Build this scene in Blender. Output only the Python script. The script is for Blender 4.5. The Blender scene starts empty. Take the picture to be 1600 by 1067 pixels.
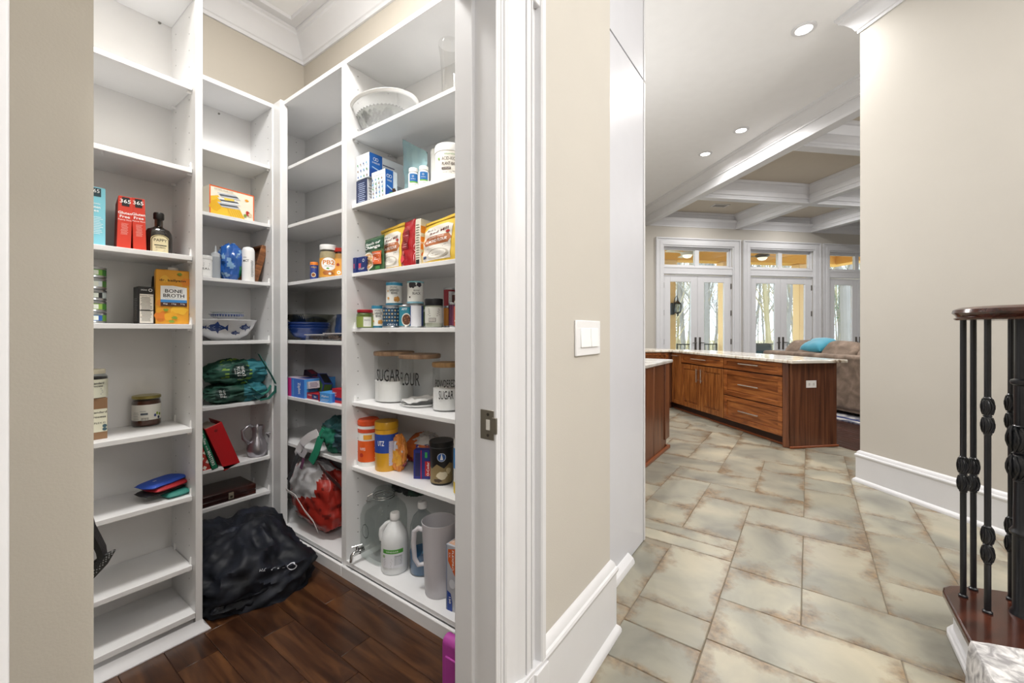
import bpy, bmesh, math, random
from mathutils import Vector, Matrix, noise
random.seed(7)
# ------------------------------------------------------------------ camera, world, lights, exposure
FPX = 642.0; EYE = 1.22; HOR = 517.0; YAW = math.radians(35.8)
scn = bpy.context.scene
COL = scn.collection
cam_d = bpy.data.cameras.new('camera'); cam = bpy.data.objects.new('camera', cam_d); COL.objects.link(cam)
cam.location = (0, 0, EYE); cam.rotation_euler = (math.pi/2, 0, YAW - math.pi/2)
cam_d.sensor_width = 36; cam_d.lens = FPX/1600*36; cam_d.shift_y = -(533.5-HOR)/1600
cam_d.clip_start = 0.02; cam_d.clip_end = 300
scn.camera = cam
scn.view_settings.view_transform = 'Standard'; scn.view_settings.look = 'None'
scn.view_settings.gamma = 1; scn.view_settings.use_curve_mapping = False
scn.view_settings.exposure = 0.04
w = bpy.data.worlds.new('sky'); scn.world = w; w.use_nodes = True
nt = w.node_tree; bg = nt.nodes['Background']
bg.inputs[0].default_value = (0.84, 0.92, 1.0, 1); bg.inputs[1].default_value = 5.0

def lamp(kind, name, loc, power, size=.12, color=(1, .98, .96), rot=(0, 0, 0), spread=None, shape='DISK', spot=None):
    d = bpy.data.lights.new(name, kind); d.energy = power; d.color = color
    if kind == 'AREA':
        d.shape = shape; d.size = size
        if spread: d.spread = math.radians(spread)
    elif kind in ('POINT', 'SPOT'):
        d.shadow_soft_size = size
        if spot: d.spot_size = math.radians(spot); d.spot_blend = .6
    o = bpy.data.objects.new(name, d); COL.objects.link(o); o.location = loc; o.rotation_euler = rot
    return o
R2 = math.sqrt(.5)
def ST(s, t, z=0):            # house axes: s runs away down the hall, t to the right of it
    return ((s+t)*R2, (s-t)*R2, z)
CEIL = 3.80; PCEIL = 3.25
FW = (math.cos(YAW), math.sin(YAW)); RT = (math.sin(YAW), -math.cos(YAW))
def fl(px, py, z=0.0):
    d = (EYE-z)*FPX/(py-HOR); l = (px-800)/FPX*d
    return (FW[0]*d+RT[0]*l, FW[1]*d+RT[1]*l)
def az(px): return YAW-math.atan((px-800)/FPX)
def rx(px, x): return (x, x*math.tan(az(px)))
def ry(px, y): return (y/math.tan(az(px)), y)
def dep(p): return p[0]*FW[0]+p[1]*FW[1]
def zof(py, p): return EYE+(HOR-py)*dep(p)/FPX
def rad(wpx, p): return wpx*dep(p)*dep(p)/math.hypot(p[0], p[1])/(2*FPX)
CANS = [fl(1256, 45, CEIL), fl(1158, 203, CEIL), fl(1102, 240, CEIL)]
OFF = [(1.2, -0.5), (-0.4, -1.1), (0.9, -2.0), (2.4, -1.3), (3.6, 0.9)]       # recessed lamps outside the frame
for i, p in enumerate(CANS+OFF):
    lamp('AREA', 'can_lamp', (p[0], p[1], CEIL-.03), 14 if i < 3 else (9 if i == 3 else 15), .13, spread=165)
for s, t in [(3.2, 5.6), (3.2, 7.6), (5.5, 5.4), (5.5, 7.5), (7.4, 7.5), (7.4, 5.4), (5.5, 9.5), (1.5, 6)]:
    p = ST(s, t); lamp('AREA', 'living_lamp', (p[0], p[1], CEIL-.03), 20, .15, spread=170)
for s, t in [(4.2, 1.2), (6.2, 1.0), (6.5, 2.8)]:
    p = ST(s, t); lamp('AREA', 'kitchen_lamp', (p[0], p[1], CEIL-.03), 26, .15, spread=170)
lamp('AREA', 'pantry_lamp', (.50, 1.50, 3.235), 38, .45, spread=180); lamp('POINT', 'pantry_bulb', (.55, 1.55, 2.98), 12, .12)
lamp('AREA', 'hall_doorway_fill', (-1.1, -1.3, 2.6), 27, .6, rot=(math.radians(62), 0, math.radians(-45)))  # added fill light behind the camera, aimed through the pantry doorway
lamp('POINT', 'hall_ceiling_fill', (1.7, -2.5, 2.9), 120, .25)  # added fill light out of view, lifts the hall ceiling and walls
lamp('POINT', 'kitchen_fill', (3.6, 1.7, 2.2), 60, .2)  # added fill light for the kitchen ceiling, no fixture hangs here
p = ST(1.8, 7.0); lamp('POINT', 'living_fill', (p[0], p[1], 2.7), 130, .3)  # added fill light for the coffers, hidden behind the right wall

# ------------------------------------------------------------------ materials
def lin(h):
    h = h.lstrip('#'); c = [int(h[i:i+2], 16)/255 for i in (0, 2, 4)]
    return tuple(x/12.92 if x <= .04045 else ((x+.055)/1.055)**2.4 for x in c)+(1,)
MC = {}
def mat(hexc, rough=.5, metal=0, spec=.5, var=0, vs=8, bump=0, bs=60, coat=0, sss=0, sheen=0):
    k = (hexc, rough, metal, spec, var, vs, bump, bs, coat, sheen)
    if k in MC: return MC[k]
    m = bpy.data.materials.new('paint_'+hexc.strip('#')); m.use_nodes = True
    n = m.node_tree; b = n.nodes['Principled BSDF']
    b.inputs['Base Color'].default_value = lin(hexc); b.inputs['Roughness'].default_value = rough
    b.inputs['Metallic'].default_value = metal; b.inputs['Specular IOR Level'].default_value = spec
    b.inputs['Coat Weight'].default_value = coat; b.inputs['Sheen Weight'].default_value = sheen
    tc = n.nodes.new('ShaderNodeTexCoord')
    ns = n.nodes.new('ShaderNodeTexNoise'); ns.inputs['Scale'].default_value = vs; ns.inputs['Detail'].default_value = 4
    n.links.new(tc.outputs['Object'], ns.inputs['Vector'])
    mx = n.nodes.new('ShaderNodeMix'); mx.data_type = 'RGBA'
    c = lin(hexc); v = max(var, .03)
    mx.inputs[6].default_value = tuple(max(0, x*(1-v)) for x in c[:3])+(1,)
    mx.inputs[7].default_value = tuple(min(1, x*(1+v)) for x in c[:3])+(1,)
    n.links.new(ns.outputs['Fac'], mx.inputs[0]); n.links.new(mx.outputs[2], b.inputs['Base Color'])
    if bump:
        n2 = n.nodes.new('ShaderNodeTexNoise'); n2.inputs['Scale'].default_value = bs; n2.inputs['Detail'].default_value = 6
        n.links.new(tc.outputs['Object'], n2.inputs['Vector'])
        bp = n.nodes.new('ShaderNodeBump'); bp.inputs['Strength'].default_value = bump; bp.inputs['Distance'].default_value = .01
        n.links.new(n2.outputs['Fac'], bp.inputs['Height']); n.links.new(bp.outputs[0], b.inputs['Normal'])
    MC[k] = m; return m
def ramp_mat(name, stops, scale=(1, 1, 1), rot=0, nscale=5, detail=6, dist=0, rough=.4, rvar=False, bump=0, spec=.5, tile=False, coat=0, posspace=False):
    """noise driven colour ramp; scale/rot act on object coordinates so that grain can run one way"""
    m = bpy.data.materials.new(name); m.use_nodes = True; n = m.node_tree; b = n.nodes['Principled BSDF']
    b.inputs['Roughness'].default_value = rough; b.inputs['Specular IOR Level'].default_value = spec; b.inputs['Coat Weight'].default_value = coat
    if posspace:
        g = n.nodes.new('ShaderNodeNewGeometry'); src = g.outputs['Position']
    else:
        g = n.nodes.new('ShaderNodeTexCoord'); src = g.outputs['Object']
    oi = n.nodes.new('ShaderNodeObjectInfo')
    ad = n.nodes.new('ShaderNodeVectorMath'); ad.operation = 'MULTIPLY_ADD'
    cx = n.nodes.new('ShaderNodeCombineXYZ')
    for i in range(3): n.links.new(oi.outputs['Random'], cx.inputs[i])
    n.links.new(cx.outputs[0], ad.inputs[0]); ad.inputs[1].default_value = (13, 17, 11); n.links.new(src, ad.inputs[2])
    mr = n.nodes.new('ShaderNodeMapping'); mr.inputs['Rotation'].default_value = (0, 0, rot)
    ms = n.nodes.new('ShaderNodeMapping'); ms.inputs['Scale'].default_value = scale
    n.links.new(ad.outputs[0], mr.inputs['Vector']); n.links.new(mr.outputs[0], ms.inputs['Vector'])
    ns = n.nodes.new('ShaderNodeTexNoise'); ns.inputs['Scale'].default_value = nscale; ns.inputs['Detail'].default_value = detail
    ns.inputs['Distortion'].default_value = dist
    n.links.new(ms.outputs[0], ns.inputs['Vector'])
    cr = n.nodes.new('ShaderNodeValToRGB')
    e = cr.color_ramp.elements
    while len(e) < len(stops): e.new(.5)
    for q, (p, c) in zip(e, stops): q.position = p; q.color = lin(c)
    n.links.new(ns.outputs['Fac'], cr.inputs[0])
    hs = n.nodes.new('ShaderNodeHueSaturation')
    mm = n.nodes.new('ShaderNodeMapRange'); mm.inputs[3].default_value = .84 if tile or rvar else 1; mm.inputs[4].default_value = 1.12 if tile or rvar else 1
    n.links.new(oi.outputs['Random'], mm.inputs[0]); n.links.new(mm.outputs[0], hs.inputs['Value'])
    n.links.new(cr.outputs[0], hs.inputs['Color'])
    out = hs.outputs[0]
    if tile:      # rusty stains that cling to some stretches of each tile's edge (a print on the tile)
        tg = n.nodes.new('ShaderNodeTexCoord'); sx = n.nodes.new('ShaderNodeSeparateXYZ'); n.links.new(tg.outputs['Generated'], sx.inputs[0])
        def mth(op, a, b2=None):
            q = n.nodes.new('ShaderNodeMath'); q.operation = op
            for i, v in enumerate((a, b2)):
                if v is None: continue
                if isinstance(v, (int, float)): q.inputs[i].default_value = v
                else: n.links.new(v, q.inputs[i])
            return q.outputs[0]
        ex = mth('ABSOLUTE', mth('SUBTRACT', sx.outputs[0], .5)); ey = mth('ABSOLUTE', mth('SUBTRACT', sx.outputs[1], .5))
        ed = mth('MAXIMUM', ex, ey)
        n3 = n.nodes.new('ShaderNodeTexNoise'); n3.inputs['Scale'].default_value = 4.5; n3.inputs['Detail'].default_value = 8; n3.inputs['Roughness'].default_value = .65
        n.links.new(ad.outputs[0], n3.inputs['Vector'])
        v = mth('ADD', mth('MULTIPLY', ed, 1.25), mth('MULTIPLY', n3.outputs['Fac'], 1.5))
        r = n.nodes.new('ShaderNodeMapRange'); r.inputs[1].default_value = 1.22; r.inputs[2].default_value = 1.5
        n.links.new(v, r.inputs[0])
        n4 = n.nodes.new('ShaderNodeTexNoise'); n4.inputs['Scale'].default_value = 40; n4.inputs['Detail'].default_value = 5
        n.links.new(ad.outputs[0], n4.inputs['Vector'])
        cr2 = n.nodes.new('ShaderNodeValToRGB'); cr2.color_ramp.elements[0].color = lin('#54402f'); cr2.color_ramp.elements[1].color = lin('#8a7050')
        cr2.color_ramp.elements[0].position = .35; cr2.color_ramp.elements[1].position = .65
        n.links.new(n4.outputs['Fac'], cr2.inputs[0])
        mx = n.nodes.new('ShaderNodeMix'); mx.data_type = 'RGBA'
        n.links.new(mth('MULTIPLY', r.outputs[0], .85), mx.inputs[0]); n.links.new(out, mx.inputs[6]); n.links.new(cr2.outputs[0], mx.inputs[7])
        out = mx.outputs[2]
    n.links.new(out, b.inputs['Base Color'])
    if bump:
        bp = n.nodes.new('ShaderNodeBump'); bp.inputs['Strength'].default_value = bump; bp.inputs['Distance'].default_value = .004
        n.links.new(ns.outputs['Fac'], bp.inputs['Height']); n.links.new(bp.outputs[0], b.inputs['Normal'])
    return m
def glass(name, tint='#f4f8f8', gloss=.9, clear=.86, edge=.35, rough=.02):
    m = bpy.data.materials.new(name); m.use_nodes = True; n = m.node_tree
    for q in list(n.nodes): n.nodes.remove(q)
    o = n.nodes.new('ShaderNodeOutputMaterial'); t = n.nodes.new('ShaderNodeBsdfTransparent'); g = n.nodes.new('ShaderNodeBsdfGlossy')
    c = lin(tint); t.inputs[0].default_value = tuple(x*clear for x in c[:3])+(1,)
    g.inputs['Roughness'].default_value = rough; g.inputs[0].default_value = (gloss, gloss, gloss, 1)
    lw = n.nodes.new('ShaderNodeLayerWeight'); lw.inputs[0].default_value = edge
    mr = n.nodes.new('ShaderNodeMapRange'); mr.inputs[3].default_value = .02; mr.inputs[4].default_value = .40
    n.links.new(lw.outputs['Facing'], mr.inputs[0])
    mx = n.nodes.new('ShaderNodeMixShader'); n.links.new(mr.outputs[0], mx.inputs[0]); n.links.new(t.outputs[0], mx.inputs[1]); n.links.new(g.outputs[0], mx.inputs[2])
    n.links.new(mx.outputs[0], o.inputs[0]); return m
def translucent(name, hexc, alpha=.6, rough=.3):
    m = bpy.data.materials.new(name); m.use_nodes = True; b = m.node_tree.nodes['Principled BSDF']
    b.inputs['Base Color'].default_value = lin(hexc); b.inputs['Roughness'].default_value = rough; b.inputs['Alpha'].default_value = alpha
    return m
def emit(name, hexc, s):
    m = bpy.data.materials.new(name); m.use_nodes = True; b = m.node_tree.nodes['Principled BSDF']
    b.inputs['Base Color'].default_value = lin(hexc); b.inputs['Emission Color'].default_value = lin(hexc); b.inputs['Emission Strength'].default_value = s
    return m
WHITE = mat('#dadadc', .38, var=.01); SHELF = mat('#e8e8e8', .32, var=.01); CEILM = mat('#eeeeee', .8, var=.01)
WALL = mat('#c3beb5', .75, var=.012, vs=3, bump=.05, bs=220); PWALL = mat('#b9b2a6', .75, var=.02, vs=3)
COFFER = mat('#cfc5b4', .8)
BLACK = mat('#151515', .4); DARKHOLE = mat('#3a3a3a', .8)
CHROME = mat('#d0d0d0', .15, metal=1); STEEL = mat('#b9b6b0', .3, metal=1)
GLASS = glass('window_glass'); JARGLASS = glass('jar_glass', '#eef2f2', .9, .93, .3); 
TILE = ramp_mat('stone_tile', [(.28, '#75736a'), (.45, '#918e80'), (.58, '#a19b89'), (.75, '#b1a892')], nscale=2.6, detail=9, dist=.6, rough=.3, bump=.12, tile=True)
GROUT = mat('#7d7464', .8, var=.1)
DARKWOOD = ramp_mat('dark_plank', [(.25, '#26140c'), (.45, '#3d2415'), (.6, '#54351f'), (.8, '#6b4629')], scale=(9, 1.2, 9), nscale=2.4, detail=8, dist=.8, rough=.3, rvar=True, bump=.15)
LIVWOOD = ramp_mat('red_plank', [(.3, '#260f0c'), (.6, '#3a1812'), (.8, '#4c231b')], scale=(8, 1, 8), rot=math.pi/4, nscale=2.4, rough=.22, rvar=True)
WALNUT_V = ramp_mat('walnut_vertical', [(.25, '#3a2115'), (.45, '#5a3522'), (.6, '#6c422b'), (.8, '#875838')], scale=(26, 26, 1.2), nscale=1.3, detail=5, dist=.4, rough=.33, rvar=True)
WALNUT_H = ramp_mat('walnut_horizontal', [(.22, '#48230f'), (.42, '#7a431f'), (.58, '#96592c'), (.8, '#b6763e')], scale=(1.6, 16, 16), rot=-math.pi/4, nscale=1.5, detail=6, dist=1.2, rough=.3, rvar=True)
WALNUT_D = ramp_mat('walnut_door', [(.22, '#4d270f'), (.42, '#7d4721'), (.58, '#9a5f2f'), (.8, '#b97c42')], scale=(16, 16, 1.6), nscale=1.5, detail=6, dist=1.2, rough=.3, rvar=True)
GRANITE = ramp_mat('granite', [(.3, '#6f5a4a'), (.38, '#b9aa96'), (.5, '#d8d2c6'), (.75, '#e4e0d8')], scale=(1, 3, 1), rot=.6, nscale=3.2, detail=9, dist=2.2, rough=.12)
MAHOG = ramp_mat('mahogany', [(.25, '#24100a'), (.5, '#3f1d12'), (.8, '#5f3221')], scale=(2, 9, 9), rot=.5, nscale=2.5, detail=6, dist=.7, rough=.2, coat=.3)
LEATHER = ramp_mat('suede', [(.3, '#5f5044'), (.5, '#7c6a5b'), (.7, '#968272')], nscale=7, detail=9, dist=.5, rough=.7, bump=.2)
IRON = mat('#14161b', .35, var=.1, coat=.2)
# ------------------------------------------------------------------ mesh building
ORG = {}
class MB:
    def __init__(s, tf=None): s.v = []; s.f = []; s.m = []; s.mats = []; s.cur = 0; s.tf = tf
    def mat(s, m):
        if m not in s.mats: s.mats.append(m)
        s.cur = s.mats.index(m); return s
    def add(s, vs, fs):
        b = len(s.v)
        for p in vs: s.v.append(Vector(s.tf(*p)) if s.tf else Vector(p))
        for f in fs: s.f.append([b+i for i in f]); s.m.append(s.cur)
        return s
    def box(s, x0, x1, y0, y1, z0, z1):
        return s.add([(x, y, z) for z in (z0, z1) for y in (y0, y1) for x in (x0, x1)],
                     [(0, 2, 3, 1), (4, 5, 7, 6), (0, 1, 5, 4), (2, 6, 7, 3), (0, 4, 6, 2), (1, 3, 7, 5)])
    def prism(s, poly, z0, z1):
        n = len(poly)
        return s.add([(x, y, z0) for x, y in poly]+[(x, y, z1) for x, y in poly],
                     [tuple(range(n))[::-1], tuple(range(n, 2*n))]+[(i, (i+1) % n, n+(i+1) % n, n+i) for i in range(n)])
    def lathe(s, prof, c=(0, 0, 0), n=24, sx=1, sy=1, cap=True, rot=0):
        vs = []; fs = []
        for r, z in prof:
            for k in range(n):
                a = 2*math.pi*k/n; x = r*math.cos(a)*sx; y = r*math.sin(a)*sy
                vs.append((c[0]+x*math.cos(rot)-y*math.sin(rot), c[1]+x*math.sin(rot)+y*math.cos(rot), c[2]+z))
        for i in range(len(prof)-1):
            for k in range(n): fs.append((i*n+k, i*n+(k+1) % n, (i+1)*n+(k+1) % n, (i+1)*n+k))
        if cap:
            if prof[0][0] > 1e-5: fs.append(tuple(range(n))[::-1])
            if prof[-1][0] > 1e-5: fs.append(tuple(range((len(prof)-1)*n, len(prof)*n)))
        return s.add(vs, fs)
    def tube(s, pts, r, n=8, cap=True):
        pts = [Vector(p) for p in pts]; rs = r if isinstance(r, (list, tuple)) else [r]*len(pts)
        vs = []; fs = []; up = None
        for i, p in enumerate(pts):
            d = (pts[min(i+1, len(pts)-1)]-pts[max(i-1, 0)]).normalized()
            if up is None: up = d.orthogonal().normalized()
            up = (up-d*up.dot(d))
            up = up.normalized() if up.length > 1e-6 else d.orthogonal().normalized()
            w2 = d.cross(up)
            for k in range(n):
                a = 2*math.pi*k/n; q = p+(up*math.cos(a)+w2*math.sin(a))*rs[i]; vs.append(tuple(q))
        for i in range(len(pts)-1):
            for k in range(n): fs.append((i*n+k, i*n+(k+1) % n, (i+1)*n+(k+1) % n, (i+1)*n+k))
        if cap: fs.append(tuple(range(n))[::-1]); fs.append(tuple(range((len(pts)-1)*n, len(pts)*n)))
        return s.add(vs, fs)
    def strip(s, pts, wv, th=.003):     # a flat band following pts, wv = width vector
        vs = []; fs = []; wv = Vector(wv)
        for i, p in enumerate(pts):
            p = Vector(p); d = (Vector(pts[min(i+1, len(pts)-1)])-Vector(pts[max(i-1, 0)])).normalized()
            nn = d.cross(wv).normalized()*th/2
            for q in (p-wv/2-nn, p+wv/2-nn, p+wv/2+nn, p-wv/2+nn): vs.append(tuple(q))
        for i in range(len(pts)-1):
            for k in range(4): fs.append((i*4+k, i*4+(k+1) % 4, i*4+4+(k+1) % 4, i*4+4+k))
        fs.append((3, 2, 1, 0)); e = len(pts)*4-4; fs.append((e, e+1, e+2, e+3))
        return s.add(vs, fs)
    def mould(s, prof, path, closed=False, left=True):
        """sweep a closed profile [(out, z)] along a plan polyline, mitred; out is to the left (or right) of travel"""
        n = len(path); vs = []; fs = []; P = [Vector(p) for p in path]; sg = 1 if left else -1
        def nrm(a, b): d = (b-a).normalized(); return Vector((-d.y, d.x))*sg
        for i in range(n):
            if closed or 0 < i < n-1:
                n1 = nrm(P[i-1], P[i]); n2 = nrm(P[i], P[(i+1) % n]); mm = (n1+n2); mm = mm/(mm.dot(n1))
            elif i == 0: mm = nrm(P[0], P[1])
            else: mm = nrm(P[-2], P[-1])
            for o, z in prof: q = P[i]+mm*o; vs.append((q.x, q.y, z))
        k = len(prof)
        for i in range(n if closed else n-1):
            j = (i+1) % n
            for a in range(k): fs.append((i*k+a, i*k+(a+1) % k, j*k+(a+1) % k, j*k+a))
        if not closed: fs.append(tuple(range(k))[::-1]); fs.append(tuple(range((n-1)*k, n*k)))
        return s.add(vs, fs)
    def grid(s, fn, nu, nv, closed_u=False):
        vs = [fn(i/nu, j/nv) for j in range(nv+1) for i in range(nu+1)]
        fs = [(j*(nu+1)+i, j*(nu+1)+i+1, (j+1)*(nu+1)+i+1, (j+1)*(nu+1)+i) for j in range(nv) for i in range(nu)]
        return s.add(vs, fs)
    def build(s, name, m=None, parent=None, origin=None, smooth=32, bevel=0, seg=2, recalc=True, sub=0, weld=False):
        me = bpy.data.meshes.new(name)
        if parent is not None: o0 = ORG[parent]
        elif origin is not None: o0 = Vector(origin)
        else:
            mn = [min(p[i] for p in s.v) for i in range(3)]; mx = [max(p[i] for p in s.v) for i in range(3)]
            o0 = Vector(((mn[0]+mx[0])/2, (mn[1]+mx[1])/2, mn[2]))
        me.from_pydata([tuple(p-o0) for p in s.v], [], s.f)
        mats = s.mats or [m or WHITE]
        for q in mats: me.materials.append(q)
        me.polygons.foreach_set('material_index', [x if s.mats else 0 for x in s.m])
        if recalc or weld:
            b = bmesh.new(); b.from_mesh(me)
            if weld: bmesh.ops.remove_doubles(b, verts=b.verts, dist=1e-5)
            if recalc: bmesh.ops.recalc_face_normals(b, faces=b.faces)
            b.to_mesh(me); b.free()
        if smooth:
            me.polygons.foreach_set('use_smooth', [True]*len(me.polygons)); me.set_sharp_from_angle(angle=math.radians(smooth))
        me.update()
        o = bpy.data.objects.new(name, me); COL.objects.link(o)
        if parent is not None: o.parent = parent
        else: o.location = o0
        ORG[o] = o0
        if bevel:
            md = o.modifiers.new('bevel', 'BEVEL'); md.width = bevel; md.segments = seg; md.limit_method = 'ANGLE'; md.angle_limit = math.radians(40)
        if sub:
            md = o.modifiers.new('sub', 'SUBSURF'); md.levels = sub; md.render_levels = sub
        return o
def tag(o, label, cat, group=None, kind=None):
    if label: o['label'] = label
    if cat: o['category'] = cat
    if group: o['group'] = group
    if kind: o['kind'] = kind
    return o
def struct(o, label=None): 
    o['kind'] = 'structure'
    if label: o['label'] = label
    return o
def empty(name, loc, label, cat, group=None):
    o = bpy.data.objects.new(name, None); COL.objects.link(o); o.location = loc; o.empty_display_size = .05; ORG[o] = Vector(loc)
    return tag(o, label, cat, group)
TXT = {}
def text2d(st, bold=0):
    bold = bold*.55; k = (st, bold)
    if k in TXT: return TXT[k]
    c = bpy.data.curves.new('t', 'FONT'); c.body = st; c.size = 1; c.resolution_u = 2; c.offset = bold; c.align_x = 'CENTER'
    o = bpy.data.objects.new('t', c); me = o.to_mesh()
    vs = [(v.co.x, v.co.y) for v in me.vertices]; fs = [tuple(p.vertices) for p in me.polygons]
    o.to_mesh_clear(); bpy.data.objects.remove(o); bpy.data.curves.remove(c)
    if vs:
        x0 = min(v[0] for v in vs); x1 = max(v[0] for v in vs); y0 = min(v[1] for v in vs); y1 = max(v[1] for v in vs)
    else: x0 = x1 = y0 = y1 = 0
    cx = (x0+x1)/2; cy = (y0+y1)/2
    TXT[k] = ([(a-cx, b-cy) for a, b in vs], fs, x1-x0, y1-y0); return TXT[k]
class Deco:
    """flat print laid on a surface through a mapper (u, v, lift) -> point, in metres"""
    def __init__(s, mp, curved=None, ml=.007): s.mp = mp; s.mb = MB(); s.l = .0005; s.curved = getattr(mp, 'curved', False) if curved is None else curved; s.ml = ml
    def put(s, pts, fs, m, l):
        if s.curved:
            b = bmesh.new(); vs = [b.verts.new((u, v, 0)) for u, v in pts]
            for f in fs:
                try: b.faces.new([vs[i] for i in f])
                except ValueError: pass
            bmesh.ops.triangulate(b, faces=b.faces)
            for _ in range(4):
                es = [e for e in b.edges if e.calc_length() > s.ml]
                if not es: break
                bmesh.ops.subdivide_edges(b, edges=es, cuts=1); bmesh.ops.triangulate(b, faces=[f for f in b.faces if len(f.verts) > 3])
            b.verts.index_update(); pts = [(v.co.x, v.co.y) for v in b.verts]; fs = [tuple(v.index for v in f.verts) for f in b.faces]; b.free()
        s.mb.mat(m).add([s.mp(u, v, l) for u, v in pts], fs); return s
    def _l(s): s.l += .00018; return s.l
    def rect(s, u0, v0, u1, v1, m, n=1, nv=1):
        return s.put([(u0, v0), (u1, v0), (u1, v1), (u0, v1)], [(0, 1, 2, 3)], m, s._l())
    def poly(s, pts, m):
        return s.put(list(pts), [tuple(range(len(pts)))], m, s._l())
    def disc(s, u, v, r, m, rv=None, n=18):
        rv = rv or r; return s.poly([(u+r*math.cos(2*math.pi*k/n), v+rv*math.sin(2*math.pi*k/n)) for k in range(n)], m)
    def ring(s, u, v, r, m, th=.2, rv=None, n=18):
        rv = rv or r; l = s._l()
        return s.put([(u+q*r*math.cos(2*math.pi*k/n), v+q*rv*math.sin(2*math.pi*k/n)) for q in (1, 1-th) for k in range(n)], [(k, (k+1) % n, n+(k+1) % n, n+k) for k in range(n)], m, l)
    def text(s, st, u, v, h, m, w=None, rot=0, bold=.0, sk=1):
        vs, fs, tw, thh = text2d(st, bold)
        if not vs: return s
        sc = h/thh; sx = (w/tw) if w else sc*sk; l = s._l(); c, q = math.cos(rot), math.sin(rot)
        return s.put([(u+x*sx*c-y*sc*q, v+x*sx*q+y*sc*c) for x, y in vs], fs, m, l)
    def lines(s, u0, v0, u1, v1, n, m, fill=.4, seed=1):
        rr = random.Random(seed); h = (v1-v0)/n; l = s._l(); s.mb.mat(m)
        for i in range(n):
            a = rr.uniform(0, .12)*(u1-u0); b = rr.uniform(0, .2)*(u1-u0); v = v0+h*(i+.3)
            s.mb.add([s.mp(u0+a, v, l), s.mp(u1-b, v, l), s.mp(u1-b, v+h*fill, l), s.mp(u0+a, v+h*fill, l)], [(0, 1, 2, 3)])
        return s
    def blotch(s, u, v, r, m, seed=0, n=14, rv=None):
        rr = random.Random(seed); rv = rv or r
        return s.poly([(u+r*rr.uniform(.6, 1.1)*math.cos(2*math.pi*k/n), v+rv*rr.uniform(.6, 1.1)*math.sin(2*math.pi*k/n)) for k in range(n)], m)
    def build(s, parent, name='printing'): return s.mb.build(name, parent=parent, recalc=False, smooth=0)
def flat(pA, pB, z0, n=None):
    """mapper on the vertical face whose lower edge runs pA -> pB (left to right as seen)"""
    a = Vector((pA[0], pA[1])); b = Vector((pB[0], pB[1])); d = (b-a).normalized(); nn = Vector((d.y, -d.x))
    if n is not None: nn = n
    return lambda u, v, l: (a.x+d.x*u+nn.x*l, a.y+d.y*u+nn.y*l, z0+v)
def cyl(c, r, z0, off=0, face=None):
    """mapper on a cylinder, u = arc length from the side facing the room"""
    f0 = (math.atan2(-c[1], -c[0]) if face is None else face)+off
    rf = r if callable(r) else (lambda v: r)
    def mp(u, v, l):
        R = rf(v); a = f0+u/R
        return (c[0]+(R+l)*math.cos(a), c[1]+(R+l)*math.sin(a), z0+v)
    mp.curved = True; return mp
# ================================================================== THE SETTING
# ---- floor slabs and tiles
tile_edge = 4.12
hall_poly = [(-3.2, -7), (-3.2, tile_edge), (8.3, tile_edge), (8.3, -7)]
fo = MB(); fo.prism([ST(s, t)[:2] for s, t in hall_poly], -.12, -.004); floor = struct(fo.build('floor', GROUT, origin=(0, 0, 0)), 'stone tiled hall and kitchen floor')
TM = {}
def tile(x0, x1, y0, y1, gap=.0024):
    k = (round(x1-x0, 3), round(y1-y0, 3))
    if k not in TM:
        a, b = k[0]/2-gap/2, k[1]/2-gap/2; c = .0025; m = MB()
        m.add([(-a, -b, -.004), (a, -b, -.004), (a, b, -.004), (-a, b, -.004), (-a, -b, -c), (a, -b, -c), (a, b, -c), (-a, b, -c),
               (-a+c, -b+c, 0), (a-c, -b+c, 0), (a-c, b-c, 0), (-a+c, b-c, 0)],
              [(i, (i+1) % 4, 4+(i+1) % 4, 4+i) for i in range(4)]+[(4+i, 4+(i+1) % 4, 8+(i+1) % 4, 8+i) for i in range(4)]+[(8, 9, 10, 11)])
        o = m.build('tile', TILE, parent=floor, recalc=False, smooth=0); TM[k] = o
    else:
        o = TM[k].copy(); COL.objects.link(o)
    o.location = ((x0+x1)/2, (y0+y1)/2, random.uniform(-.0006, .0002)); return o
G = .305; X0 = 1.775; Y0 = .025
def blocked(x, y):
    s = (x+y)*R2; t = (x-y)*R2
    if t > tile_edge-.05 or s > 8.2: return True
    if x < 2.42 and y > .93: return True
    if x < 1.58 and y > .80: return True
    if 3.72 < s < 5.9 and t > 3.6: return True
    if s < 2.8 and t > 3.4: return True
    if 3.1 < x < 4.42 and 1.25 < y: return True
    d = x*FW[0]+y*FW[1]; l = x*RT[0]+y*RT[1]
    if d < .9: return True
    px = 800+FPX*l/d
    return px < 780 or px > 1720 or d > 8.5
used = set()
fixed = [(0, -1, 1, 2), (1, 0, 1, 1), (2, 0, 2, 1), (4, -1, 1, 2), (5, 0, 1, 2), (6, 0, 2, 1), (4, 2, 2, 1), (3, 2, 1, 1), (6, 1, 1, 2), (7, 1, 2, 1), (3, 1, 2, 1),
         (7, 2, 1, 2), (8, 0, 1, 1), (8, -1, 1, 1), (7, -1, 1, 1), (5, -1, 2, 1), (2, -1, 2, 1), (1, -2, 1, 2)]
for i, j, a, b in fixed:
    for p in range(a):
        for q in range(b): used.add((i+p, j+q))
    tile(X0+G*i, X0+G*(i+a), Y0+G*j, Y0+G*(j+b))
for x0, x1, y0, y1 in [(1.165, 1.47, .33, .635), (1.47, 1.69, .33, .635), (1.69, 1.88, .33, .635), (1.88, 2.44, .33, .635), (2.44, 2.565, .33, .94), (2.565, 2.69, .33, .94)]:
    tile(x0, x1, y0, y1)
for i in range(-2, 3): used.add((i, 1)); used.add((i, 1))
used.add((2, 2)); used.add((2, 2))
rt = random.Random(11)
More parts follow.
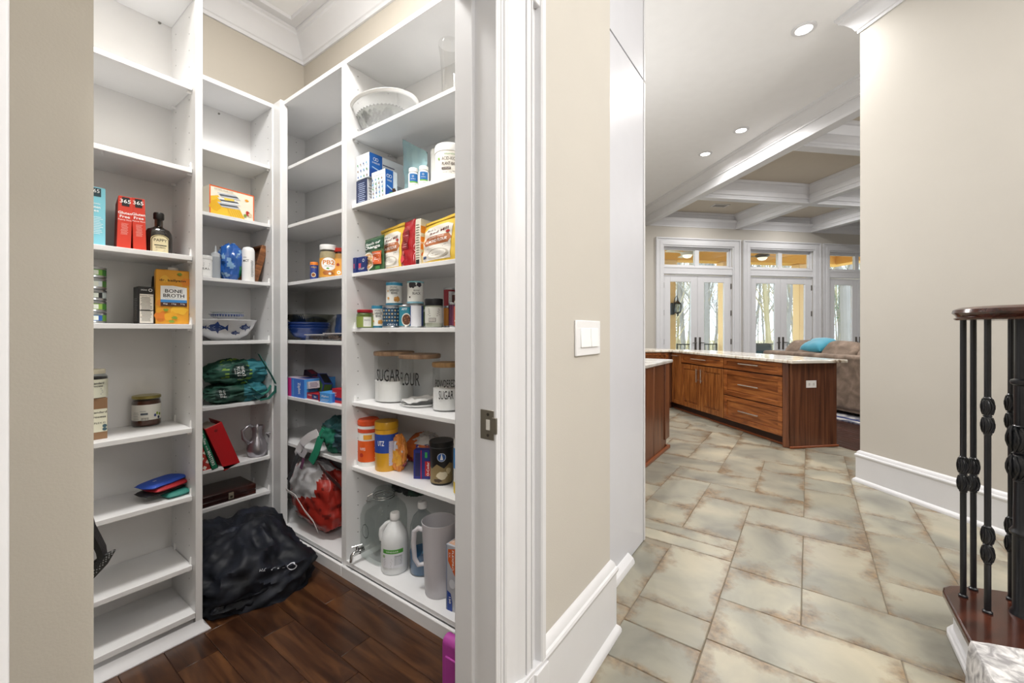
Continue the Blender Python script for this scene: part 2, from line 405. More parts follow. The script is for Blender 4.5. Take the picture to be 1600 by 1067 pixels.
for i in range(-12, 24):
    for j in range(-26, 14):
        if (i, j) in used or blocked(X0+G*(i+.5), Y0+G*(j+.5)): continue
        opts = [(2, 1), (2, 1), (1, 2), (1, 2), (1, 1), (2, 2)] if (i+2*j) % 5 else [(1, 1)]
        rt.shuffle(opts)
        for a, b in opts+[(1, 1)]:
            cells = [(i+p, j+q) for p in range(a) for q in range(b)]
            if all(c not in used for c in cells): break
        used.update(cells); tile(X0+G*i, X0+G*(i+a), Y0+G*j, Y0+G*(j+b))
# ---- pantry floor planks (run along y) and living room planks (run along t)
pf = MB(); pf.box(-.42, 1.56, .69, 2.98, -.03, .0012); pfl = struct(pf.build('floor', mat('#20120b', .6), origin=(0, 0, 0)), 'dark brown plank floor of the pantry')
rp = random.Random(5); x = -.40
while x < 1.5:
    wd = .127; y = .70-rp.uniform(0, .6)
    while y < 2.9:
        L = rp.uniform(.45, 1.0); a = max(y, .70); b = min(y+L, 2.95)
        if b-a > .03:
            m = MB(); m.box(x+.0006, x+wd-.0006, a+.0006, b-.0006, -.01, .004); m.build('plank', DARKWOOD, parent=pfl, bevel=.0012, seg=1)
        y += L
    x += wd
lf = MB(); lf.prism([ST(s, t)[:2] for s, t in [(-3.2, tile_edge), (8.3, tile_edge), (8.3, 12.2), (-3.2, 12.2)]], -.12, -.004)
lfl = struct(lf.build('floor', mat('#1c0c09', .6), origin=(0, 0, 0)), 'dark red-brown plank floor of the living room')
t = tile_edge
while t < 5.6:
    s = 2.6-rp.uniform(0, .6)
    while s < 5.4:
        L = rp.uniform(.6, 1.2); m = MB(tf=ST); m.box(s+.001, s+L-.001, t+.001, t+.088, -.01, .002); m.build('plank', LIVWOOD, parent=lfl, bevel=.001, seg=1); s += L
    t += .09
# ---- door wall between hall and pantry (outer face y=.65, inner y=.73)
DX0, DX1, DH = .038, .80, 2.115
m = MB(); m.box(-2.6, DX0-.012, .65, .73, 0, CEIL); m.box(DX1+.012, 1.577, .65, .73, 0, CEIL); m.box(DX0-.012, DX1+.012, .65, .73, DH+.012, CEIL)
struct(m.build('wall_front', WALL), 'beige hall wall with the pantry doorway')
m = MB(); m.box(DX1, DX1+.03, .625, .755, 0, DH+.02); m.box(DX1-.011, DX1+.002, .695, .755, 0, DH); m.box(DX0-.03, DX0, .625, .755, 0, DH+.02)
m.box(DX0-.03, DX1+.03, .625, .755, DH, DH+.03); m.box(DX0, DX1, .695, .755, DH-.011, DH)
jamb = struct(m.build('trim_1', WHITE, bevel=.002), 'white door jamb with stop')
def casing_prof(x0, sgn):       # (x, y) section of the fluted casing, from the opening outwards
    P = [(0, .65), (0, .628), (.006, .624), (.010, .628), (.014, .622), (.019, .622), (.022, .628), (.026, .620), (.032, .618), (.037, .621), (.041, .626), (.055, .632), (.075, .633),
         (.095, .628), (.108, .621), (.116, .619), (.117, .626), (.121, .626), (.122, .618), (.142, .618), (.143, .624), (.147, .624), (.148, .618), (.153, .618), (.154, .624),
         (.160, .627), (.170, .633), (.182, .630), (.184, .612), (.188, .608), (.205, .608), (.209, .612), (.209, .65)]
    return [(x0+sgn*a, b) for a, b in P]
m = MB(); m.prism(casing_prof(DX1+.004, 1), .285, DH+.10); c1 = struct(m.build('trim_2', WHITE, smooth=20), 'white fluted casing right of the pantry door')
m = MB(); m.prism([(DX1+.002, .65), (DX1+.002, .612), (DX1+.040, .612), (DX1+.044, .606), (DX1+.12, .606), (DX1+.124, .612), (DX1+.15, .612), (DX1+.154, .602), (DX1+.216, .602), (DX1+.216, .65)], 0, .276)
m.prism([(DX1+.002, .65), (DX1+.002, .616), (DX1+.04, .616), (DX1+.15, .612), (DX1+.214, .606), (DX1+.214, .65)], .276, .287)
m.build('plinth_block', WHITE, parent=c1, bevel=.002)
m = MB(); m.prism(casing_prof(DX0-.012, -1), 0, DH+.10); struct(m.build('trim_3', WHITE, smooth=20), 'white casing left of the pantry door')
m = MB(); m.box(DX0-.22, DX1+.22, .615, .65, DH+.02, DH+.22); struct(m.build('trim_4', WHITE, bevel=.004), 'white head casing over the pantry door')
# strike plate
m = MB(); zc = .985; m.box(DX1-.0015, DX1+.001, .632, .675, zc-.037, zc+.037); m.box(DX1-.005, DX1+.001, .622, .636, zc-.02, zc+.02)
sp = tag(m.build('strike_plate', mat('#8b867c', .35, metal=.9), bevel=.001), 'small satin metal strike plate on the white door jamb', 'strike plate')
m = MB(); m.box(DX1-.002, DX1, .644, .656, zc-.013, zc+.013); m.build('latch_hole', mat('#d8d4cc', .5), parent=sp)
for d_ in (-.026, .026): m = MB(); m.tube([(DX1-.0025, .65, zc+d_), (DX1-.0005, .65, zc+d_)], .004, 10); m.build('screw', mat('#4f4b45', .4, metal=.8), parent=sp)
# ---- baseboards
def base_prof(h, d=.02):
    return [(0, 0), (d+.016, 0), (d+.016, .012), (d+.012, .022), (d+.004, .030), (d, .034), (d, h-.055), (d+.004, h-.05), (d+.007, h-.038), (d+.004, h-.030), (d-.002, h-.026), (d-.006, h-.012), (d-.012, h-.004), (.003, h), (0, h)]
m = MB(); m.mould(base_prof(.295), [(DX1+.216, .65), (1.577, .65), (1.577, .774)], left=False); m.mould([(0, 0), (.036, 0), (.036, .012), (.030, .026), (.018, .036), (.006, .044), (0, .046)], [(1.60, .775), (2.125, .775)], left=False)
struct(m.build('baseboard_left', WHITE, smooth=25), 'tall white baseboard along the beige wall')
m = MB(); P = [ST(2.83, 4.05)[:2], ST(2.83, 3.31)[:2], ST(-3.2, 3.31)[:2]]; m.mould(base_prof(.255), P, left=False)
struct(m.build('baseboard_right', WHITE, smooth=25), 'tall white baseboard along the right hand wall')
# outlet in that baseboard
def outlet(name, o, du, nn, label, horizontal=True, wdt=.115, hgt=.07):
    O = Vector(o); U = Vector(du).normalized(); N = Vector(nn).normalized(); Z = Vector((0, 0, 1))
    def pr(mb, u0, u1, v0, v1, l0, l1):
        mb.add([tuple(O+U*u+Z*v+N*l) for l in (l0, l1) for v in (v0, v1) for u in (u0, u1)], [(0, 2, 3, 1), (4, 5, 7, 6), (0, 1, 5, 4), (2, 6, 7, 3), (0, 4, 6, 2), (1, 3, 7, 5)])
    m = MB(); pr(m, -wdt/2, wdt/2, -hgt/2, hgt/2, 0, .006); r = tag(m.build(name, mat('#f2f0ee', .35), bevel=.002), label, 'outlet')
    for k in (-1, 1):
        m = MB(); pr(m, k*wdt*.22-.013, k*wdt*.22+.013, -.017, .017, .005, .0085); rc = m.build('receptacle', mat('#e6e3df', .4), parent=r, bevel=.002)
        m = MB(); [pr(m, k*wdt*.22-.007, k*wdt*.22+.005, z-.0012, z+.0012, .008, .0092) for z in (-.006, .006)]; m.build('slot', DARKHOLE, parent=rc)
    return r
p = ST(1.72, 3.31-.021, .125); outlet('wall_outlet', p, (-1, -1, 0), (-1, 1, 0), 'white outlet plate set in the baseboard behind the iron balusters')
# ---- right hall wall, its crown, ceilings and beam
m = MB(tf=ST); m.box(-3.2, 2.83, 3.31, 4.05, 0, CEIL); struct(m.build('wall_right', WALL), 'long beige wall behind the staircase')
CR = [(0, -.17), (.012, -.17), (.014, -.15), (.022, -.145), (.035, -.115), (.07, -.07), (.098, -.05), (.102, -.035), (.112, -.03), (.118, -.012), (.118, 0), (0, 0)]
def crown(name, path, z, closed=False, left=True, sc=1, label=None, msc=1):
    m = MB(); m.mould([(a*msc, z+b*sc) for a, b in CR], path, closed, left); return struct(m.build(name, WHITE, smooth=20), label)
crown('trim_5', [ST(2.83, 4.05)[:2], ST(2.83, 3.31)[:2], ST(-3.2, 3.31)[:2]], CEIL, left=False, label='white crown at the top of the right wall')
m = MB(tf=ST); m.box(-3.2, 8.4, -7, 4.2, CEIL, CEIL+.1); struct(m.build('ceiling', CEILM), 'white hall and kitchen ceiling')
BT = 4.20; BZ = 3.50
m = MB(tf=ST); m.box(2.83, 8.3, BT, BT+.13, BZ, CEIL+.1); m.box(2.83, 8.3, BT-.006, BT+.136, BZ-.004, BZ+.03); struct(m.build('trim_6', WHITE, bevel=.003), 'white beam between the kitchen and the living room')
crown('trim_7', [ST(8.3, BT)[:2], ST(2.83, BT)[:2]], CEIL, left=False, sc=.95, label='white crown along the kitchen side of the beam')
# coffered living-room ceiling
m = MB(tf=ST); m.box(-3.2, 8.4, BT, 12.2, CEIL, CEIL+.1); struct(m.build('ceiling', COFFER), 'beige coffered living room ceiling')
sb = [0.55, 2.5, 4.49, 6.47]; tb = [6.49, 8.42, 10.35]; hw = .065
for s in sb:
    m = MB(tf=ST); m.box(s-hw, s+hw, BT+.13, 12.1, BZ, CEIL); m.box(s-hw-.006, s+hw+.006, BT+.14, 12.1, BZ-.002, BZ+.025); struct(m.build('trim_8', WHITE, bevel=.003), 'white ceiling beam crossing the living room')
for t in tb:
    m = MB(tf=ST); m.box(-3.1, 8.3, t-hw, t+hw, BZ+.001, CEIL); m.box(-3.1, 8.3, t-hw-.006, t+hw+.006, BZ-.003, BZ+.025); struct(m.build('trim_9', WHITE, bevel=.003), 'white ceiling beam running towards the far windows')
ss = [-1.4]+sb+[8.3+hw]; tt = [BT+.065]+tb+[12.1]
CC = [(0, -.26), (.008, -.26), (.01, -.24), (.03, -.225), (.032, -.15), (.045, -.14), (.055, -.12), (.10, -.05), (.125, -.04), (.13, -.02), (.13, 0), (0, 0)]
for i in range(len(ss)-1):
    for j in range(len(tt)-1):
        a, b = ss[i]+hw, ss[i+1]-hw; c, d = tt[j]+hw, tt[j+1]-hw
        if b < 2: continue
        m = MB(tf=lambda x, y, z: ST(x, y, z)); m.mould([(o, CEIL-.002+z) for o, z in CC], [(a, c), (b, c), (b, d), (a, d)], closed=True, left=True)
        struct(m.build('trim_10', WHITE, smooth=20), 'white crown inside a ceiling coffer')
# coffer vent
p = fl(1125, 321.5, CEIL-.01); m = MB(tf=lambda x, y, z: (p[0]+(x+y)*R2, p[1]+(x-y)*R2, z)); m.box(-.09, .09, -.17, .17, CEIL-.012, CEIL)
v = tag(m.build('ceiling_vent', mat('#d8d5cf', .5), bevel=.003), 'white louvred air vent in the beige ceiling coffer', 'vent')
m = MB(tf=lambda x, y, z: (p[0]+(x+y)*R2, p[1]+(x-y)*R2, z)); [m.box(-.06, .06, -.13+k*.03, -.118+k*.03, CEIL-.016, CEIL-.012) for k in range(9)]; m.build('louvre', mat('#77726a', .6), parent=v)
# ---- other enclosing walls
m = MB(tf=ST); m.box(-3.3, -3.2, -7, 12.2, 0, CEIL); struct(m.build('wall_back', WALL), 'wall behind the viewer')
m = MB(tf=ST); m.box(-3.2, 8.4, -7.1, -7, 0, CEIL); struct(m.build('wall_left', WALL), 'far kitchen wall out of view')
m = MB(tf=ST); m.box(-3.2, 8.4, 12.1, 12.2, 0, CEIL); struct(m.build('wall_side', WALL), 'living room side wall out of view')
# ---- pantry walls, ceiling, crown
m = MB(); m.box(-.42, 1.56, 2.88, 2.98, 0, PCEIL); struct(m.build('wall_back', PWALL), 'beige back wall of the pantry')
m = MB(); m.box(1.49, 1.577, .73, 2.98, 0, PCEIL); struct(m.build('wall_right', PWALL), 'beige right wall of the pantry')
m = MB(); m.box(-.42, -.35, .73, 2.98, 0, PCEIL); struct(m.build('wall_left', PWALL), 'left wall of the pantry')
m = MB(); m.box(-.35, .625, 2.305, 2.88, 0, PCEIL); struct(m.build('wall_back', PWALL), 'bumped out wall behind the left pantry shelves')
m = MB(); m.box(-.35, .168, 1.10, 1.22, 0, PCEIL); struct(m.build('wall_stub', mat('#c6c0b4', .75, var=.012, vs=3, bump=.05, bs=220)), 'short beige return wall just inside the pantry door')
m = MB(); m.box(-.42, 1.56, .73, 2.98, PCEIL, PCEIL+.08); struct(m.build('ceiling', CEILM), 'white pantry ceiling')
crown('trim_11', [(1.49, .73), (1.49, 2.88), (.625, 2.88), (.625, 2.305), (-.35, 2.305)], PCEIL, left=True, label='white crown moulding round the pantry')
m = MB(); m.mould([(0.118, PCEIL-.02), (.17, PCEIL-.02), (.175, PCEIL-.008), (.175, PCEIL), (.118, PCEIL)], [(1.49, .73), (1.49, 2.88), (.625, 2.88)], left=True); struct(m.build('trim_12', WHITE), 'flat white border of the pantry ceiling')
# ---- tall white cabinet end beside the hall wall
m = MB(); m.box(1.60, 2.40, .80, 1.45, .0, CEIL-.01)
tc = tag(m.build('tall_cabinet', mat('#dcdde0', .4, var=.01)), 'tall white cabinet with a flat panelled side standing past the beige wall', 'cabinet')
zj = 2.674; PAN = mat('#cfd0d6', .35, var=.01)
m = MB(); m.box(1.585, 2.372, .775, .80, .004, zj-.005); m.build('lower_panel', PAN, parent=tc, bevel=.002)
m = MB(); m.box(1.585, 2.372, .775, .80, zj+.005, CEIL-.015); m.build('upper_panel', PAN, parent=tc, bevel=.002)
m = MB(); m.box(2.380, 2.402, .772, .80, .004, zj-.012); m.build('edge_strip', WHITE, parent=tc, bevel=.002)
m = MB(); m.box(2.380, 2.402, .772, .80, zj+.002, CEIL-.015); m.build('edge_strip', WHITE, parent=tc, bevel=.002)
# ---- light switch
pA = rx(898, 1)  # face plane y=.65
a = ry(897, .65); b = ry(935, .65); z0 = zof(557, a); z1 = zof(500, a)
m = MB(); m.box(a[0], b[0], .642, .65, z0, z1); sw = tag(m.build('light_switch', mat('#e9e9ea', .3), bevel=.003), 'white square double rocker light switch on the beige wall', 'light switch')
W_ = b[0]-a[0]; H_ = z1-z0
for q0, q1 in ((.16, .55), (.57, .88)):
    m = MB(); m.add([(a[0]+W_*q, .642-d, z) for (z, d) in ((z0+H_*.24, .006), (z1-H_*.22, .002)) for q in (q0, q1)]+[(a[0]+W_*q, .642, z) for z in (z0+H_*.24, z1-H_*.22) for q in (q0, q1)],
                    [(0, 1, 3, 2), (4, 6, 7, 5), (0, 4, 5, 1), (2, 3, 7, 6), (0, 2, 6, 4), (1, 5, 7, 3)]); m.build('rocker', mat('#f6f6f6', .25), parent=sw, bevel=.001)
# ---- recessed lights
GLOW = emit('lamp_lens', '#fffaf0', 9)
names = ['large recessed ceiling light nearest the top of the picture', 'middle recessed ceiling light above the kitchen', 'farthest small recessed ceiling light by the beam']
for i, p in enumerate(CANS+OFF[:0]):
    e = empty('recessed_light', (p[0], p[1], CEIL), names[i], 'ceiling light', 'recessed lights in the white ceiling')
    m = MB(); m.lathe([(.062, 0), (.092, 0), (.092, -.006), (.085, -.010), (.064, -.012), (.062, -.010), (.062, 0)], (p[0], p[1], CEIL), 32, cap=False); m.build('trim_ring', WHITE, parent=e)
    m = MB(); m.lathe([(.0001, -.004), (.063, -.004), (.063, -.007), (.0001, -.010)], (p[0], p[1], CEIL), 32, cap=False); m.build('lens', GLOW, parent=e)
# ---- far wall with french doors
FS = 8.3; units = [(4.495, 6.535), (6.60, 8.61), (8.67, 10.69)]
m = MB(tf=ST)
zt = 3.06; edges = []
def hole(u): return (u[0]+.19, u[1]-.19)
xs = [-7]+[q for u in units for q in hole(u)]+[12.1]
for k in range(0, len(xs), 2): m.box(FS, FS+.14, xs[k], xs[k+1], 0, CEIL)
for u in units: h = hole(u); m.box(FS, FS+.14, h[0], h[1], zt+.02, CEIL)
struct(m.build('wall_far', WALL), 'beige far wall with three pairs of french doors')
crown('trim_13', [ST(FS, BT+.13)[:2], ST(FS, 12.1)[:2]], BZ+.17, left=False)
CP = [(0, 0), (0, .012), (.008, .026), (.02, .03), (.03, .024), (.05, .022), (.09, .022), (.1, .034), (.115, .036), (.125, .03), (.16, .03), (.168, .044), (.185, .046), (.19, .03), (.19, 0)]
for k, u in enumerate(units):
    c, d = u; h = hole(u)
    m = MB(tf=lambda x, y, z: ST(x, y, z))
    # casing: concentric steps
    for off, pr in ((0, .045), (.03, .028), (.09, .036), (.15, .02)):
        o2 = off+.03 if off in (0,) else off+.07; o2 = min(o2, .19)
        if off == 0: o2 = .03
        m.box(FS-pr, FS+.01, c+off, c+o2, 0, 3.255-off); m.box(FS-pr, FS+.01, d-o2, d-off, 0, 3.255-off); m.box(FS-pr, FS+.01, c+o2, d-o2, 3.255-o2, 3.255-off)
    struct(m.build('window_%d' % (k+1), WHITE, bevel=.003), 'white stepped casing round a french door and its transom')
    fr = MB(tf=ST); a, b = h; mid = (a+b)/2
    # frame, transom bar
    fr.box(FS+.02, FS+.14, a, a+.02, 0, zt+.02); fr.box(FS+.02, FS+.14, b-.02, b, 0, zt+.02); fr.box(FS+.02, FS+.14, a, b, zt, zt+.02)
    fr.box(FS-.004, FS+.12, a, b, 2.46, 2.64); fr.box(FS-.012, FS+.02, a, b, 2.47, 2.49); fr.box(FS-.012, FS+.02, a, b, 2.60, 2.63)
    f_ = fr.build('door_%d' % (k+1), WHITE, bevel=.003, origin=ST(FS, mid, 0)); struct(f_, 'white french doors under a two pane transom')
    tr = MB(tf=ST)
    tr.box(FS+.06, FS+.11, a+.02, b-.02, 2.64, 2.68); tr.box(FS+.06, FS+.11, a+.02, b-.02, 3.0, zt); tr.box(FS+.05, FS+.12, mid-.05, mid+.05, 2.64, zt); tr.box(FS+.06, FS+.11, a+.02, a+.06, 2.64, zt); tr.box(FS+.06, FS+.11, b-.06, b-.02, 2.64, zt)
    tr.build('transom_frame', WHITE, parent=f_, bevel=.003)
    for q0, q1 in ((a+.06, mid-.05), (mid+.05, b-.06)):
        g_ = MB(tf=ST); g_.box(FS+.082, FS+.088, q0, q1, 2.68, 3.0); g_.build('pane', GLASS, parent=f_)
    for side, (q0, q1) in enumerate(((a+.022, mid-.003), (mid+.003, b-.022))):
        L = MB(tf=ST); st = .155
        L.box(FS+.03, FS+.075, q0, q0+st, .02, 2.45); L.box(FS+.03, FS+.075, q1-st, q1, .02, 2.45); L.box(FS+.03, FS+.075, q0+st, q1-st, .02, .30); L.box(FS+.03, FS+.075, q0+st, q1-st, 2.30, 2.45)
        lf_ = L.build('door_leaf', WHITE, parent=f_, bevel=.004)
        g_ = MB(tf=ST); g_.box(FS+.05, FS+.056, q0+st, q1-st, .30, 2.30); g_.build('pane', GLASS, parent=lf_)
        hq = q0-.008 if side == 0 else q1+.008
        for zz in (.35, .98, 1.62, 2.22):
            H = MB(tf=ST); H.box(FS+.015, FS+.03, hq-.012, hq+.012, zz-.06, zz+.06); H.build('hinge', mat('#7d7a76', .4, metal=.7), parent=lf_, bevel=.002)
        hq = q1-.05 if side == 0 else q0+.05
        H = MB(tf=ST); H.box(FS+.018, FS+.03, hq-.022, hq+.022, .80, 1.08); H.tube([(FS+.02, hq, .96), (FS-.02, hq, .96), (FS-.025, hq+(-.10 if side == 0 else .10), .955)], .010, 8); H.build('handle', mat('#6e6a66', .35, metal=.8), parent=lf_, bevel=.002)
# ---- outdoors: porch, columns, header, railing, ground
STUCCO = mat('#e8c794', .85, var=.06, vs=2); HEADER = mat('#e0ac55', .85, var=.05, vs=2)
m = MB(tf=ST); m.box(FS+.14, 11.9, 3.0, 12, -.25, -.05); struct(m.build('floor', mat('#cfcac0', .8)), 'pale porch floor outside')
m = MB(tf=ST); m.box(11.9, 130, -90, 130, -2.2, -2.0); tag(m.build('ground', ramp_mat('leaf_litter', [(.3, '#8d8468'), (.5, '#b3ab86'), (.7, '#c9c29c')], nscale=.6, rough=.9), origin=ST(12, 10, -2)), None, None); COL.objects[-1]
struct(bpy.data.objects['ground'], 'pale leafy ground of the woods')
def tpx(px, s): 
    r = (px-800)/FPX; d = s/(.9871-.1599*r); return d*(.1599+.9872*r)
CS = 11.2; cols = [(1032, 1056), (1130, 1153), (1249, 1272)]
te = tpx(1325, CS)
m = MB(tf=ST); m.box(CS, CS+.45, 2.5, te, 3.32, 4.0); m.box(FS+.14, CS, te-.45, te, 3.32, 4.0); struct(m.build('trim_14', HEADER), 'ochre header beam round the porch')
m = MB(tf=ST); m.box(FS+.14, CS+.45, 2.5, te, 3.98, 4.05); struct(m.build('ceiling', mat('#e3b468', .85)), 'ochre porch ceiling')
for p0, p1 in cols:
    t0 = tpx(p0, CS); t1 = tpx(p1, CS); m = MB(tf=ST); m.box(CS, CS+.25, t0, t1, -.05, 3.32); m.box(CS-.03, CS+.28, t0-.03, t1+.03, 3.16, 3.3)
    struct(m.build('trim_15', STUCCO, bevel=.01), 'tan stucco porch column')
# ================================================================== OUTDOOR THINGS
# railing
def railing(px0, px1, label):
    t0 = tpx(px0, CS+.2); t1 = tpx(px1, CS+.2); s = CS+.2; c = ST(s, (t0+t1)/2, -.05)
    e = empty('porch_railing', c, label, 'railing', None)
    m = MB(tf=ST); m.box(s-.015, s+.015, t0, t1, .80, .83); m.build('top_rail', IRON, parent=e); m = MB(tf=ST); m.box(s-.012, s+.012, t0, t1, .02, .045); m.build('bottom_rail', IRON, parent=e)
    n = int((t1-t0)/.13)
    for k in range(1, n): 
        q = t0+(t1-t0)*k/n; m = MB(tf=ST); m.box(s-.008, s+.008, q-.008, q+.008, .045, .80); m.build('baluster', IRON, parent=e)
    m = MB(tf=ST); m.box(s-.02, s+.02, t0, t0+.03, -.05, .84); m.build('post', IRON, parent=e); m = MB(tf=ST); m.box(s-.02, s+.02, t1-.03, t1, -.05, .84); m.build('post', IRON, parent=e)
    return e
railing(1057, 1120, 'black iron railing between the two left porch columns'); railing(1145, 1236, 'black iron railing between the middle and right porch columns'); railing(1260, 1322, 'black iron railing at the right end of the porch')
# lantern on the left column
lc = (CS-.10, tpx(1057, CS)-.02); L0 = ST(lc[0], lc[1], 1.75)
e = empty('wall_lantern', L0, 'dark iron carriage lantern on the left porch column', 'lantern')
m = MB(); m.lathe([(.001, 0), (.07, .01), (.08, .05), (.08, .30), (.06, .34), (.001, .36)], (L0[0]+.07*R2-.10, L0[1]+.07*R2+.10, L0[2]-.06), 12, sx=.5); m.build('backplate', IRON, parent=e)
m = MB(); m.tube([(L0[0]-.08, L0[1]+.10, L0[2]+.22), (L0[0]-.05, L0[1]+.06, L0[2]+.44), (L0[0]-.01, L0[1]+.02, L0[2]+.50), (L0[0], L0[1], L0[2]+.42), (L0[0], L0[1], L0[2]+.36)], .014, 8); m.build('arm', IRON, parent=e)
m = MB(); m.lathe([(.005, .40), (.02, .38), (.03, .345), (.10, .29), (.125, .265), (.125, .25), (.02, .25)], (L0[0], L0[1], L0[2]), 6); m.build('roof', IRON, parent=e)
m = MB(); m.lathe([(.085, .02), (.11, .25)], (L0[0], L0[1], L0[2]), 6, cap=False); m.build('glass_body', JARGLASS, parent=e, smooth=0)
m = MB(); [m.tube([(L0[0]+.085*math.cos(k*math.pi/3), L0[1]+.085*math.sin(k*math.pi/3), L0[2]+.02), (L0[0]+.11*math.cos(k*math.pi/3), L0[1]+.11*math.sin(k*math.pi/3), L0[2]+.25)], .008, 5) for k in range(6)]
m.lathe([(.005, -.10), (.025, -.07), (.02, -.04), (.06, -.01), (.09, .0), (.09, .02), (.005, .02)], L0, 12); m.build('frame', IRON, parent=e)
# porch fans
for i, (px, py, lab) in enumerate([(1074, 396, 'pale porch ceiling fan seen through the left transom'), (1191, 402, 'dark porch ceiling fan seen through the middle transom')]):
    s = 9.9; t = tpx(px, s); z = 3.25; c = ST(s, t, z); e = empty('ceiling_fan', c, lab, 'fan', 'ceiling fans on the porch')
    fm = mat('#b9b2a6', .4) if i == 0 else mat('#4a4036', .35, metal=.5)
    m = MB(); m.lathe([(.001, -.05), (.12, -.045), (.17, -.01), (.18, .02), (.12, .06), (.05, .09), (.02, .11), (.02, .70), (.06, .73), (.001, .73)], c, 20); m.build('motor', fm, parent=e)
    m = MB(); m.lathe([(.001, -.13), (.08, -.11), (.12, -.06), (.12, -.045), (.001, -.045)], c, 18); m.build('light_bowl', emit('fan_bowl', '#fff4dc', 1.2), parent=e)
    for k in range(3):
        a = k*2*math.pi/3+.5+i; m = MB(); m.add([(c[0]+r*math.cos(a)-w2*math.sin(a), c[1]+r*math.sin(a)+w2*math.cos(a), z+.01+w2*.18+dz) for dz in (0, .008) for r, w2 in ((.14, -.03), (.70, -.075), (.72, .06), (.14, .035))],
                                           [(3, 2, 1, 0), (4, 5, 6, 7), (0, 1, 5, 4), (1, 2, 6, 5), (2, 3, 7, 6), (3, 0, 4, 7)]); m.build('blade', mat('#8f7c62', .5) if i else mat('#cfc6b6', .5), parent=e)
# outdoor sofa
def rbox(mb, tf, x0, x1, y0, y1, z0, z1): mb.tf = tf; mb.box(x0, x1, y0, y1, z0, z1); mb.tf = None; return mb
t0 = tpx(1166, 9.4); t1 = tpx(1208, 9.4); e = empty('outdoor_sofa', ST(9.6, (t0+t1)/2, -.05), 'dark teal cushioned outdoor sofa behind the middle french door', 'sofa')
OUTC = mat('#2e5560', .9); OUTG = mat('#5e666a', .85)
for nm, bx, mm in [('base', (9.4, 10.2, t0, t1, -.05, .42), OUTC), ('backrest', (9.35, 9.55, t0, t1, .40, .74), OUTC), ('cushion', (9.36, 9.66, t0+.03, t1-.05, .66, .90), OUTG)]:
    m = MB(); rbox(m, ST, *bx); m.build(nm, mm, parent=e, bevel=.06, seg=3)
# trees: four bare crowns shared by many single trees
def bare(seed, h=11):
    rr = random.Random(seed); m = MB()
    def br(p, d, L, r, lv):
        n = 3; pts = [p]; q = p; dd = d
        for k in range(n):
            dd = (dd+Vector((rr.uniform(-1, 1), rr.uniform(-1, 1), rr.uniform(-.2, .5)))*(.10 if lv == 0 else .2)).normalized(); q = q+dd*L/n; pts.append(q)
        m.tube(pts, [r*(1-.55*k/n) for k in range(n+1)], 4 if lv < 2 else 3, cap=False)
        if lv < 3:
            for k in range((13, 6, 3)[lv]):
                f = rr.uniform(.18 if lv == 0 else .25, 1); i = min(int(f*n), n-1); b = pts[i].lerp(pts[i+1], f*n-i)
                a = rr.uniform(0, 6.28); up = rr.uniform(.8, 2.2); br(b, Vector((math.cos(a), math.sin(a), up)).normalized(), L*rr.uniform(.25, .42), r*(.20 if lv == 0 else .4)*(1.15-f*.5), lv+1)
    br(Vector((0, 0, 0)), Vector((0, 0, 1)), h, .11, 0)
    return m
BARK = [mat('#8f8a86', .9, var=.25, vs=2), mat('#aaa6a0', .9, var=.25, vs=2), mat('#b5a888', .9, var=.25, vs=2)]
protos = [bare(40+i) for i in range(4)]; pm = []
rr = random.Random(3)
for k in range(105):
    px = rr.uniform(1020, 1370); s = rr.choice([rr.uniform(19, 30), rr.uniform(24, 50), rr.uniform(30, 75)]); t = tpx(px, s)
    if k < 4:
        o = protos[k].build('bare_tree', BARK[k % 3], origin=(0, 0, 0), smooth=0, recalc=False); pm.append(o)
    else:
        o = pm[k % 4].copy(); COL.objects.link(o)
    o.location = ST(s, t, -2.02); o.rotation_euler = (0, 0, rr.uniform(0, 6.28)); q = rr.uniform(.8, 1.5); o.scale = (q, q, q*rr.uniform(.9, 1.3))
    tag(o, 'bare grey winter tree in the woods beyond the porch', 'tree', 'bare trees beyond the porch')
# one broad grey trunk right of the third pane and a green pine crown
for px, s, r0, lab in [(1325, 15, .20, 'broad grey forked tree trunk close behind the right french door')]:
    t = tpx(px, s); c = Vector(ST(s, t, -2)); m = MB()
    m.tube([c, c+Vector((0, .05, 3)), c+Vector((.1, .1, 5.2))], [r0*1.3, r0, r0*.9], 10); 
    for d in ((.9, .6), (-.8, .5)):
        m.tube([c+Vector((.1, .1, 5.0)), c+Vector((.1+d[0]*.6, .1-d[0]*.4, 6.3)), c+Vector((.1+d[0]*1.1, .1-d[0]*.8, 9))], [r0*.7, r0*.5, r0*.2], 8)
    tag(m.build('tree_trunk', BARK[0]), lab, 'tree')
for px, s in [(1338, 26), (1312, 34)]:
    t = tpx(px, s); c = Vector(ST(s, t, -2)); e = empty('pine_tree', c, 'green pine seen through the right panes, %s' % ('nearer of the two' if s < 30 else 'farther of the two'), 'tree', None)
    m = MB(); m.tube([c, c+Vector((0, 0, 12))], [.2, .05], 7); m.build('trunk', BARK[0], parent=e)
    m = MB(); r5 = random.Random(int(px))
    for k in range(1500):
        z = r5.uniform(4, 12); R = (12.5-z)*.28; a = r5.uniform(0, 6.28); q = R*r5.uniform(.2, 1); p = c+Vector((q*math.cos(a), q*math.sin(a), z)); d = Vector((r5.uniform(-1, 1), r5.uniform(-1, 1), r5.uniform(-.3, .6)))*.22
        n2 = d.cross(Vector((0, 0, 1))).normalized()*.05; m.add([p-n2, p+n2, p+d], [(0, 1, 2)])
    f_ = m.build('needles', mat('#4f7a52', .9, var=.3), parent=e, smooth=0, recalc=False); f_['kind'] = 'stuff'
m = MB(); r5 = random.Random(9)
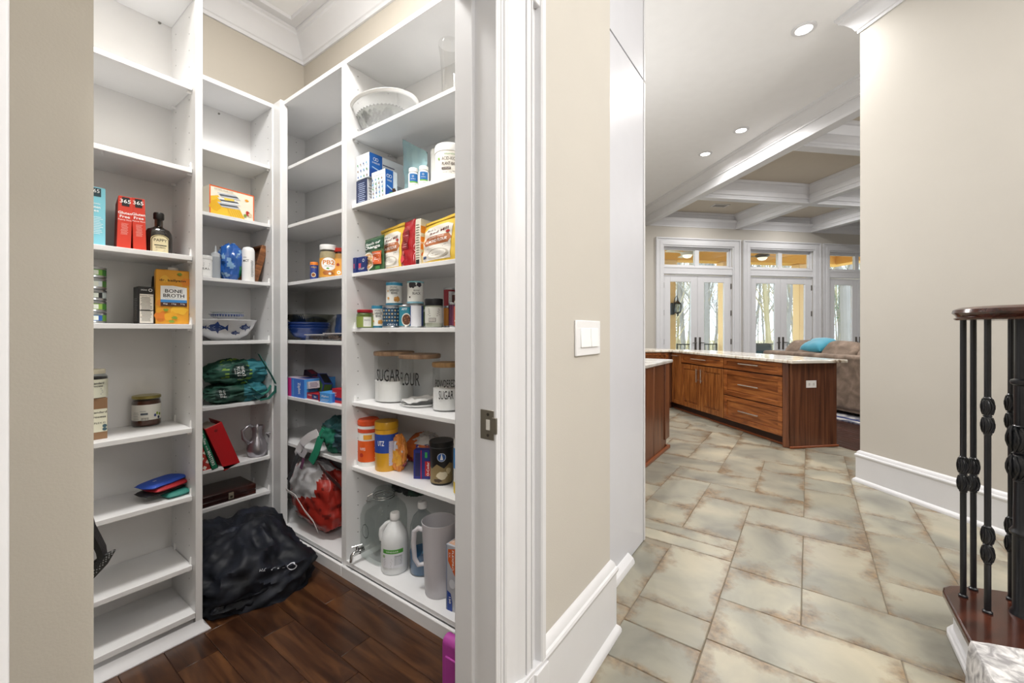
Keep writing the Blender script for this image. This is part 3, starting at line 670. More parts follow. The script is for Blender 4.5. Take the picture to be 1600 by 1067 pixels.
for k in range(2500):
    s = r5.uniform(12.5, 40); t = tpx(r5.uniform(1015, 1370), s); p = Vector(ST(s, t, -2)); z = r5.uniform(.0, 1.5+.03*s)
    p.z += z; d = Vector((r5.uniform(-.5, .5), r5.uniform(-.5, .5), r5.uniform(-.1, .9)))*.8; n2 = Vector((1, 1, 0)).normalized().cross(d).normalized()*.008*(1+s/25); m.add([p-n2, p+n2, p+d+n2, p+d-n2], [(0, 1, 2, 3)])
tag(m.build('brush', BARK[2], origin=ST(20, 18, -2), smooth=0, recalc=False), 'tan twiggy brush between the tree trunks', 'brush', None, 'stuff')
# ================================================================== KITCHEN
def bar_handle(parent, p0, p1, out, name='handle'):
    p0 = Vector(p0); p1 = Vector(p1); o = Vector(out); d = (p1-p0).normalized()
    m = MB(); m.tube([p0+o*.032, p1+o*.032], .007, 10); q = (p1-p0).length*.14
    for b in (p0+d*q, p1-d*q): m.tube([b, b+o*.032], .005, 8)
    return m.build(name, mat('#cfcac4', .25, metal=.9), parent=parent)
TF_ = 3.50; peni = empty('kitchen_peninsula', ST(5, 3.8, 0), 'walnut kitchen peninsula with drawers, doors and bar handles', 'cabinet')
m = MB(tf=ST); m.box(3.765, 6.6, 3.53, 4.07, .10, .885); m.box(3.80, 6.6, 3.585, 4.05, 0, .10); m.box(5.98, 6.6, 1.9, 3.53, .10, .885); m.box(6.02, 6.6, 1.9, 3.53, 0, .10); m.build('carcass', WALNUT_V, parent=peni)
m = MB(tf=ST); m.box(3.745, 3.765, 3.535, 4.09, .0, .885); ep = m.build('end_panel', WALNUT_V, parent=peni, bevel=.002)
m = MB(tf=ST); m.prism([(3.742, 3.535), (3.765, 3.535), (3.812, 3.50), (3.812, 3.53), (3.765, 3.56), (3.742, 3.56)], .0, .885); m.build('corner_filler', WALNUT_V, parent=peni, bevel=.001)
m = MB(tf=ST); m.box(3.728, 3.745, 3.52, 4.10, 0, .022); m.box(3.74, 6.0, 3.565, 3.585, 0, .022); m.build('shoe_moulding', mat('#8a4a28', .35), parent=peni, bevel=.004)
m = MB(tf=ST); m.box(3.77, 6.0, 3.575, 3.59, .0, .105); m.build('toe_kick', mat('#3d2016', .5), parent=peni)
def shaker(s0, s1, z0, z1, name, parent, tplane=TF_, hz=True, raised=False, hand=None, fr=.055, turn=False):
    g = .003; tf = (lambda a, b, z: ST(a, b, z)) if not turn else (lambda a, b, z: ST(b+(5.97-TF_), a, z))
    m = MB(tf=tf); mm = WALNUT_H if hz else WALNUT_D
    s0 += g; s1 -= g; z0 += g; z1 -= g
    f2 = min(fr, (z1-z0)*.3)
    m.box(s0, s0+fr, tplane, tplane+.022, z0, z1); m.box(s1-fr, s1, tplane, tplane+.022, z0, z1); m.box(s0+fr, s1-fr, tplane, tplane+.022, z0, z0+f2); m.box(s0+fr, s1-fr, tplane, tplane+.022, z1-f2, z1)
    o = m.build(name, mm, parent=parent, bevel=.002)
    m = MB(tf=tf); m.box(s0+fr, s1-fr, tplane+.010, tplane+.02, z0+f2, z1-f2)
    if raised: m.box(s0+fr+.02, s1-fr-.02, tplane+.004, tplane+.012, z0+f2+.02, z1-f2-.02)
    m.build('panel', WALNUT_D if not hz else WALNUT_H, parent=o, bevel=.003)
    if hand: 
        a, b = hand; q = [tf(a[0], tplane, a[1]), tf(b[0], tplane, b[1])]
        bar_handle(o, q[0], q[1], (-R2, R2, 0) if not turn else (-R2, -R2, 0))
    return o
for z0, z1 in ((.745, .885), (.415, .735), (.105, .410)):
    c = 4.278; zz = (z0+z1)/2+(.01 if z1 > .8 else .0); shaker(3.815, 4.742, z0, z1, 'drawer_front', peni, hand=((c-.16, zz), (c+.16, zz)))
shaker(4.748, 5.70, .745, .885, 'drawer_front', peni, hand=((5.06, .82), (5.40, .82)))
shaker(4.748, 5.222, .105, .735, 'cabinet_door', peni, hz=False, raised=True, hand=((5.175, .50), (5.175, .69)), fr=.065)
shaker(5.226, 5.70, .105, .735, 'cabinet_door', peni, hz=False, raised=True, hand=((5.275, .50), (5.275, .69)), fr=.065)
shaker(5.71, 5.955, .105, .885, 'cabinet_door', peni, hz=False, hand=((5.75, .84), (5.92, .84)), fr=.05)
for q0, q1 in ((2.9, 3.46), (2.3, 2.9)): shaker(q0, q1, .745, .885, 'drawer_front', peni, turn=True); shaker(q0, q1, .105, .735, 'cabinet_door', peni, hz=False, turn=True)
m = MB(tf=ST); m.prism([(3.655, 3.465), (5.935, 3.465), (5.935, 1.9), (6.78, 1.9), (6.72, 3.40), (5.6, 4.13), (3.655, 4.13)], .887, .921)
tag(m.build('counter_top', GRANITE, bevel=.008, seg=3), 'beige veined granite counter top on the walnut peninsula', 'counter top')
p = ST(3.7445, 3.776, .664); outlet('wall_outlet', p, (1, -1, 0), (-1, -1, 0), 'white double outlet on the dark end panel of the peninsula', wdt=.12, hgt=.075)
# left island, turned with the pantry walls
isl = empty('kitchen_island', (3.75, 1.7, 0), 'dark walnut kitchen island beside the white cabinet edge', 'cabinet')
m = MB(); m.box(3.0, 4.44, 1.21, 2.2, .0, .885); m.build('carcass', WALNUT_V, parent=isl)
for x0, x1 in ((3.0, 3.32), (3.325, 3.64), (3.645, 3.96), (3.965, 4.30)):
    m = MB(); m.box(x0, x1, 1.192, 1.212, .02, .885); m.build('side_board', WALNUT_V, parent=isl, bevel=.004)
m = MB(); m.box(4.305, 4.455, 1.180, 1.22, .11, .885); m.build('corner_post', WALNUT_V, parent=isl, bevel=.003)
m = MB(); m.box(2.98, 4.46, 1.172, 1.195, 0, .03); m.box(4.44, 4.46, 1.172, 2.2, 0, .03); m.build('shoe_moulding', mat('#7d4526', .35), parent=isl, bevel=.005)
m = MB(); m.box(2.95, 4.50, 1.155, 2.25, .887, .921); tag(m.build('counter_top', ramp_mat('grey_stone', [(.3, '#a9a6a0'), (.6, '#c9c7c2'), (.8, '#dad8d4')], nscale=3, detail=8, dist=1.5, rough=.15), bevel=.008, seg=3), 'pale grey stone top on the left walnut island', 'counter top')
# ================================================================== LIVING ROOM
sofa = empty('sofa', ST(5.5, 6.0, 0), 'large taupe suede sofa seen from behind, beyond the peninsula', 'sofa')
for nm, bx, bv in [('backrest', (3.6, 6.58, 5.62, 5.86, .10, .875), .05), ('arm', (6.30, 6.62, 5.66, 6.6, .10, .66), .06), ('arm', (3.5, 3.8, 5.66, 6.6, .10, .66), .06),
                   ('seat_cushion', (3.8, 5.05, 5.85, 6.62, .25, .50), .06), ('seat_cushion', (5.06, 6.3, 5.85, 6.62, .25, .50), .06), ('base', (3.6, 6.5, 5.66, 6.55, .06, .26), .02)]:
    m = MB(); rbox(m, ST, *bx); m.build(nm, LEATHER, parent=sofa, bevel=bv, seg=4)
def pillow(mb, c, u, v, w, a, b, th, nz=.0, seed=0, n=14):
    """soft cushion centred at c spanned by unit vectors u, v with normal w"""
    c, u, v, w = map(Vector, (c, u, v, w)); sd = Vector((seed*3.1, seed*1.7, 0))
    for sg in (1, -1):
        def fn(i, j, sg=sg):
            x = 2*i-1; y = 2*j-1; e_ = max(0, (1-x**4))*max(0, (1-y**4)); h = th*e_**.55; k = 1-.10*(abs(x*y))
            p = c+u*(a*x*k)+v*(b*y*k)+w*(sg*h)
            if nz: p += w*(nz*noise.noise(p*9+sd)*e_)+v*(nz*.5*noise.noise(p*7-sd))
            return tuple(p)
        mb.grid(fn, n, n)
    return mb
G_ = Vector((R2, -R2, 0)); E_ = Vector((R2, R2, 0)); Z_ = Vector((0, 0, 1))
for sc, ln, hh, sd in ((6.0, .36, .10, 1), (5.35, .30, .13, 2), (4.75, .34, .13, 3), (4.1, .35, .11, 4)):
    m = MB(); c = Vector(ST(sc, 5.92, .88)); pillow(m, c, E_, (Z_*.8+G_*.6).normalized(), (G_*.8-Z_*.6).normalized(), ln, .22, .10, .02, sd); m.build('back_cushion', LEATHER, parent=sofa, weld=True, smooth=80)
m = MB(); c = Vector(ST(5.80, 5.98, .985)); pillow(m, c, E_, (Z_*.45+G_*.9).normalized(), (Z_*.9-G_*.45).normalized(), .22, .20, .085, .012, 5)
tag(m.build('throw_pillow', mat('#2b8ba3', .6, var=.15, sheen=.5), weld=True, smooth=80), 'bright teal throw pillow lying on top of the suede sofa', 'pillow')
m = MB(); rbox(m, ST, 3.0, 6.2, 5.30, 8.4, .002, .014); rg = tag(m.build('area_rug', ramp_mat('rug', [(.35, '#2c3350'), (.5, '#8b8b92'), (.65, '#c7c4c0')], nscale=9, detail=5, rough=.95)), 'pale patterned rug with a blue border under the sofa', 'rug')
m = MB(); rbox(m, ST, 3.0, 6.2, 5.42, 5.50, .014, .0155); m.build('border', mat('#2a3768', .9), parent=rg)
# ================================================================== STAIRCASE
def CAMP(d, l, z=0): return (FW[0]*d+RT[0]*l, FW[1]*d+RT[1]*l, z)
Pn = [(1.675, 1.745), (1.655, 1.83), (1.60, 2.05), (1.55, 2.5), (.55, 2.5), (.55, .98)]     # (depth, lateral) outline of the starting step
dirv = Vector((1.368-1.660, 1.526-1.735)).normalized()
out = [Vector((1.40, 1.548)), Vector((1.60, 1.692)), Vector((1.650, 1.728)), Vector((1.672, 1.752)), Vector((1.685, 1.785)), Vector((1.685, 1.825)), Vector((1.672, 1.880)), Vector((1.655, 1.95)), Vector((1.60, 2.10)), Vector((1.45, 2.55)), Vector((.60, 2.55)), Vector((.60, .977))]
stair = empty('staircase', CAMP(1.4, 1.9, 0), 'bottom step of a staircase with a dark mahogany tread and white riser', 'staircase')
def poly3(pts, inset=0):
    c = sum(pts, Vector((0, 0)))/len(pts); r = []
    for i, p in enumerate(pts):
        d1 = (p-pts[i-1]).normalized(); d2 = (pts[(i+1) % len(pts)]-p).normalized(); n1 = Vector((d1.y, -d1.x)); n2 = Vector((d2.y, -d2.x)); n_ = (n1+n2).normalized()
        if n_.dot(c-p) < 0: n_ = -n_
        r.append(p+n_*inset)
    return [CAMP(p.x, p.y)[:2] for p in r]
m = MB(); m.prism(poly3(out), .150, .180); m.build('tread', MAHOG, parent=stair, bevel=.009, seg=3)
m = MB(); m.prism(poly3(out, .03), .0, .150); m.build('riser', WHITE, parent=stair)
m = MB(); m.prism(poly3(out, .012), .0, .026); m.prism(poly3(out, .019), .024, .036); m.build('riser_base', WHITE, parent=stair, bevel=.006, seg=2)
# carpet runner lies over the near part of the tread
def carpet_pt(u, v):
    # u along the edge across, v runs towards the viewer
    a = Vector((1.372, 1.535)).lerp(Vector((1.25, 1.95)), u); b = Vector((.62, .995)).lerp(Vector((.62, 2.5)), u); p = a.lerp(b, v); z = .186+.003*noise.noise(Vector((p.x*30, p.y*30, 0)))
    return CAMP(p.x, p.y, z)
CARPET = ramp_mat('carpet', [(.35, '#8c8a8a'), (.5, '#b9b7b6'), (.65, '#dcdad8')], nscale=26, detail=6, dist=1.0, rough=1, bump=.5)
m = MB(); m.grid(carpet_pt, 40, 40)
def carpet_side(u, v):
    a = Vector((1.372, 1.535)); b = Vector((.62, .995)); p = a.lerp(b, u); o = Vector((.58, -.81))*(.018*math.sin(v*math.pi*.5)); o = Vector((0, -1))*(.022*math.sin(v*math.pi/2)); p = p+o
    return CAMP(p.x, p.y, .186-.185*v*v if v > .3 else .186-.0056*(v/.3)**2*3)
m.grid(lambda u, v: carpet_side(u, v), 30, 8); 
tag(m.build('stair_runner', CARPET, weld=True, smooth=60), 'mottled grey carpet runner on the bottom stair', 'carpet')
# volute handrail
ctr = Vector((1.52, 1.915)); hr = []
rail_z = 1.262
m = MB()
prof = [(-.030, 0), (-.033, .006), (-.028, .012), (-.030, .018), (-.036, .026), (-.034, .038), (-.022, .046), (0, .049), (.022, .046), (.034, .038), (.036, .026), (.030, .018), (.028, .012), (.033, .006), (.030, 0)]
prof = [(a*1.5, b*1.05) for a, b in prof]
def railc(t_):      # plan path of the rail centre: comes in from the right, curls round the newel
    if t_ < .5:
        q = t_/.5; return Vector((1.20-.0*q, 0))
path = []
for k in range(0, 34):
    a = math.radians(-60+k*14.5); r = .184-.003*k
    path.append(Vector((ctr.x-r*math.cos(a), ctr.y+0.0-r*math.sin(a)*1.0)))
path = [Vector((1.25, 2.9)), Vector((1.27, 2.5)), Vector((1.31, 2.2))]+path
m.mould([(a, rail_z+b) for a, b in prof], [CAMP(p.x, p.y)[:2] for p in path]); 
hrl = empty('stair_railing', CAMP(ctr.x, ctr.y, .18), 'black iron stair railing with a curled dark wood handrail', 'railing')
m.build('handrail', MAHOG, parent=hrl, smooth=50)
m = MB(); cx = CAMP(ctr.x, ctr.y); m.lathe([(.001, rail_z), (.085, rail_z), (.088, rail_z+.04), (.07, rail_z+.05), (.001, rail_z+.052)], (cx[0], cx[1], 0), 28); m.build('volute_cap', MAHOG, parent=hrl)
def swirl(mb, c, z, r, h, n=10):     # leafy knuckle on a baluster
    pr = [(.5, 0), (.72, .04), (.62, .1), (.95, .2), (1.05, .3), (.85, .42), (.62, .48), (.8, .5), (.62, .52), (.9, .6), (1.05, .72), (.9, .85), (.62, .92), (.74, .96), (.5, 1)]
    mb.lathe([(r*a, z+h*b) for a, b in pr], (c[0], c[1], 0), 14)
    for k in range(n):
        a0 = 2*math.pi*k/n
        for z0_, z1_ in ((.08, .46), (.54, .94)):
            pts = []
            for q in range(6):
                f = q/5; a = a0+.5*math.sin(f*math.pi); rr_ = r*(.78+.34*math.sin(f*math.pi)); pts.append((c[0]+rr_*math.cos(a), c[1]+rr_*math.sin(a), z+h*(z0_+(z1_-z0_)*f)))
            mb.tube(pts, r*.11, 5)
BR = .0093
def baluster(d, l, knobs, r=BR, name='baluster', kr=.0165):
    c = CAMP(d, l); m = MB(); m.tube([(c[0], c[1], .18), (c[0], c[1], rail_z+.005)], r, 12)
    m.lathe([(r*1.5, .18), (r*1.5, .186), (r, .19)], (c[0], c[1], 0), 12)
    b = m.build(name, IRON, parent=hrl)
    for z in knobs:
        k = MB(); swirl(k, c, z-.072, kr, .145); k.build('knuckle', IRON, parent=b)
    return b
baluster(1.609, 1.767, [.658]); baluster(1.653, 1.856, [.640]); baluster(1.517, 1.756, [.43, .905]); baluster(1.590, 1.932, [.43, .905]); baluster(1.42, 1.86, [.43, .905]); 
c = CAMP(1.50, 1.872); m = MB(); m.lathe([(.038, .18), (.036, .19), (.030, .20), (.030, .47), (.036, .475), (.038, .483), (.034, .49), (.028, .50), (.026, .74), (.026, 1.02), (.034, 1.025), (.036, 1.033), (.034, 1.04), (.025, 1.045), (.025, rail_z+.004)], (c[0], c[1], 0), 24)
nw = m.build('newel_post', IRON, parent=hrl)
k = MB(); swirl(k, c, .66, .040, .22, 12); k.build('knuckle', IRON, parent=nw)
# ================================================================== PANTRY SHELVING
ZA = [2.216, 1.880, 1.525, 1.247, .826, .550, .268]
ZB = [2.202, 1.855, 1.507, 1.165, .813, .478, .272]
ZR = [2.200, 1.851, 1.509, 1.234, .865, .542]
ZL = [2.196, 1.848, 1.508, 1.165, .833, .559]
HOLE = mat('#8a8a8a', .8)
def shelving(name, label, tf, a0, a1, b0, b1, ztop, zs, th=.019, rec=.03, toe=.065, extra=None, deck=.087, sides=(.024, .024), holes=(), back=.008, loc=None, parent=None):
    o = tf((a0+a1)/2, b0, 0); r = empty(name, o, label, 'shelving', None) if parent is None else parent
    m = MB(tf=tf); m.box(a0, a0+sides[0], b0, b1, toe*0, ztop); m.build('side_panel', SHELF, parent=r, bevel=.0015)
    m = MB(tf=tf); m.box(a1-sides[1], a1, b0, b1, toe*0, ztop); m.build('side_panel', SHELF, parent=r, bevel=.0015)
    i0, i1 = a0+sides[0], a1-sides[1]
    m = MB(tf=tf); m.box(i0, i1, b1-back, b1, 0, ztop); m.build('back_panel', SHELF, parent=r)
    m = MB(tf=tf); m.box(i0, i1, b0, b1-back, ztop-.024, ztop); m.build('top_panel', SHELF, parent=r, bevel=.0015)
    m = MB(tf=tf); m.box(i0, i1, b0, b1-back, deck-.022, deck); m.build('bottom_panel', SHELF, parent=r, bevel=.0015)
    m = MB(tf=tf); m.box(i0, i1, b0+.02, b0+.035, 0, deck-.022); m.build('toe_kick', SHELF, parent=r)
    for z in zs:
        m = MB(tf=tf); m.box(i0+.0015, i1-.0015, b0+rec, b1-back-.001, z-th, z); sh = m.build('shelf', SHELF, parent=r, bevel=.0015)
        for a, sg in ((i0, 1), (i1, -1)):
            for b in (b0+rec+.018, b1-back-.05):
                m = MB(tf=tf); m.add([(a+sg*.0005, b-.006, z), (a+sg*.0005, b+.006, z), (a+sg*.0005, b+.003, z+.028), (a+sg*.0005, b-.003, z+.028), (a+sg*.007, b-.006, z), (a+sg*.007, b+.006, z), (a+sg*.004, b+.003, z+.028), (a+sg*.004, b-.003, z+.028)],
                                     [(0, 1, 2, 3), (4, 7, 6, 5), (0, 4, 5, 1), (1, 5, 6, 2), (2, 6, 7, 3), (3, 7, 4, 0)])
                m.box(min(a, a+sg*.014), max(a, a+sg*.014), b-.005, b+.005, z-th-.008, z-th-.001); m.build('shelf_clip', mat('#f4f4f4', .3), parent=sh)
    for a, sg, bs in holes:
        m = MB(tf=tf)
        for b in bs:
            z = .20
            while z < ztop-.05:
                n = 6; l = a+sg*.0006; m.add([(l, b+.0032*math.cos(k*1.047), z+.0032*math.sin(k*1.047)) for k in range(n)], [tuple(range(n))]); z += .068
        h = m.build('peg_holes', HOLE, parent=r, recalc=False, smooth=0); h['kind'] = 'stuff'
    return r
XY = lambda a, b, z: (a, b, z); YX = lambda a, b, z: (b, a, z)
uA = shelving('shelving_unit', 'tall white shelving unit nearest the left, mostly empty adjustable shelves', XY, -.34, .620, 2.0, 2.30, 2.588, ZA, rec=.03, holes=[(.596, -1, (2.07, 2.235))])
m = MB(); m.mould([(0, 0), (.022, 0), (.022, .008), (.014, .020), (.004, .032), (0, .05)], [(-.34, 2.0), (.620, 2.0), (.620, 2.30)], left=False); m.build('base_moulding', WHITE, parent=uA)
uB = shelving('shelving_unit', 'white shelving unit on the back wall in the corner, with bowls and tote bags', XY, .635, 1.168, 2.58, 2.878, 2.568, ZB, rec=.02, holes=[(1.144, -1, (2.63, 2.80))])
uR = shelving('shelving_unit', 'white shelving unit on the right wall filled with cans, jars and canisters', YX, .78, 1.876, 1.17, 1.488, 2.568, ZR, sides=(.02, .020), holes=[(1.856, -1, (1.235, 1.42))], deck=.083)
uL = shelving('shelving_unit', 'narrow white shelving unit in the right corner with blue bowls and boxes', YX, 1.8765, 2.868, 1.17, 1.488, 2.568, ZL, sides=(.020, .02), holes=[(2.848, -1, (1.235, 1.42))], deck=.083)
m = MB(); m.box(1.150, 1.192, 2.49, 2.579, 0, 2.568); m.build('corner_post', SHELF, parent=uL, bevel=.003)
m = MB(); m.box(1.155, 1.1695, .78, 1.876, .0, .058); m.build('base_board', SHELF, parent=uR, bevel=.004, seg=3); m = MB(); m.box(1.155, 1.1695, 1.8765, 2.49, .0, .058); m.build('base_board', SHELF, parent=uL, bevel=.004, seg=3)
# cam-lock fittings seen on back panels
# ================================================================== PACKAGE BUILDERS
PAPER = mat('#f1ede4', .55); INK = mat('#1c1c1e', .6); LGREY = mat('#9a9a9a', .6)
def block(name, label, cat, x0, x1, y0, y1, z0, z1, m_, group=None, bevel=.0012):
    m = MB(); m.box(x0, x1, y0, y1, z0, z1); return tag(m.build(name, m_, bevel=bevel, seg=1), label, cat, group)
def carton(name, label, cat, pA, pB, z0, h, th, m_, group=None, bevel=.0012):
    a = Vector(pA[:2]); b = Vector(pB[:2]); d = (b-a).normalized(); nn = Vector((-d.y, d.x))*th
    m = MB(); m.prism([tuple(a), tuple(b), tuple(b+nn), tuple(a+nn)], z0, z0+h); o = m.build(name, m_, bevel=bevel, seg=1, origin=((a+b).x/2, (a+b).y/2, z0)); tag(o, label, cat, group); return o, Deco(flat(a, b, z0)), (b-a).length
def cbox(name, label, cat, pl, pm_, x0, x1, z0, h, m_, group=None):
    """carton on the right wall: long front towards the room, short end towards the door"""
    yl = rx(pl, x0)[1]; ym = rx(pm_, x0)[1]
    o = block(name, label, cat, x0, x1, ym, yl, z0, z0+h, m_, group)
    return o, Deco(flat((x0, yl), (x0, ym), z0)), Deco(flat((x0, ym), (x1, ym), z0)), yl-ym, x1-x0
def lean(o, ax, deg):
    o.rotation_mode = 'QUATERNION'
    from mathutils import Quaternion
    o.rotation_quaternion = Quaternion(Vector(ax).normalized(), math.radians(deg))
def turn(name, prof, c, m_, label, cat, group=None, n=28, sx=1, sy=1, rot=0, cap=True):
    m = MB(); m.lathe(prof, c, n, sx, sy, cap, rot); return tag(m.build(name, m_), label, cat, group)
def can(label, c, r, h, body, cat='can', group=None, name='tin_can', rim='#b9bcbf'):
    z = c[2]; p = [(r*.93, 0), (r, .003), (r, .006), (r*.975, .009), (r*.975, h-.009), (r, h-.006), (r, h-.002), (r*.95, h), (r*.93, h-.004), (.001, h-.004)]
    o = turn(name, [(.001, .002)]+p[:4]+p[4:], c, mat(rim, .3, metal=.9), label, cat, group)
    m = MB(); m.lathe([(r*.98, .0095), (r*.98, h-.0095)], c, 28, cap=False); m.build('label', body, parent=o)
    return o, Deco(cyl(c, r*.982, z))
def jar(label, c, r, h, content, lid, lidh=.018, fill=.9, neck=.85, cat='jar', name='jar', lab=None, labr=(.15, .7), glassm=None, group=None):
    g = [(.001, 0), (r*.9, 0), (r, .006), (r, h*.74), (r*neck, h*.86), (r*neck, h-lidh*.5)]
    o = turn(name, g, c, glassm or JARGLASS, label, cat, group, cap=False)
    if content:
        m = MB(); m.lathe([(.001, .003), (r*.88, .003), (r*.96, .008), (r*.96, min(h*fill, h*.74)), (r*.93 if fill < .8 else r*neck*.95, h*fill), (.001, h*fill)], c, 24, cap=False); m.build('contents', content, parent=o)
    m = MB(); m.lathe([(r*neck*1.06, h-lidh), (r*neck*1.08, h-lidh*.9), (r*neck*1.08, h-.002), (r*neck*1.03, h), (.001, h)], c, 28, cap=False); m.lathe([(r*neck*1.06, h-lidh), (.001, h-lidh+.001)], c, 28, cap=False); m.build('lid', lid, parent=o)
    if lab:
        m = MB(); m.lathe([(r*1.008, h*labr[0]), (r*1.008, h*labr[1])], c, 28, cap=False); m.build('label', lab, parent=o)
    return o, Deco(cyl(c, r*1.014, c[2]))
def stand(px, py, z, w):
    p = fl(px, py, z); r = rad(w, p); k = 1+r*.95/math.hypot(*p); return (p[0]*k, p[1]*k, z), r*1.03
def hpx(py, c): return zof(py, c)-c[2]
def pouch_map(pA, pB, z0, h, th, flare=.0, topw=1):
    a = Vector(pA[:2]); b = Vector(pB[:2]); d = (b-a).normalized(); nn = Vector((d.y, -d.x)); w_ = (b-a).length; mid = (a+b)/2
    def mp(u, v, l, sg=1):       # u from left edge, v up, in metres
        x = (u/w_)*2-1; t = v/h; b_ = max(0, 1-x*x)**.5
        k = b_*th*.5*(max(0, 1-t**2.2)**.8)*(1 if t > .06 else (.75+.25*t/.06))
        wob = .003*math.sin(t*23+x*5)*b_*(1-.4*t)
        q = mid+d*((x*w_/2)*(1-.06*math.sin(math.pi*t))*(1+(topw-1)*t))+nn*(sg*k+l*(1 if sg > 0 else -1)+wob*sg)
        return (q.x, q.y, z0+v)
    mp.curved = True; return mp, w_
def pouch(label, pA, pB, z0, h, th, m_, cat='pouch', name='food_pouch', topm=None):
    mp, w_ = pouch_map(pA, pB, z0, h, th); m = MB(); m.mat(m_)
    m.grid(lambda i, j: mp(i*w_, j*h, 0, 1), 16, 16); m.grid(lambda i, j: mp(i*w_, j*h, 0, -1), 16, 16)
    b = mp(0, 0, 0); 
    o = m.build(name, weld=True, smooth=70); tag(o, label, cat); dz = Deco(lambda u, v, l: mp(u, v, l+.0012, 1), curved=True, ml=.012)
    return o, dz, w_
def blob(c, rad3, seed=0, crease=.02, ax=0, zmin=None, nu=56, nv=34, freq=5, pw=2.6, top=None, matf=None, mats=None, shear=(0, 0)):
    m = MB(); ca, sa = math.cos(ax), math.sin(ax); sd = Vector((seed*5.3, seed*2.1, seed*1.3))
    def fn(i, j):
        th = i*2*math.pi; ph = (j-.5)*math.pi; x = math.cos(ph)*math.cos(th); y = math.cos(ph)*math.sin(th); z = math.sin(ph)
        k = (abs(x)**pw+abs(y)**pw+abs(z)**pw)**(-1/pw); x *= k; y *= k; z *= k
        v = Vector((x*rad3[0], y*rad3[1], z*rad3[2])); q = Vector((x, y, z))
        n1 = noise.noise(q*freq*.35+sd); n2 = 1-abs(noise.noise(q*freq*.6+sd*2))*2.4; n3 = 1-abs(noise.noise(q*freq*1.5-sd))*2.4
        v += q.normalized()*(crease*(1.2*n1+.75*n2+.35*n3-.5))
        if top: v.z *= top(x, y) if v.z > 0 else 1
        v.x += shear[0]*z; v.y += shear[1]*z
        px_ = c[0]+v.x*ca-v.y*sa; py_ = c[1]+v.x*sa+v.y*ca; pz = c[2]+v.z
        if zmin is not None and pz < zmin: pz = zmin+(pz-zmin)*.02
        return (px_, py_, pz)
    m.grid(fn, nu, nv)
    if matf:
        m.mats = list(mats); m.m = [matf(sum((m.v[i] for i in f), Vector())/len(f), Vector(c)) for f in m.f]
    return m
from mathutils.bvhtree import BVHTree
def snap(mb, O, U, N, lift=.0025):
    bv = BVHTree.FromPolygons([tuple(v) for v in mb.v], mb.f); O = Vector(O); U = Vector(U).normalized(); N = Vector(N).normalized(); V = N.cross(U)
    if V.z < 0: V = -V
    def mp(u, v, l):
        p = O+U*u+V*v+N*1.0; h = bv.ray_cast(p, -N, 2.0)[0]
        if h is None: h = O+U*u+V*v
        return tuple(h+N*(l+lift))
    mp.curved = True; return mp
C_ = lambda h, r=.5, **k: mat(h, r, **k)
WH = C_('#f5f5f3'); RED = C_('#c33124'); NAVY = C_('#1b2f6d'); BLUE = C_('#1f58b5'); YEL = C_('#efc23a'); ORG_ = C_('#e8862e'); GRN = C_('#3f8f3d'); CREAM = C_('#e9e3d0')
# ================================================================== LEFT UNIT (A)
z = ZA[2]
pB = ry(165, 2.085); pA = (pB[0]-.062, pB[1]); o, d, w_ = carton('pasta_box', 'light blue pasta box standing at the left end of the shelf', 'box', pA, pB, z, zof(295, pB)-z, .17, C_('#7cc4d4'))
h = zof(295, pB)-z; d.rect(.018, h-.034, .05, h-.004, C_('#12353d')); d.text('365', .034, h-.014, .013, WH, w=.024); d.text('Organic', .032, h-.06, .008, WH, w=.032); d.text('Gluten', .032, h-.072, .009, WH, w=.032, bold=.02); d.text('Free', .032, h-.085, .009, WH, w=.024, bold=.02); d.lines(.010, .045, .055, h-.105, 11, WH, .22); d.build(o)
for k, (p0, p1, yt, lab, ang) in enumerate([(182, 204.5, 305, 'left of the two red pasta boxes on the third shelf', 1.5), (208, 229, 309, 'right of the two red pasta boxes, beside the dark bottle', -1.5)]):
    pA = ry(p0, 2.082); pB = ry(p1, 2.077); h = zof(yt, pA)-z; o, d, w_ = carton('pasta_box', lab, 'box', pA, pB, z+.001, h, .15, C_('#cf3a26'), 'red pasta boxes')
    d.rect(.010, h-.036, w_-.008, h-.003, INK); d.text('365', w_/2, h-.018, .014, WH, w=.030, bold=.02); d.text('Gluten', w_/2, h-.062, .010, WH, w=.038, bold=.03); d.text('Free', w_/2, h-.076, .010, WH, w=.028, bold=.03); d.text('Penne Rice', w_/2, h-.088, .005, WH, w=.036); d.lines(.009, .055, w_-.009, h-.10, 11, C_('#f0c9bf'), .2, 3); d.build(o); lean(o, (0, 1, 0), ang)
p = ry(248, 2.115); c = (p[0], p[1], z); r = rad(44, p); h = hpx(333, c)
BG = C_('#17120f', .12, coat=.6); m = MB()
m.lathe([(.001, 0), (r*.95, 0), (r, .006), (r, h*.42), (r*.96, h*.52), (r*.78, h*.60), (r*.42, h*.645), (r*.36, h*.66)], c, 32, sx=1, sy=.55, rot=math.radians(-4)); o = tag(m.build('syrup_bottle', BG), 'squat dark glass bottle with an arched cream label and black cap', 'bottle')
m = MB(); m.lathe([(r*.30, h*.655), (r*.30, h*.88)], c, 20, cap=False); m.build('glass_neck', glass('brown_glass', '#bdb0a0', clear=.8), parent=o); m = MB(); m.lathe([(.001, h*.84), (r*.36, h*.84), (r*.40, h*.86), (r*.40, h*.97), (r*.35, h), (.001, h)], c, 20); m.lathe([(.001, h*.66), (r*.14, h*.66), (r*.14, h*.84)], c, 12); m.build('stopper', BLACK, parent=o)
fy = c[1]-r*.55; d = Deco(curved=True, mp=lambda u, v, l: (c[0]+u, c[1]-r*.56*math.sqrt(max(.02, 1-(u/(r*1.02))**2))-l, z+v))
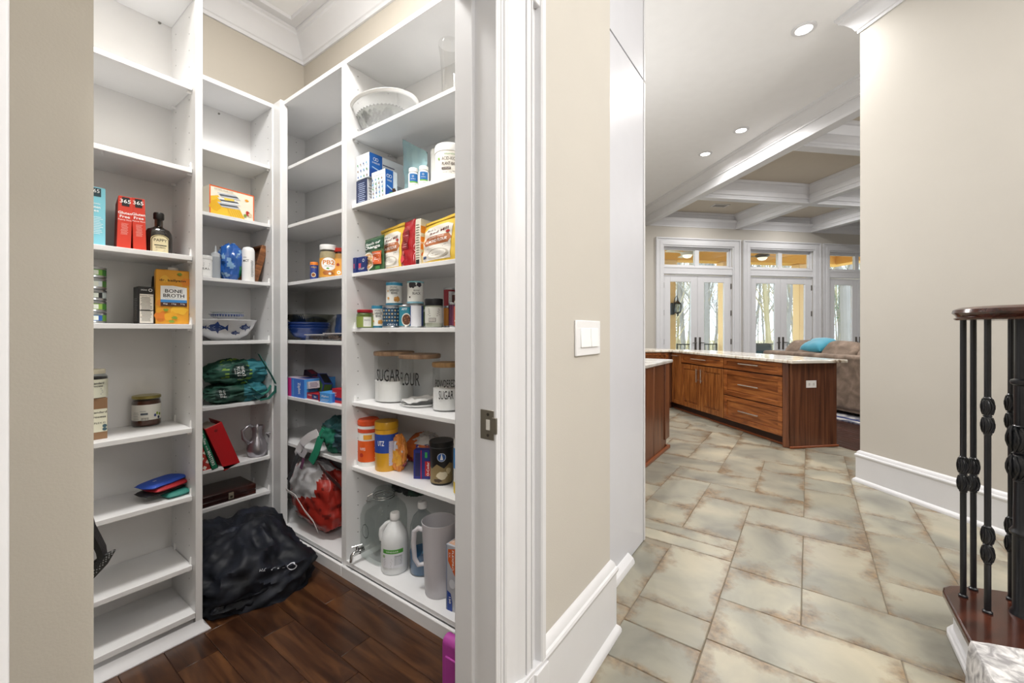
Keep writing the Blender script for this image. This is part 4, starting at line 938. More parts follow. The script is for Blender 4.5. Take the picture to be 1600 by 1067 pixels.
arch = [(-r*.62, .004), (r*.62, .004), (r*.62, h*.34)]+[(r*.62*math.cos(a), h*.34+r*.42*math.sin(a)) for a in [k*math.pi/10 for k in range(1, 10)]]+[(-r*.62, h*.34)]
d.poly([(a*1.1, b*1.03) for a, b in arch], C_('#c9b98a')); d.poly([(a*1.02, b) for a, b in arch], C_('#2e2417')); d.poly([(a*.94, b*.97) for a, b in arch], C_('#d8cda6')); d.text('PAPPY', 0, h*.33, .011, INK, w=r*.95, bold=.02); d.rect(-r*.45, h*.20, r*.45, h*.22, INK); d.text('BOURBON', 0, h*.16, .006, INK, w=r*.7); d.lines(-r*.4, .012, r*.4, h*.12, 3, LGREY, .3); d.build(o, 'label')
# fourth shelf: small tins, cartons
z = ZA[3]
for k in range(5):
    p = ry(143, 2.13); c = (p[0], p[1], z+.0415*k); o, d = can(['lowest small green tin of the stack at the shelf end', 'second small green tin from the bottom of the stack', 'middle small green tin of the stack at the shelf end', 'fourth small green tin up in the stack', 'topmost small green tin of the stack at the shelf end'][k], c, .040, .0405, [C_('#5f8f3a'), C_('#4d8a3c'), C_('#b9c4c4'), C_('#4f7f3f'), C_('#3f7a3c')][k], group='small stacked tins')
    d.rect(-.012, .010, .03, .030, [C_('#2f5fae'), C_('#9ac05a'), INK, C_('#d9e4e8'), C_('#78b04e')][k], n=4); d.rect(.004, .012, .018, .028, C_('#e8efe4'), n=2); d.build(o)
pA = ry(216, 2.10); pB = ry(241, 2.10); h = zof(447, pA)-z; o, d, w_ = carton('soup_carton', 'black carton with a white nutrition panel facing out', 'carton', pA, pB, z, h, .07, C_('#1b1b1d'))
d.rect(.004, .004, w_-.003, h*.80, PAPER); d.text('Nutrition Facts', w_/2, h*.76, .005, INK, w=w_*.8); d.lines(.006, .010, w_-.006, h*.73, 20, INK, .35, 5); d.rect(.004, h*.36, w_-.003, h*.375, INK); d.text('ORGANIC', w_*.35, h*.91, .005, WH, w=w_*.4); d.ring(w_*.75, h*.91, .006, WH, .3); d.build(o)
sd = Deco(flat((pA[0], pA[1]+.07), pA, z)); sd.lines(.01, .01, .06, h*.7, 14, LGREY, .3, 4); sd.rect(.03, .012, .045, h*.4, C_('#5b4f46')); sd.build(o, 'side_printing')
pA = ry(231, 2.19); pB = ry(243, 2.16); h = zof(430, pA)-z; o, d, w_ = carton('drink_carton', 'grey and dark carton leaning behind the black carton', 'carton', pA, pB, z, h, .06, C_('#8f8e88')); d.rect(0, h*.3, w_*.4, h*.98, C_('#2c2b27')); d.lines(w_*.45, h*.4, w_*.95, h*.9, 5, INK, .3); d.build(o); lean(o, (0, 1, 0), 4)
pA = ry(243, 2.088); pB = ry(296, 2.070); h = zof(424, pB)-z; o, d, w_ = carton('broth_carton', 'orange bone broth carton at the right end of the shelf', 'carton', pA, pB, z, h, .075, C_('#e3a02c'), bevel=.003)
for (u, v, rr_, cc, s_) in [(.02, .03, .03, '#dd7e2a', 1), (.09, .06, .035, '#efba35', 2), (.06, .03, .03, '#e7a828', 3), (.02, .085, .022, '#de8a2d', 4), (.115, .17, .025, '#e58c2a', 5), (.035, .18, .02, '#e9b23a', 6)]: d.blotch(u*w_/.13, v, rr_*.8, C_(cc), s_)
d.text('dr. kellyann', w_*.5, h*.80, h*.055, INK, w=w_*.78, bold=.02)
d.poly([(w_*.14, h*.37), (w_*.92, h*.34), (w_*.92, h*.68), (w_*.5, h*.71), (w_*.14, h*.70)], C_('#eef0f0')); d.text('BONE', w_*.53, h*.61, h*.065, INK, w=w_*.52, bold=.03); d.text('BROTH', w_*.53, h*.525, h*.065, INK, w=w_*.62, bold=.03); d.text('homestyle chicken', w_*.53, h*.475, .004, LGREY, w=w_*.5)
d.rect(w_*.14, h*.40, w_*.92, h*.45, C_('#3f8fd4')); d.rect(w_*.14, h*.33, w_*.92, h*.40, C_('#4a2a1e'))
for q, tx in ((.28, '0g'), (.53, '15g'), (.79, '5.5g')): d.text(tx, w_*q, h*.372, .007, WH, w=w_*.13)
for q in ((.30, .26, 1), (.55, .12, 2), (.47, .05, 3), (.7, .93, 4)): d.blotch(w_*q[0], h*q[1], .010, C_('#7f9a35'), int(q[2]), rv=.007)
d.rect(w_*.05, .012, w_*.22, .022, C_('#c9731d')); d.build(o)
cp = ((pA[0]+pB[0])/2+.012, pA[1]+.035, z+h); m = MB(); m.lathe([(.001, 0), (.017, 0), (.017, .012), (.015, .014), (.001, .014)], cp, 20); m.build('cap', WH, parent=o)
# fifth shelf: boxes, jar of beans
z = ZA[4]
pB = ry(168, 2.09); pA = (pB[0]-.11, pB[1]); h = zof(621, pB)-z; o, d, w_ = carton('supplement_box', 'brown and cream supplement box under a dark jar', 'box', pA, pB, z, h, .10, C_('#8d6b4c'))
d.rect(0, h*.18, w_-.001, h*.74, C_('#dedcc6')); d.text('SP Standard', w_*.72, h*.66, .008, INK, w=w_*.52, bold=.03); d.text('Process', w_*.78, h*.55, .008, INK, w=w_*.36, bold=.03); d.text('CATAPLEX D', w_*.70, h*.40, .006, INK, w=w_*.5); d.disc(w_*.93, h*.32, .006, C_('#3f5a66')); d.disc(w_*.93, h*.24, .006, C_('#3f5a66')); d.build(o)
c = (ry(143, 2.13)[0], 2.13, z+h); o, d = jar('dark supplement jar with a cream lid standing on the brown box', c, .043, zof(577, c)-c[2], C_('#1d1510'), C_('#d9d3bb'), .016, .72, .80, lab=C_('#dcdcc8'), labr=(.02, .66)); d.text('SP Standard', .010, .055, .008, INK, w=.05, bold=.03); d.text('Process', .014, .045, .007, INK, w=.035, bold=.03); d.lines(-.01, .012, .035, .038, 4, LGREY, .3); d.build(o)
c, r = stand(229, 667, z, 46); h = hpx(617, c); o, d = jar('glass jar of brown sauce with a gold lid and white label', c, r, h, C_('#5b2c17', .3, var=.4, vs=60), C_('#a59a5c', .3, metal=.8), .012, .84, .93, name='sauce_jar', lab=C_('#e2e0d8'), labr=(.22, .72))
for u, v, cc in ((.028, .045, '#2f3e7a'), (.036, .052, '#8aa03a'), (.042, .035, '#27314f'), (.047, .048, '#7d9433')): d.disc(u, v, .0045, C_(cc), .006)
d.rect(-.016, .026, .006, .038, INK); d.rect(-.0145, .027, .005, .037, PAPER); [d.rect(-.013+k*.0025, .027, -.012+k*.0025, .037, INK) for k in range(7)]; d.rect(-.018, .050, .004, .058, C_('#4b5560')); d.lines(-.045, .024, -.022, .064, 6, LGREY, .25); d.lines(-.02, .062, .002, .068, 1, LGREY); d.build(o)
# sixth shelf: folded pouches
z = ZA[5]; p = fl(262, 779, z); c0 = Vector((p[0], p[1]+.05, z))
for k, (cc, dx, dy, w2, lab) in enumerate([('#2f7f74', .03, -.022, .045, 'teal zip pouch at the bottom of the small pile'), ('#1c1a1c', -.01, .0, .075, 'black zip pouch low in the small pile'), ('#b0242c', .005, -.008, .07, 'red zip pouch under the blue one'), ('#2a4fb0', -.005, .0, .082, 'blue zip pouch on top of the small pile')]):
    m = MB(); ex = Vector((math.cos(.18+k*.1), math.sin(.18+k*.1), 0)); ey = Vector((-ex.y, ex.x, 0)); pillow(m, c0+Vector((dx, dy, .011+k*.0165)), ex, ey, Z_, w2, .05, .0115, .004, k, 14); o = tag(m.build('zip_pouch', mat(cc, .6, var=.15, vs=30), weld=True, smooth=70), lab, 'pouch', 'pile of zip pouches')
    m = MB(); q = c0+Vector((dx, dy, .0125+k*.0165)); m.tube([q-ex*w2*.8-ey*.042, q+ex*w2*.8-ey*.042], .0014, 5); m.build('zip', mat('#c9c9c9' if k == 3 else '#3a3a3a', .5), parent=o)
    if k == 3:
        dd = Deco(lambda u, v, l: tuple(q+ex*u+ey*v+Z_*(l+.0115))); dd.text('zip', -.035, -.005, .012, WH, rot=.3); dd.build(o)
# black strap sticking out past the return wall
e0 = Vector((.19, 1.30, .70)); P2 = lambda px, py, y=1.30: (lambda q: (q[0], q[1], zof(py, q)))(ry(px, y))
m = MB(); m.strip([P2(134, 800), P2(141, 825), P2(150, 842), P2(158, 858), P2(160, 870), P2(150, 882)], (.012, .03, 0), .010); st_ = tag(m.build('black_strap', mat('#121213', .5, bump=.3, bs=300), smooth=60), 'black strap with a perforated flap sticking out past the beige return wall', 'strap')
a, b, cc_, d_ = Vector(P2(181, 858)), Vector(P2(168, 880)), Vector(P2(132, 918)), Vector(P2(136, 884)); N = (b-a).cross(d_-a).normalized()*.004
m = MB(); pts = [a, b, cc_, d_, a.lerp(d_, .5)+Vector((0, 0, .004))]; m.add([tuple(p+N) for p in pts]+[tuple(p-N) for p in pts], [(0, 1, 2, 3, 4), (9, 8, 7, 6, 5)]+[(i, (i+1) % 5, 5+(i+1) % 5, 5+i) for i in range(5)]); fl_ = m.build('flap', mat('#191919', .5), parent=st_, bevel=.001)
if N.y > 0: N = -N
m = MB(); [m.tube([a.lerp(cc_, .15+.1*k)+(d_-cc_)*(.12+.16*j)*(.5+.06*k)+N*1.0, a.lerp(cc_, .15+.1*k)+(d_-cc_)*(.12+.16*j)*(.5+.06*k)+N*1.3], .0013, 6) for k in range(7) for j in range(3)]; o = m.build('perforation', mat('#8a8a8a', .5), parent=fl_); o['kind'] = 'stuff'
# ================================================================== CORNER UNIT (B)
z = ZB[1]; ex = 2.635
pA = ry(327, ex); pB = ry(397, ex+.02); h = zof(284, pA)-z-.012; pC = (pA[0]-.005, pA[1]+.12)
o, d, w_ = carton('pasta_maker_box', 'yellow pasta machine box with orange edges on the second shelf', 'box', pA, pB, z, h, .17, C_('#f2ead6'))
OR = C_('#e0632a'); d.rect(0, 0, .006, h, OR); d.rect(w_-.006, 0, w_, h, OR); d.rect(0, h-.006, w_, h, OR); d.rect(0, 0, w_, .004, OR)
d.poly([(.006, .004), (w_*.52, .004), (w_*.30, h*.45), (w_*.18, h*.70), (.006, h*.62)], YEL); d.blotch(w_*.12, h*.35, .035, C_('#e5b023'), 4); d.blotch(w_*.82, h*.75, .012, C_('#eda53a'), 6, rv=.008)
SL = C_('#c9ccd0', .3); DKS = C_('#5d6167', .4)
for v0 in (.80, .62, .47): d.poly([(w_*.16, h*v0), (w_*.56, h*(v0+.05)), (w_*.68, h*(v0-.10)), (w_*.26, h*(v0-.14))], SL if v0 != .62 else C_('#e9ecef')); d.poly([(w_*.20, h*(v0-.045)), (w_*.60, h*v0), (w_*.64, h*(v0-.05)), (w_*.24, h*(v0-.10))], DKS)
d.poly([(w_*.30, h*.66), (w_*.52, h*.69), (w_*.54, h*.62), (w_*.32, h*.58)], C_('#f0cf55')); d.poly([(w_*.36, h*.33), (w_*.66, h*.36), (w_*.78, h*.06), (w_*.44, h*.05)], C_('#e8bb3a')); [d.poly([(w_*(.38+.05*k), h*.33), (w_*(.385+.05*k), h*.33), (w_*(.47+.055*k), h*.06), (w_*(.462+.055*k), h*.06)], C_('#b98a1f')) for k in range(6)]
d.blotch(w_*.84, h*.30, .016, C_('#b3342b'), 8); d.blotch(w_*.90, h*.26, .013, C_('#d9c3a5'), 9); d.blotch(w_*.78, h*.2, .010, C_('#7d9a3c'), 3); d.text('KITCHEN COLLECTION', w_*.30, h*.90, .006, INK, w=w_*.4); d.build(o)
sd = Deco(flat((pA[0]-.0, pA[1]+.17), pA, z)); sd.rect(0, 0, .17, .008, OR); sd.rect(0, 0, .006, h, OR); sd.rect(.05, .02, .12, h*.5, YEL); sd.build(o, 'side_printing')
z = ZB[2]
p = ry(319, 2.66); c = (p[0], p[1], z); r = .036; h = hpx(398, c)*.95; o, d = jar('white supplement tub by the left panel of the third corner shelf', c, r, h, None, WH, .02, .9, .96, name='supplement_tub', glassm=WH, lab=WH, labr=(.1, .75)); d.text('S.A.L.', .010, h*.40, .010, INK, w=.035, bold=.02); d.lines(-.005, h*.5, .03, h*.68, 3, LGREY, .3); d.build(o)
p = ry(319, 2.78); pouch('blue crinkled bag behind the white tub', (p[0]-.03, p[1]), (p[0]+.05, p[1]), z, .13, .04, C_('#1f4f8f', .3))
p = ry(337, 2.66); c = (p[0], p[1], z); r = rad(15.5, p); h = hpx(384, c); o = turn('squeeze_bottle', [(.001, 0), (r, 0), (r, h*.62), (r*.92, h*.68), (r*.6, h*.69), (r*.6, h*.69)], c, translucent('frosted', '#aeb4ba', .75), 'frosted plastic squeeze bottle with a pointed nozzle', 'bottle')
m = MB(); m.lathe([(r*.95, h*.66), (r*.95, h*.76), (r*.6, h*.79), (r*.22, h*.82), (r*.10, h), (.001, h)], c, 20); m.build('nozzle_cap', translucent('frosted2', '#c9ced2', .85), parent=o)
p = ry(362, 2.67); c = (p[0], p[1]+.02, z+.105); mb = blob(c, (.058, .05, .105), 3, .009, zmin=z, freq=7, mats=[C_('#235aa8', .25, coat=.5), C_('#7fa6c9', .2, coat=.6), C_('#1d6b4a', .4)], matf=lambda q, cc: 2 if (q.x-cc.x) > .03 and q.z-cc.z < -.02 else (1 if noise.noise(q*28) > .22 else 0)); tag(mb.build('snack_bag', smooth=50, weld=True), 'blue plastic wrapped bag standing on the third corner shelf', 'bag')
p = ry(349.5, 2.72); c = (p[0], p[1], z); pouch('dark blue pouch behind the plastic wrapped bag', (p[0]-.02, p[1]), (p[0]+.05, p[1]), z, zof(384, c)-z-.01, .05, C_('#26323f', .4))
p = ry(388, 2.64); c = (p[0], p[1], z); r = rad(20.5, p); h = hpx(386, c); o = turn('white_canister', [(.001, 0), (r, 0), (r, h*.86), (r*.97, h*.90), (r*.85, h*.95), (r*.80, h*.97), (r*.3, h), (.001, h)], c, WH, 'white plastic canister leaning next to the wooden tray', 'canister'); d = Deco(cyl(c, r*1.004, z)); d.text('MCT', -.012, h*.58, .014, INK, w=.03, bold=.02); d.text('Unit', -.018, h*.68, .007, INK, w=.018); d.lines(.012, h*.12, .028, h*.6, 12, C_('#555555'), .4, 2); d.build(o)
# wooden tray leaning
TW = ramp_mat('tray_wood', [(.3, '#4f2d17'), (.6, '#8b5730'), (.8, '#a86f40')], scale=(2, 2, 14), nscale=4, rough=.5)
p = ry(401, 2.66); c = Vector((p[0], p[1], z)); L = .20; m = MB(); hh = zof(376, p)-z-.018
m.box(c.x-.006, c.x+.006, c.y, c.y+L, z, z+hh); m.box(c.x-.030, c.x-.006, c.y, c.y+.014, z, z+hh); m.box(c.x-.030, c.x-.006, c.y+L-.014, c.y+L, z, z+hh); m.box(c.x-.030, c.x-.006, c.y+.014, c.y+L-.014, z+hh-.014, z+hh); m.box(c.x-.030, c.x-.006, c.y+.014, c.y+L-.014, z, z+.014)
o = tag(m.build('wooden_tray', TW, bevel=.002, origin=tuple(c)), 'brown wooden tray leaning on edge against the panel', 'tray'); lean(o, (0, 1, 0), 15)
# fish bowl and stacked smaller bowls
z = ZB[3]; BW = mat('#e3e4e6', .15, coat=.4); BBL = C_('#27407c', .3)
p = ry(352, 2.72); c = (p[0], 2.73, z); R = .155; H = zof(499, (c[0], c[1]-R))-z
def bprof(R, H, t=.006, rim=True, foot=.42): 
    o_ = [(.001, 0), (R*foot, 0), (R*(foot+.02), .006), (R*.72, H*.28), (R*.90, H*.62), (R*.985, H*.90)]; o_ += [(R*1.03, H*.97), (R*1.03, H)] if rim else [(R, H)]
    return o_+[(R-t, H), (R*.90-t, H*.64), (R*.70-t, H*.30+t), (R*.4, t*1.4), (.001, t*1.4)]
o = turn('fish_bowl', bprof(R, H), c, BW, 'large white enamel bowl painted with blue fish', 'bowl', n=44)
def rb(v): 
    t = v/H; return R*(.46+(.72-.46)*t/.28) if t < .28 else (R*(.72+.18*(t-.28)/.34) if t < .62 else R*(.90+.085*(t-.62)/.28))
fm = cyl(c, rb, z)
def fish(d, u, v, L, s=1):
    h = L*.22; d.poly([(u-L*.5*s, v), (u-L*.3*s, v+h*.8), (u, v+h), (u+L*.25*s, v+h*.55), (u+L*.38*s, v+h*.2), (u+L*.52*s, v+h*.9), (u+L*.50*s, v-h*.8), (u+L*.38*s, v-h*.2), (u+L*.1*s, v-h*.7), (u-L*.25*s, v-h*.8)][::1], BBL)
    d.poly([(u-L*.1*s, v+h*.9), (u+L*.05*s, v+h*1.6), (u+L*.15*s, v+h*.7)], BBL); d.poly([(u-L*.05*s, v-h*.7), (u+L*.05*s, v-h*1.5), (u+L*.1*s, v-h*.6)], BBL)
    d.disc(u-L*.36*s, v+h*.2, L*.03, WH, n=8); d.lines(u-L*.2, v-h*.4, u+L*.25, v+h*.5, 3, C_('#9fb0d4'), .35, 2)
d = Deco(fm); fish(d, -.035, H*.60, .10); fish(d, .05, H*.36, .045); fish(d, .105, H*.62, .07); fish(d, -.12, H*.62, .07); d.build(o, 'painted_fish')
for k, (R2_, H2, dz, lab, cc) in enumerate([(.088, .030, .002, 'white bowl with a blue scalloped band resting in the fish bowl', WH), (.078, .026, .018, 'plain glass bowl nested at the top of the bowl stack', None)]):
    cb = (c[0]+.01, c[1]-.01, z+H+dz-.0); o = turn('small_bowl', bprof(R2_, H2, foot=.5), cb, BW if cc else JARGLASS, lab, 'bowl', n=36)
    if cc:
        d = Deco(cyl(cb, lambda v: R2_*1.0 if v > H2*.6 else R2_*.96, cb[2])); [d.poly([(u*.013-.09, H2*.88), (u*.013-.079, H2*.88), (u*.013-.0845, H2*.40)], BBL) for u in range(14)]; d.rect(-.10, H2*.90, .10, H2*.96, BBL, n=16); d.build(o, 'painted_band')
# tote bags
z = ZB[4]; TEAL = C_('#2f7580', .6, var=.12, vs=20); DGR = C_('#1d4a3c', .6, var=.2, vs=20); LGR = C_('#7fa23f', .6, var=.25, vs=40); DKG = C_('#12352f', .6)
p = ry(372, 2.70)
def totem(q, cc):
    dx = q.x-cc.x; 
    if dx > .035: return 0
    if noise.noise(Vector((q.x*10, q.y*8, q.z*70))) > .12 and dx > -.10: return 2
    return 1
mb = blob((p[0]-.005, 2.71, z+.165), (.165, .10, .070), 11, .016, ax=.05, freq=6, mats=[TEAL, DGR, LGR], matf=totem); tb1 = tag(mb.build('tote_bag', smooth=55, weld=True), 'upper folded green and teal grocery tote on the corner shelf', 'tote bag', 'grocery totes on the corner shelf')
O_ = (ry(374, 2.62)[0], 2.6, z+.180); d = Deco(snap(mb, O_, (1, 0, 0), (-.35, -1, .1))); d.disc(0, 0, .047, DKG, .05, 24); d.text('WHOLE', .012, 0, .018, WH, w=.062, rot=-1.45, bold=.02); d.text('FOODS', -.010, 0, .020, WH, w=.058, rot=-1.45, bold=.02); d.text('MARKET', -.028, 0, .007, WH, w=.034, rot=-1.45); d.build(tb1)
mb = blob((p[0]-.02, 2.69, z+.055), (.155, .095, .055), 12, .014, ax=-.05, zmin=z, freq=6, mats=[TEAL, DGR, LGR], matf=lambda q, cc: 0 if q.x-cc.x > .02 else 1); tb2 = tag(mb.build('tote_bag', smooth=55, weld=True), 'lower folded green and teal grocery tote on the corner shelf', 'tote bag', 'grocery totes on the corner shelf')
O_ = (ry(346, 2.62)[0], 2.6, z+.062); d = Deco(snap(mb, O_, (1, 0, 0), (-.3, -1, .1))); d.disc(0, 0, .036, DKG, .036, 22); d.text('WHOLE', .008, 0, .012, WH, w=.044, rot=-1.4, bold=.02); d.text('FOODS', -.008, 0, .013, WH, w=.042, rot=-1.4, bold=.02); d.build(tb2)
Q = lambda px, py, y=2.60: (lambda q: Vector((q[0], q[1], zof(py, q))))(ry(px, y))
m = MB(); m.strip([Q(404, 553, 2.64), Q(413, 568), Q(424, 586, 2.57), Q(431, 600, 2.55), Q(430, 611, 2.55), Q(420, 622, 2.56), Q(406, 625, 2.57), Q(394, 618, 2.60), Q(390, 606, 2.63)], (.0, .026, .004), .0025); m.build('handle_loop', C_('#1f5c50', .6), parent=tb1, smooth=60)
m = MB(); m.strip([Q(384, 596, 2.60), Q(396, 608, 2.585), Q(408, 616, 2.575), Q(418, 612, 2.58), Q(424, 600, 2.60)], (.0, .02, .006), .0025); m.build('handle_loop', C_('#246a5e', .6), parent=tb2, smooth=60)
# books and watering can
z = ZB[5]
def book(label, pxb, pyb, yb, wth, hh, dd, cover, deg, page=True, name='book'):
    p = ry(pxb, yb); x = p[0]; m = MB(); t_ = .003
    m.box(x, x+wth, yb, yb+t_, z, z+hh); m.box(x, x+t_, yb, yb+dd, z, z+hh); m.box(x+wth-t_, x+wth, yb, yb+dd, z, z+hh)
    o = tag(m.build(name, cover, origin=(x+wth, yb, z)), label, 'book'); m = MB(); m.box(x+t_+.0002, x+wth-t_-.0002, yb+t_, yb+dd-.004, z+.004, z+hh-.004); m.build('pages', C_('#e2dccb'), parent=o)
    lean(o, (0, 1, 0), deg); return o, Deco(flat((x, yb), (x+wth, yb), z)), wth, hh
o, d, w_, hh = book('checkered red and white cookbook leaning at the far left', 317, 720, 2.605, .045, .235, .17, C_('#b8352b'), -14)
ck = [C_('#e8ded0'), C_('#a02a22')]
for j in range(8):
    for i in range(2): d.poly([(w_*(.05+.45*i)+.01, .01+j*.026), (w_*(.5+.45*i), .022+j*.026), (w_*(.05+.45*i)+.01, .034+j*.026), (w_*(.05+.45*i)-.0, .022+j*.026)], ck[(i+j) % 2])
d.build(o)
o, d, w_, hh = book('green hardback cookbook with white spine lettering leaning beside the red binder', 331, 720, 2.60, .030, .245, .17, C_('#14704f'), -17)
d.text('Tea-Time', w_/2, hh*.74, .013, WH, w=.062, rot=-math.pi/2, bold=.01); d.text('at the', w_/2, hh*.52, .007, WH, w=.026, rot=-math.pi/2); d.text('MASTERS', w_/2, hh*.27, .014, WH, w=.085, rot=-math.pi/2, bold=.01); d.build(o)
p = ry(349, 2.60); x = p[0]; wb = .082; hb = .262; m = MB(); RB = C_('#b8141b', .35)
m.box(x, x+wb, 2.60, 2.606, z, z+hb); m.box(x, x+.004, 2.60, 2.78, z, z+hb); m.box(x+wb-.004, x+wb, 2.60, 2.78, z, z+hb); bd = tag(m.build('ring_binder', RB, bevel=.002, origin=(x+wb, 2.60, z)), 'thick red ring binder leaning on the corner shelf', 'binder')
m = MB(); m.box(x+.006, x+wb*.8, 2.61, 2.775, z+.004, z+hb-.012); m.build('papers', C_('#cfc4b6'), parent=bd); m = MB(); m.tube([(x+wb/2, 2.599, z+hb*.88), (x+wb/2, 2.5975, z+hb*.88)], .008, 16); m.build('finger_hole', C_('#7d0d12'), parent=bd); lean(bd, (0, 1, 0), -20)
MET = mat('#a9a6ac', .28, metal=.85)
p = ry(402, 2.66); c = (p[0], p[1], z); r = .052; m = MB(); m.lathe([(.001, 0), (r*.8, 0), (r, .02), (r*1.05, .05), (r*.9, .085), (r*.55, .115), (r*.5, .15), (r*.62, .175), (r*.58, .18), (r*.45, .155)], c, 28, cap=False); wc = tag(m.build('watering_can', MET, smooth=60), 'small pewter coloured watering can with a long thin spout', 'watering can')
m = MB(); m.tube([(c[0]+r*.9, c[1]-.005, z+.05), (c[0]+r*1.25, c[1]-.03, z+.09), Q(416, 677, 2.61), Q(424, 675, 2.60)], [.011, .007, .005, .005], 10); m.build('spout', MET, parent=wc, smooth=60)
m = MB(); m.tube([(c[0]-r*.3, c[1], z+.17), (c[0]-r*.9, c[1]-.01, z+.19), (c[0]-r*1.6, c[1]-.01, z+.165), (c[0]-r*1.5, c[1]-.01, z+.12), (c[0]-r*.9, c[1]-.01, z+.085)], .009, 10); m.build('handle', MET, parent=wc, smooth=60)
# wooden case
z = ZB[6]; a0 = ry(300, 2.62)[0]; a1 = ry(404, 2.62)[0]-.015; m = MB(); CW = ramp_mat('case_wood', [(.3, '#1e0b08'), (.6, '#3a1a14'), (.8, '#4e281e')], scale=(1, 8, 8), nscale=5, rough=.2, coat=.3)
m.box(a0, a1, 2.615, 2.83, z, z+.026); cs = tag(m.build('wooden_case', CW, bevel=.003), 'flat dark polished wooden case with a small brass clasp', 'case'); m = MB(); m.box(a0, a1, 2.615, 2.83, z+.028, z+.058); m.build('lid', CW, parent=cs, bevel=.004)
m = MB(); q = ry(361, 2.615)[0]; m.box(q-.012, q+.012, 2.610, 2.616, z+.012, z+.046); cl = m.build('clasp', mat('#c7bda5', .3, metal=.8), parent=cs, bevel=.001); m = MB(); m.box(q-.006, q+.006, 2.608, 2.611, z+.018, z+.030); m.build('latch', mat('#5a5148', .4, metal=.8), parent=cl)
# big black bag on the floor
BB = ramp_mat('black_nylon', [(.3, '#121418'), (.55, '#1c1f27'), (.8, '#2b2f3c')], nscale=9, rough=.55, spec=.3)
def btop(x, y): return 1-.40*max(0, x)**2-.18*max(0, -y)
mb = blob((.890, 2.275, .040), (.245, .325, .218), 21, .036, ax=-.12, zmin=.005, freq=4.2, pw=3.3, top=btop, nu=110, nv=60); bag = tag(mb.build('duffel_bag', BB, smooth=60, weld=True), 'large crumpled black nylon bag lying on the pantry floor', 'bag')
m = MB(); m.strip([(.70, 2.02, .262), (.80, 1.985, .25), (.90, 1.985, .235), (1.0, 2.02, .20), (1.06, 2.03, .12)], (0, .045, .03), .004); m2 = m
O_ = fl(457, 886, .12); d = Deco(snap(mb, (O_[0]-.035*RT[0], O_[1]-.035*RT[1], .125), (RT[0], RT[1], 0), (-FW[0], -FW[1], .35), .004)); TX = C_('#d9dbe2'); d.ring(.035, 0, .016, TX, .22); d.rect(.004, -.003, .012, -.0005, TX); d.disc(-.008, -.001, .0025, TX); d.text("i'", -.022, .0, .009, TX, rot=.1); d.text('TM', -.045, .004, .010, TX, w=.016, rot=3.1); d.build(bag, 'lettering')
mb2 = blob((.80, 2.03, .055), (.14, .06, .055), 27, .018, ax=-.1, zmin=.006, freq=6, pw=2.2, nu=50, nv=30); mb2.build('loose_flap', BB, parent=bag, smooth=60, weld=True)
# ================================================================== RIGHT CORNER UNIT (narrow bays, L)
def on(px, x, z, wpx=None):
    p = rx(px, x); c = (p[0], p[1], z); return (c, rad(wpx, p)) if wpx else c
# third shelf: small jar, powder jar, fruit jar
z = ZL[2]
c, r = on(491, 1.25, z, 13); h = hpx(410, c); o = turn('spread_jar', [(.001, 0), (r, 0), (r, h*.84), (r*.96, h*.86), (.001, h*.86)], c, C_('#2d3f87'), 'small blue and orange spread tin, leftmost on its shelf', 'jar'); m = MB(); m.lathe([(r*1.03, h*.84), (r*1.03, h*.98), (r, h), (.001, h)], c, 24); m.build('lid', ORG_, parent=o)
d = Deco(cyl(c, r*1.01, z)); d.text('PBJS', -.002, h*.70, h*.10, YEL, w=r*1.3); d.disc(-.004, h*.30, r*.6, C_('#e8d8b2')); d.disc(-.004, h*.30, r*.42, C_('#8a4a28')); d.build(o)
c, r = on(513.5, 1.26, z, 29); h = hpx(384, c); o, d = jar('tall peanut powder jar with a white lid and a round white label', c, r, h, C_('#c9b48c', .8, var=.2, vs=80), WH, h*.15, .80, .90, name='powder_jar', lab=C_('#d99a3c'), labr=(.04, .60)); d.disc(0, h*.42, r*.86, WH, h*.19, 22); d.text('PB2', 0, h*.47, h*.13, C_('#d9862a'), w=r*1.3, bold=.04); d.text('ORIGINAL', 0, h*.36, h*.03, INK, w=r*.9); d.blotch(-.004, h*.29, .008, C_('#5f9a3a'), 2, rv=.006); d.blotch(0, h*.16, r*.7, C_('#b06a35'), 3, rv=h*.08); d.disc(.006, h*.14, .007, CREAM); d.build(o)
c, r = on(533, 1.31, z, 24); h = hpx(389, c); o, d = jar('fruit jar with a red lid half hidden by the divider', c, r, h, C_('#d89a4a', .4), RED, h*.12, .82, .88, lab=C_('#e3a24a'), labr=(.05, .65)); d.disc(-.012, h*.2, .010, WH); d.disc(-.012, h*.2, .005, YEL); d.blotch(-.016, h*.45, .010, C_('#a8432b'), 3); d.build(o)
# fourth shelf: blue bowls
z = ZL[3]; BLU = C_('#1d3f86', .12, coat=.5)
cc = on(483, 1.335, z); 
for k, (R, H, dz, lab) in enumerate([(.118, .075, 0, 'lowest dark blue bowl of the nested stack'), (.120, .075, .014, 'middle dark blue bowl of the nested stack'), (.124, .078, .030, 'uppermost dark blue bowl of the nested stack')]):
    turn('blue_bowl', bprof(R, H, rim=True, foot=.4), (cc[0], cc[1], z+dz), BLU, lab, 'bowl', 'nested blue bowls', n=40)
m = MB(); zz = z+.098; cx_, cy_ = cc[0], cc[1]
m.add([(cx_+sx*(a), cy_+sy*b, zz+h_) for a, b, h_ in ((.06, .085, 0), (.10, .125, .055), (.107, .132, .055), (.107, .132, .058), (.097, .122, .058), (.055, .08, .004)) for sx, sy in ((-1, -1), (1, -1), (1, 1), (-1, 1))],
      [(3, 2, 1, 0)]+[(q*4+i, q*4+(i+1) % 4, q*4+4+(i+1) % 4, q*4+4+i) for q in range(5) for i in range(4)]+[(20, 21, 22, 23)])
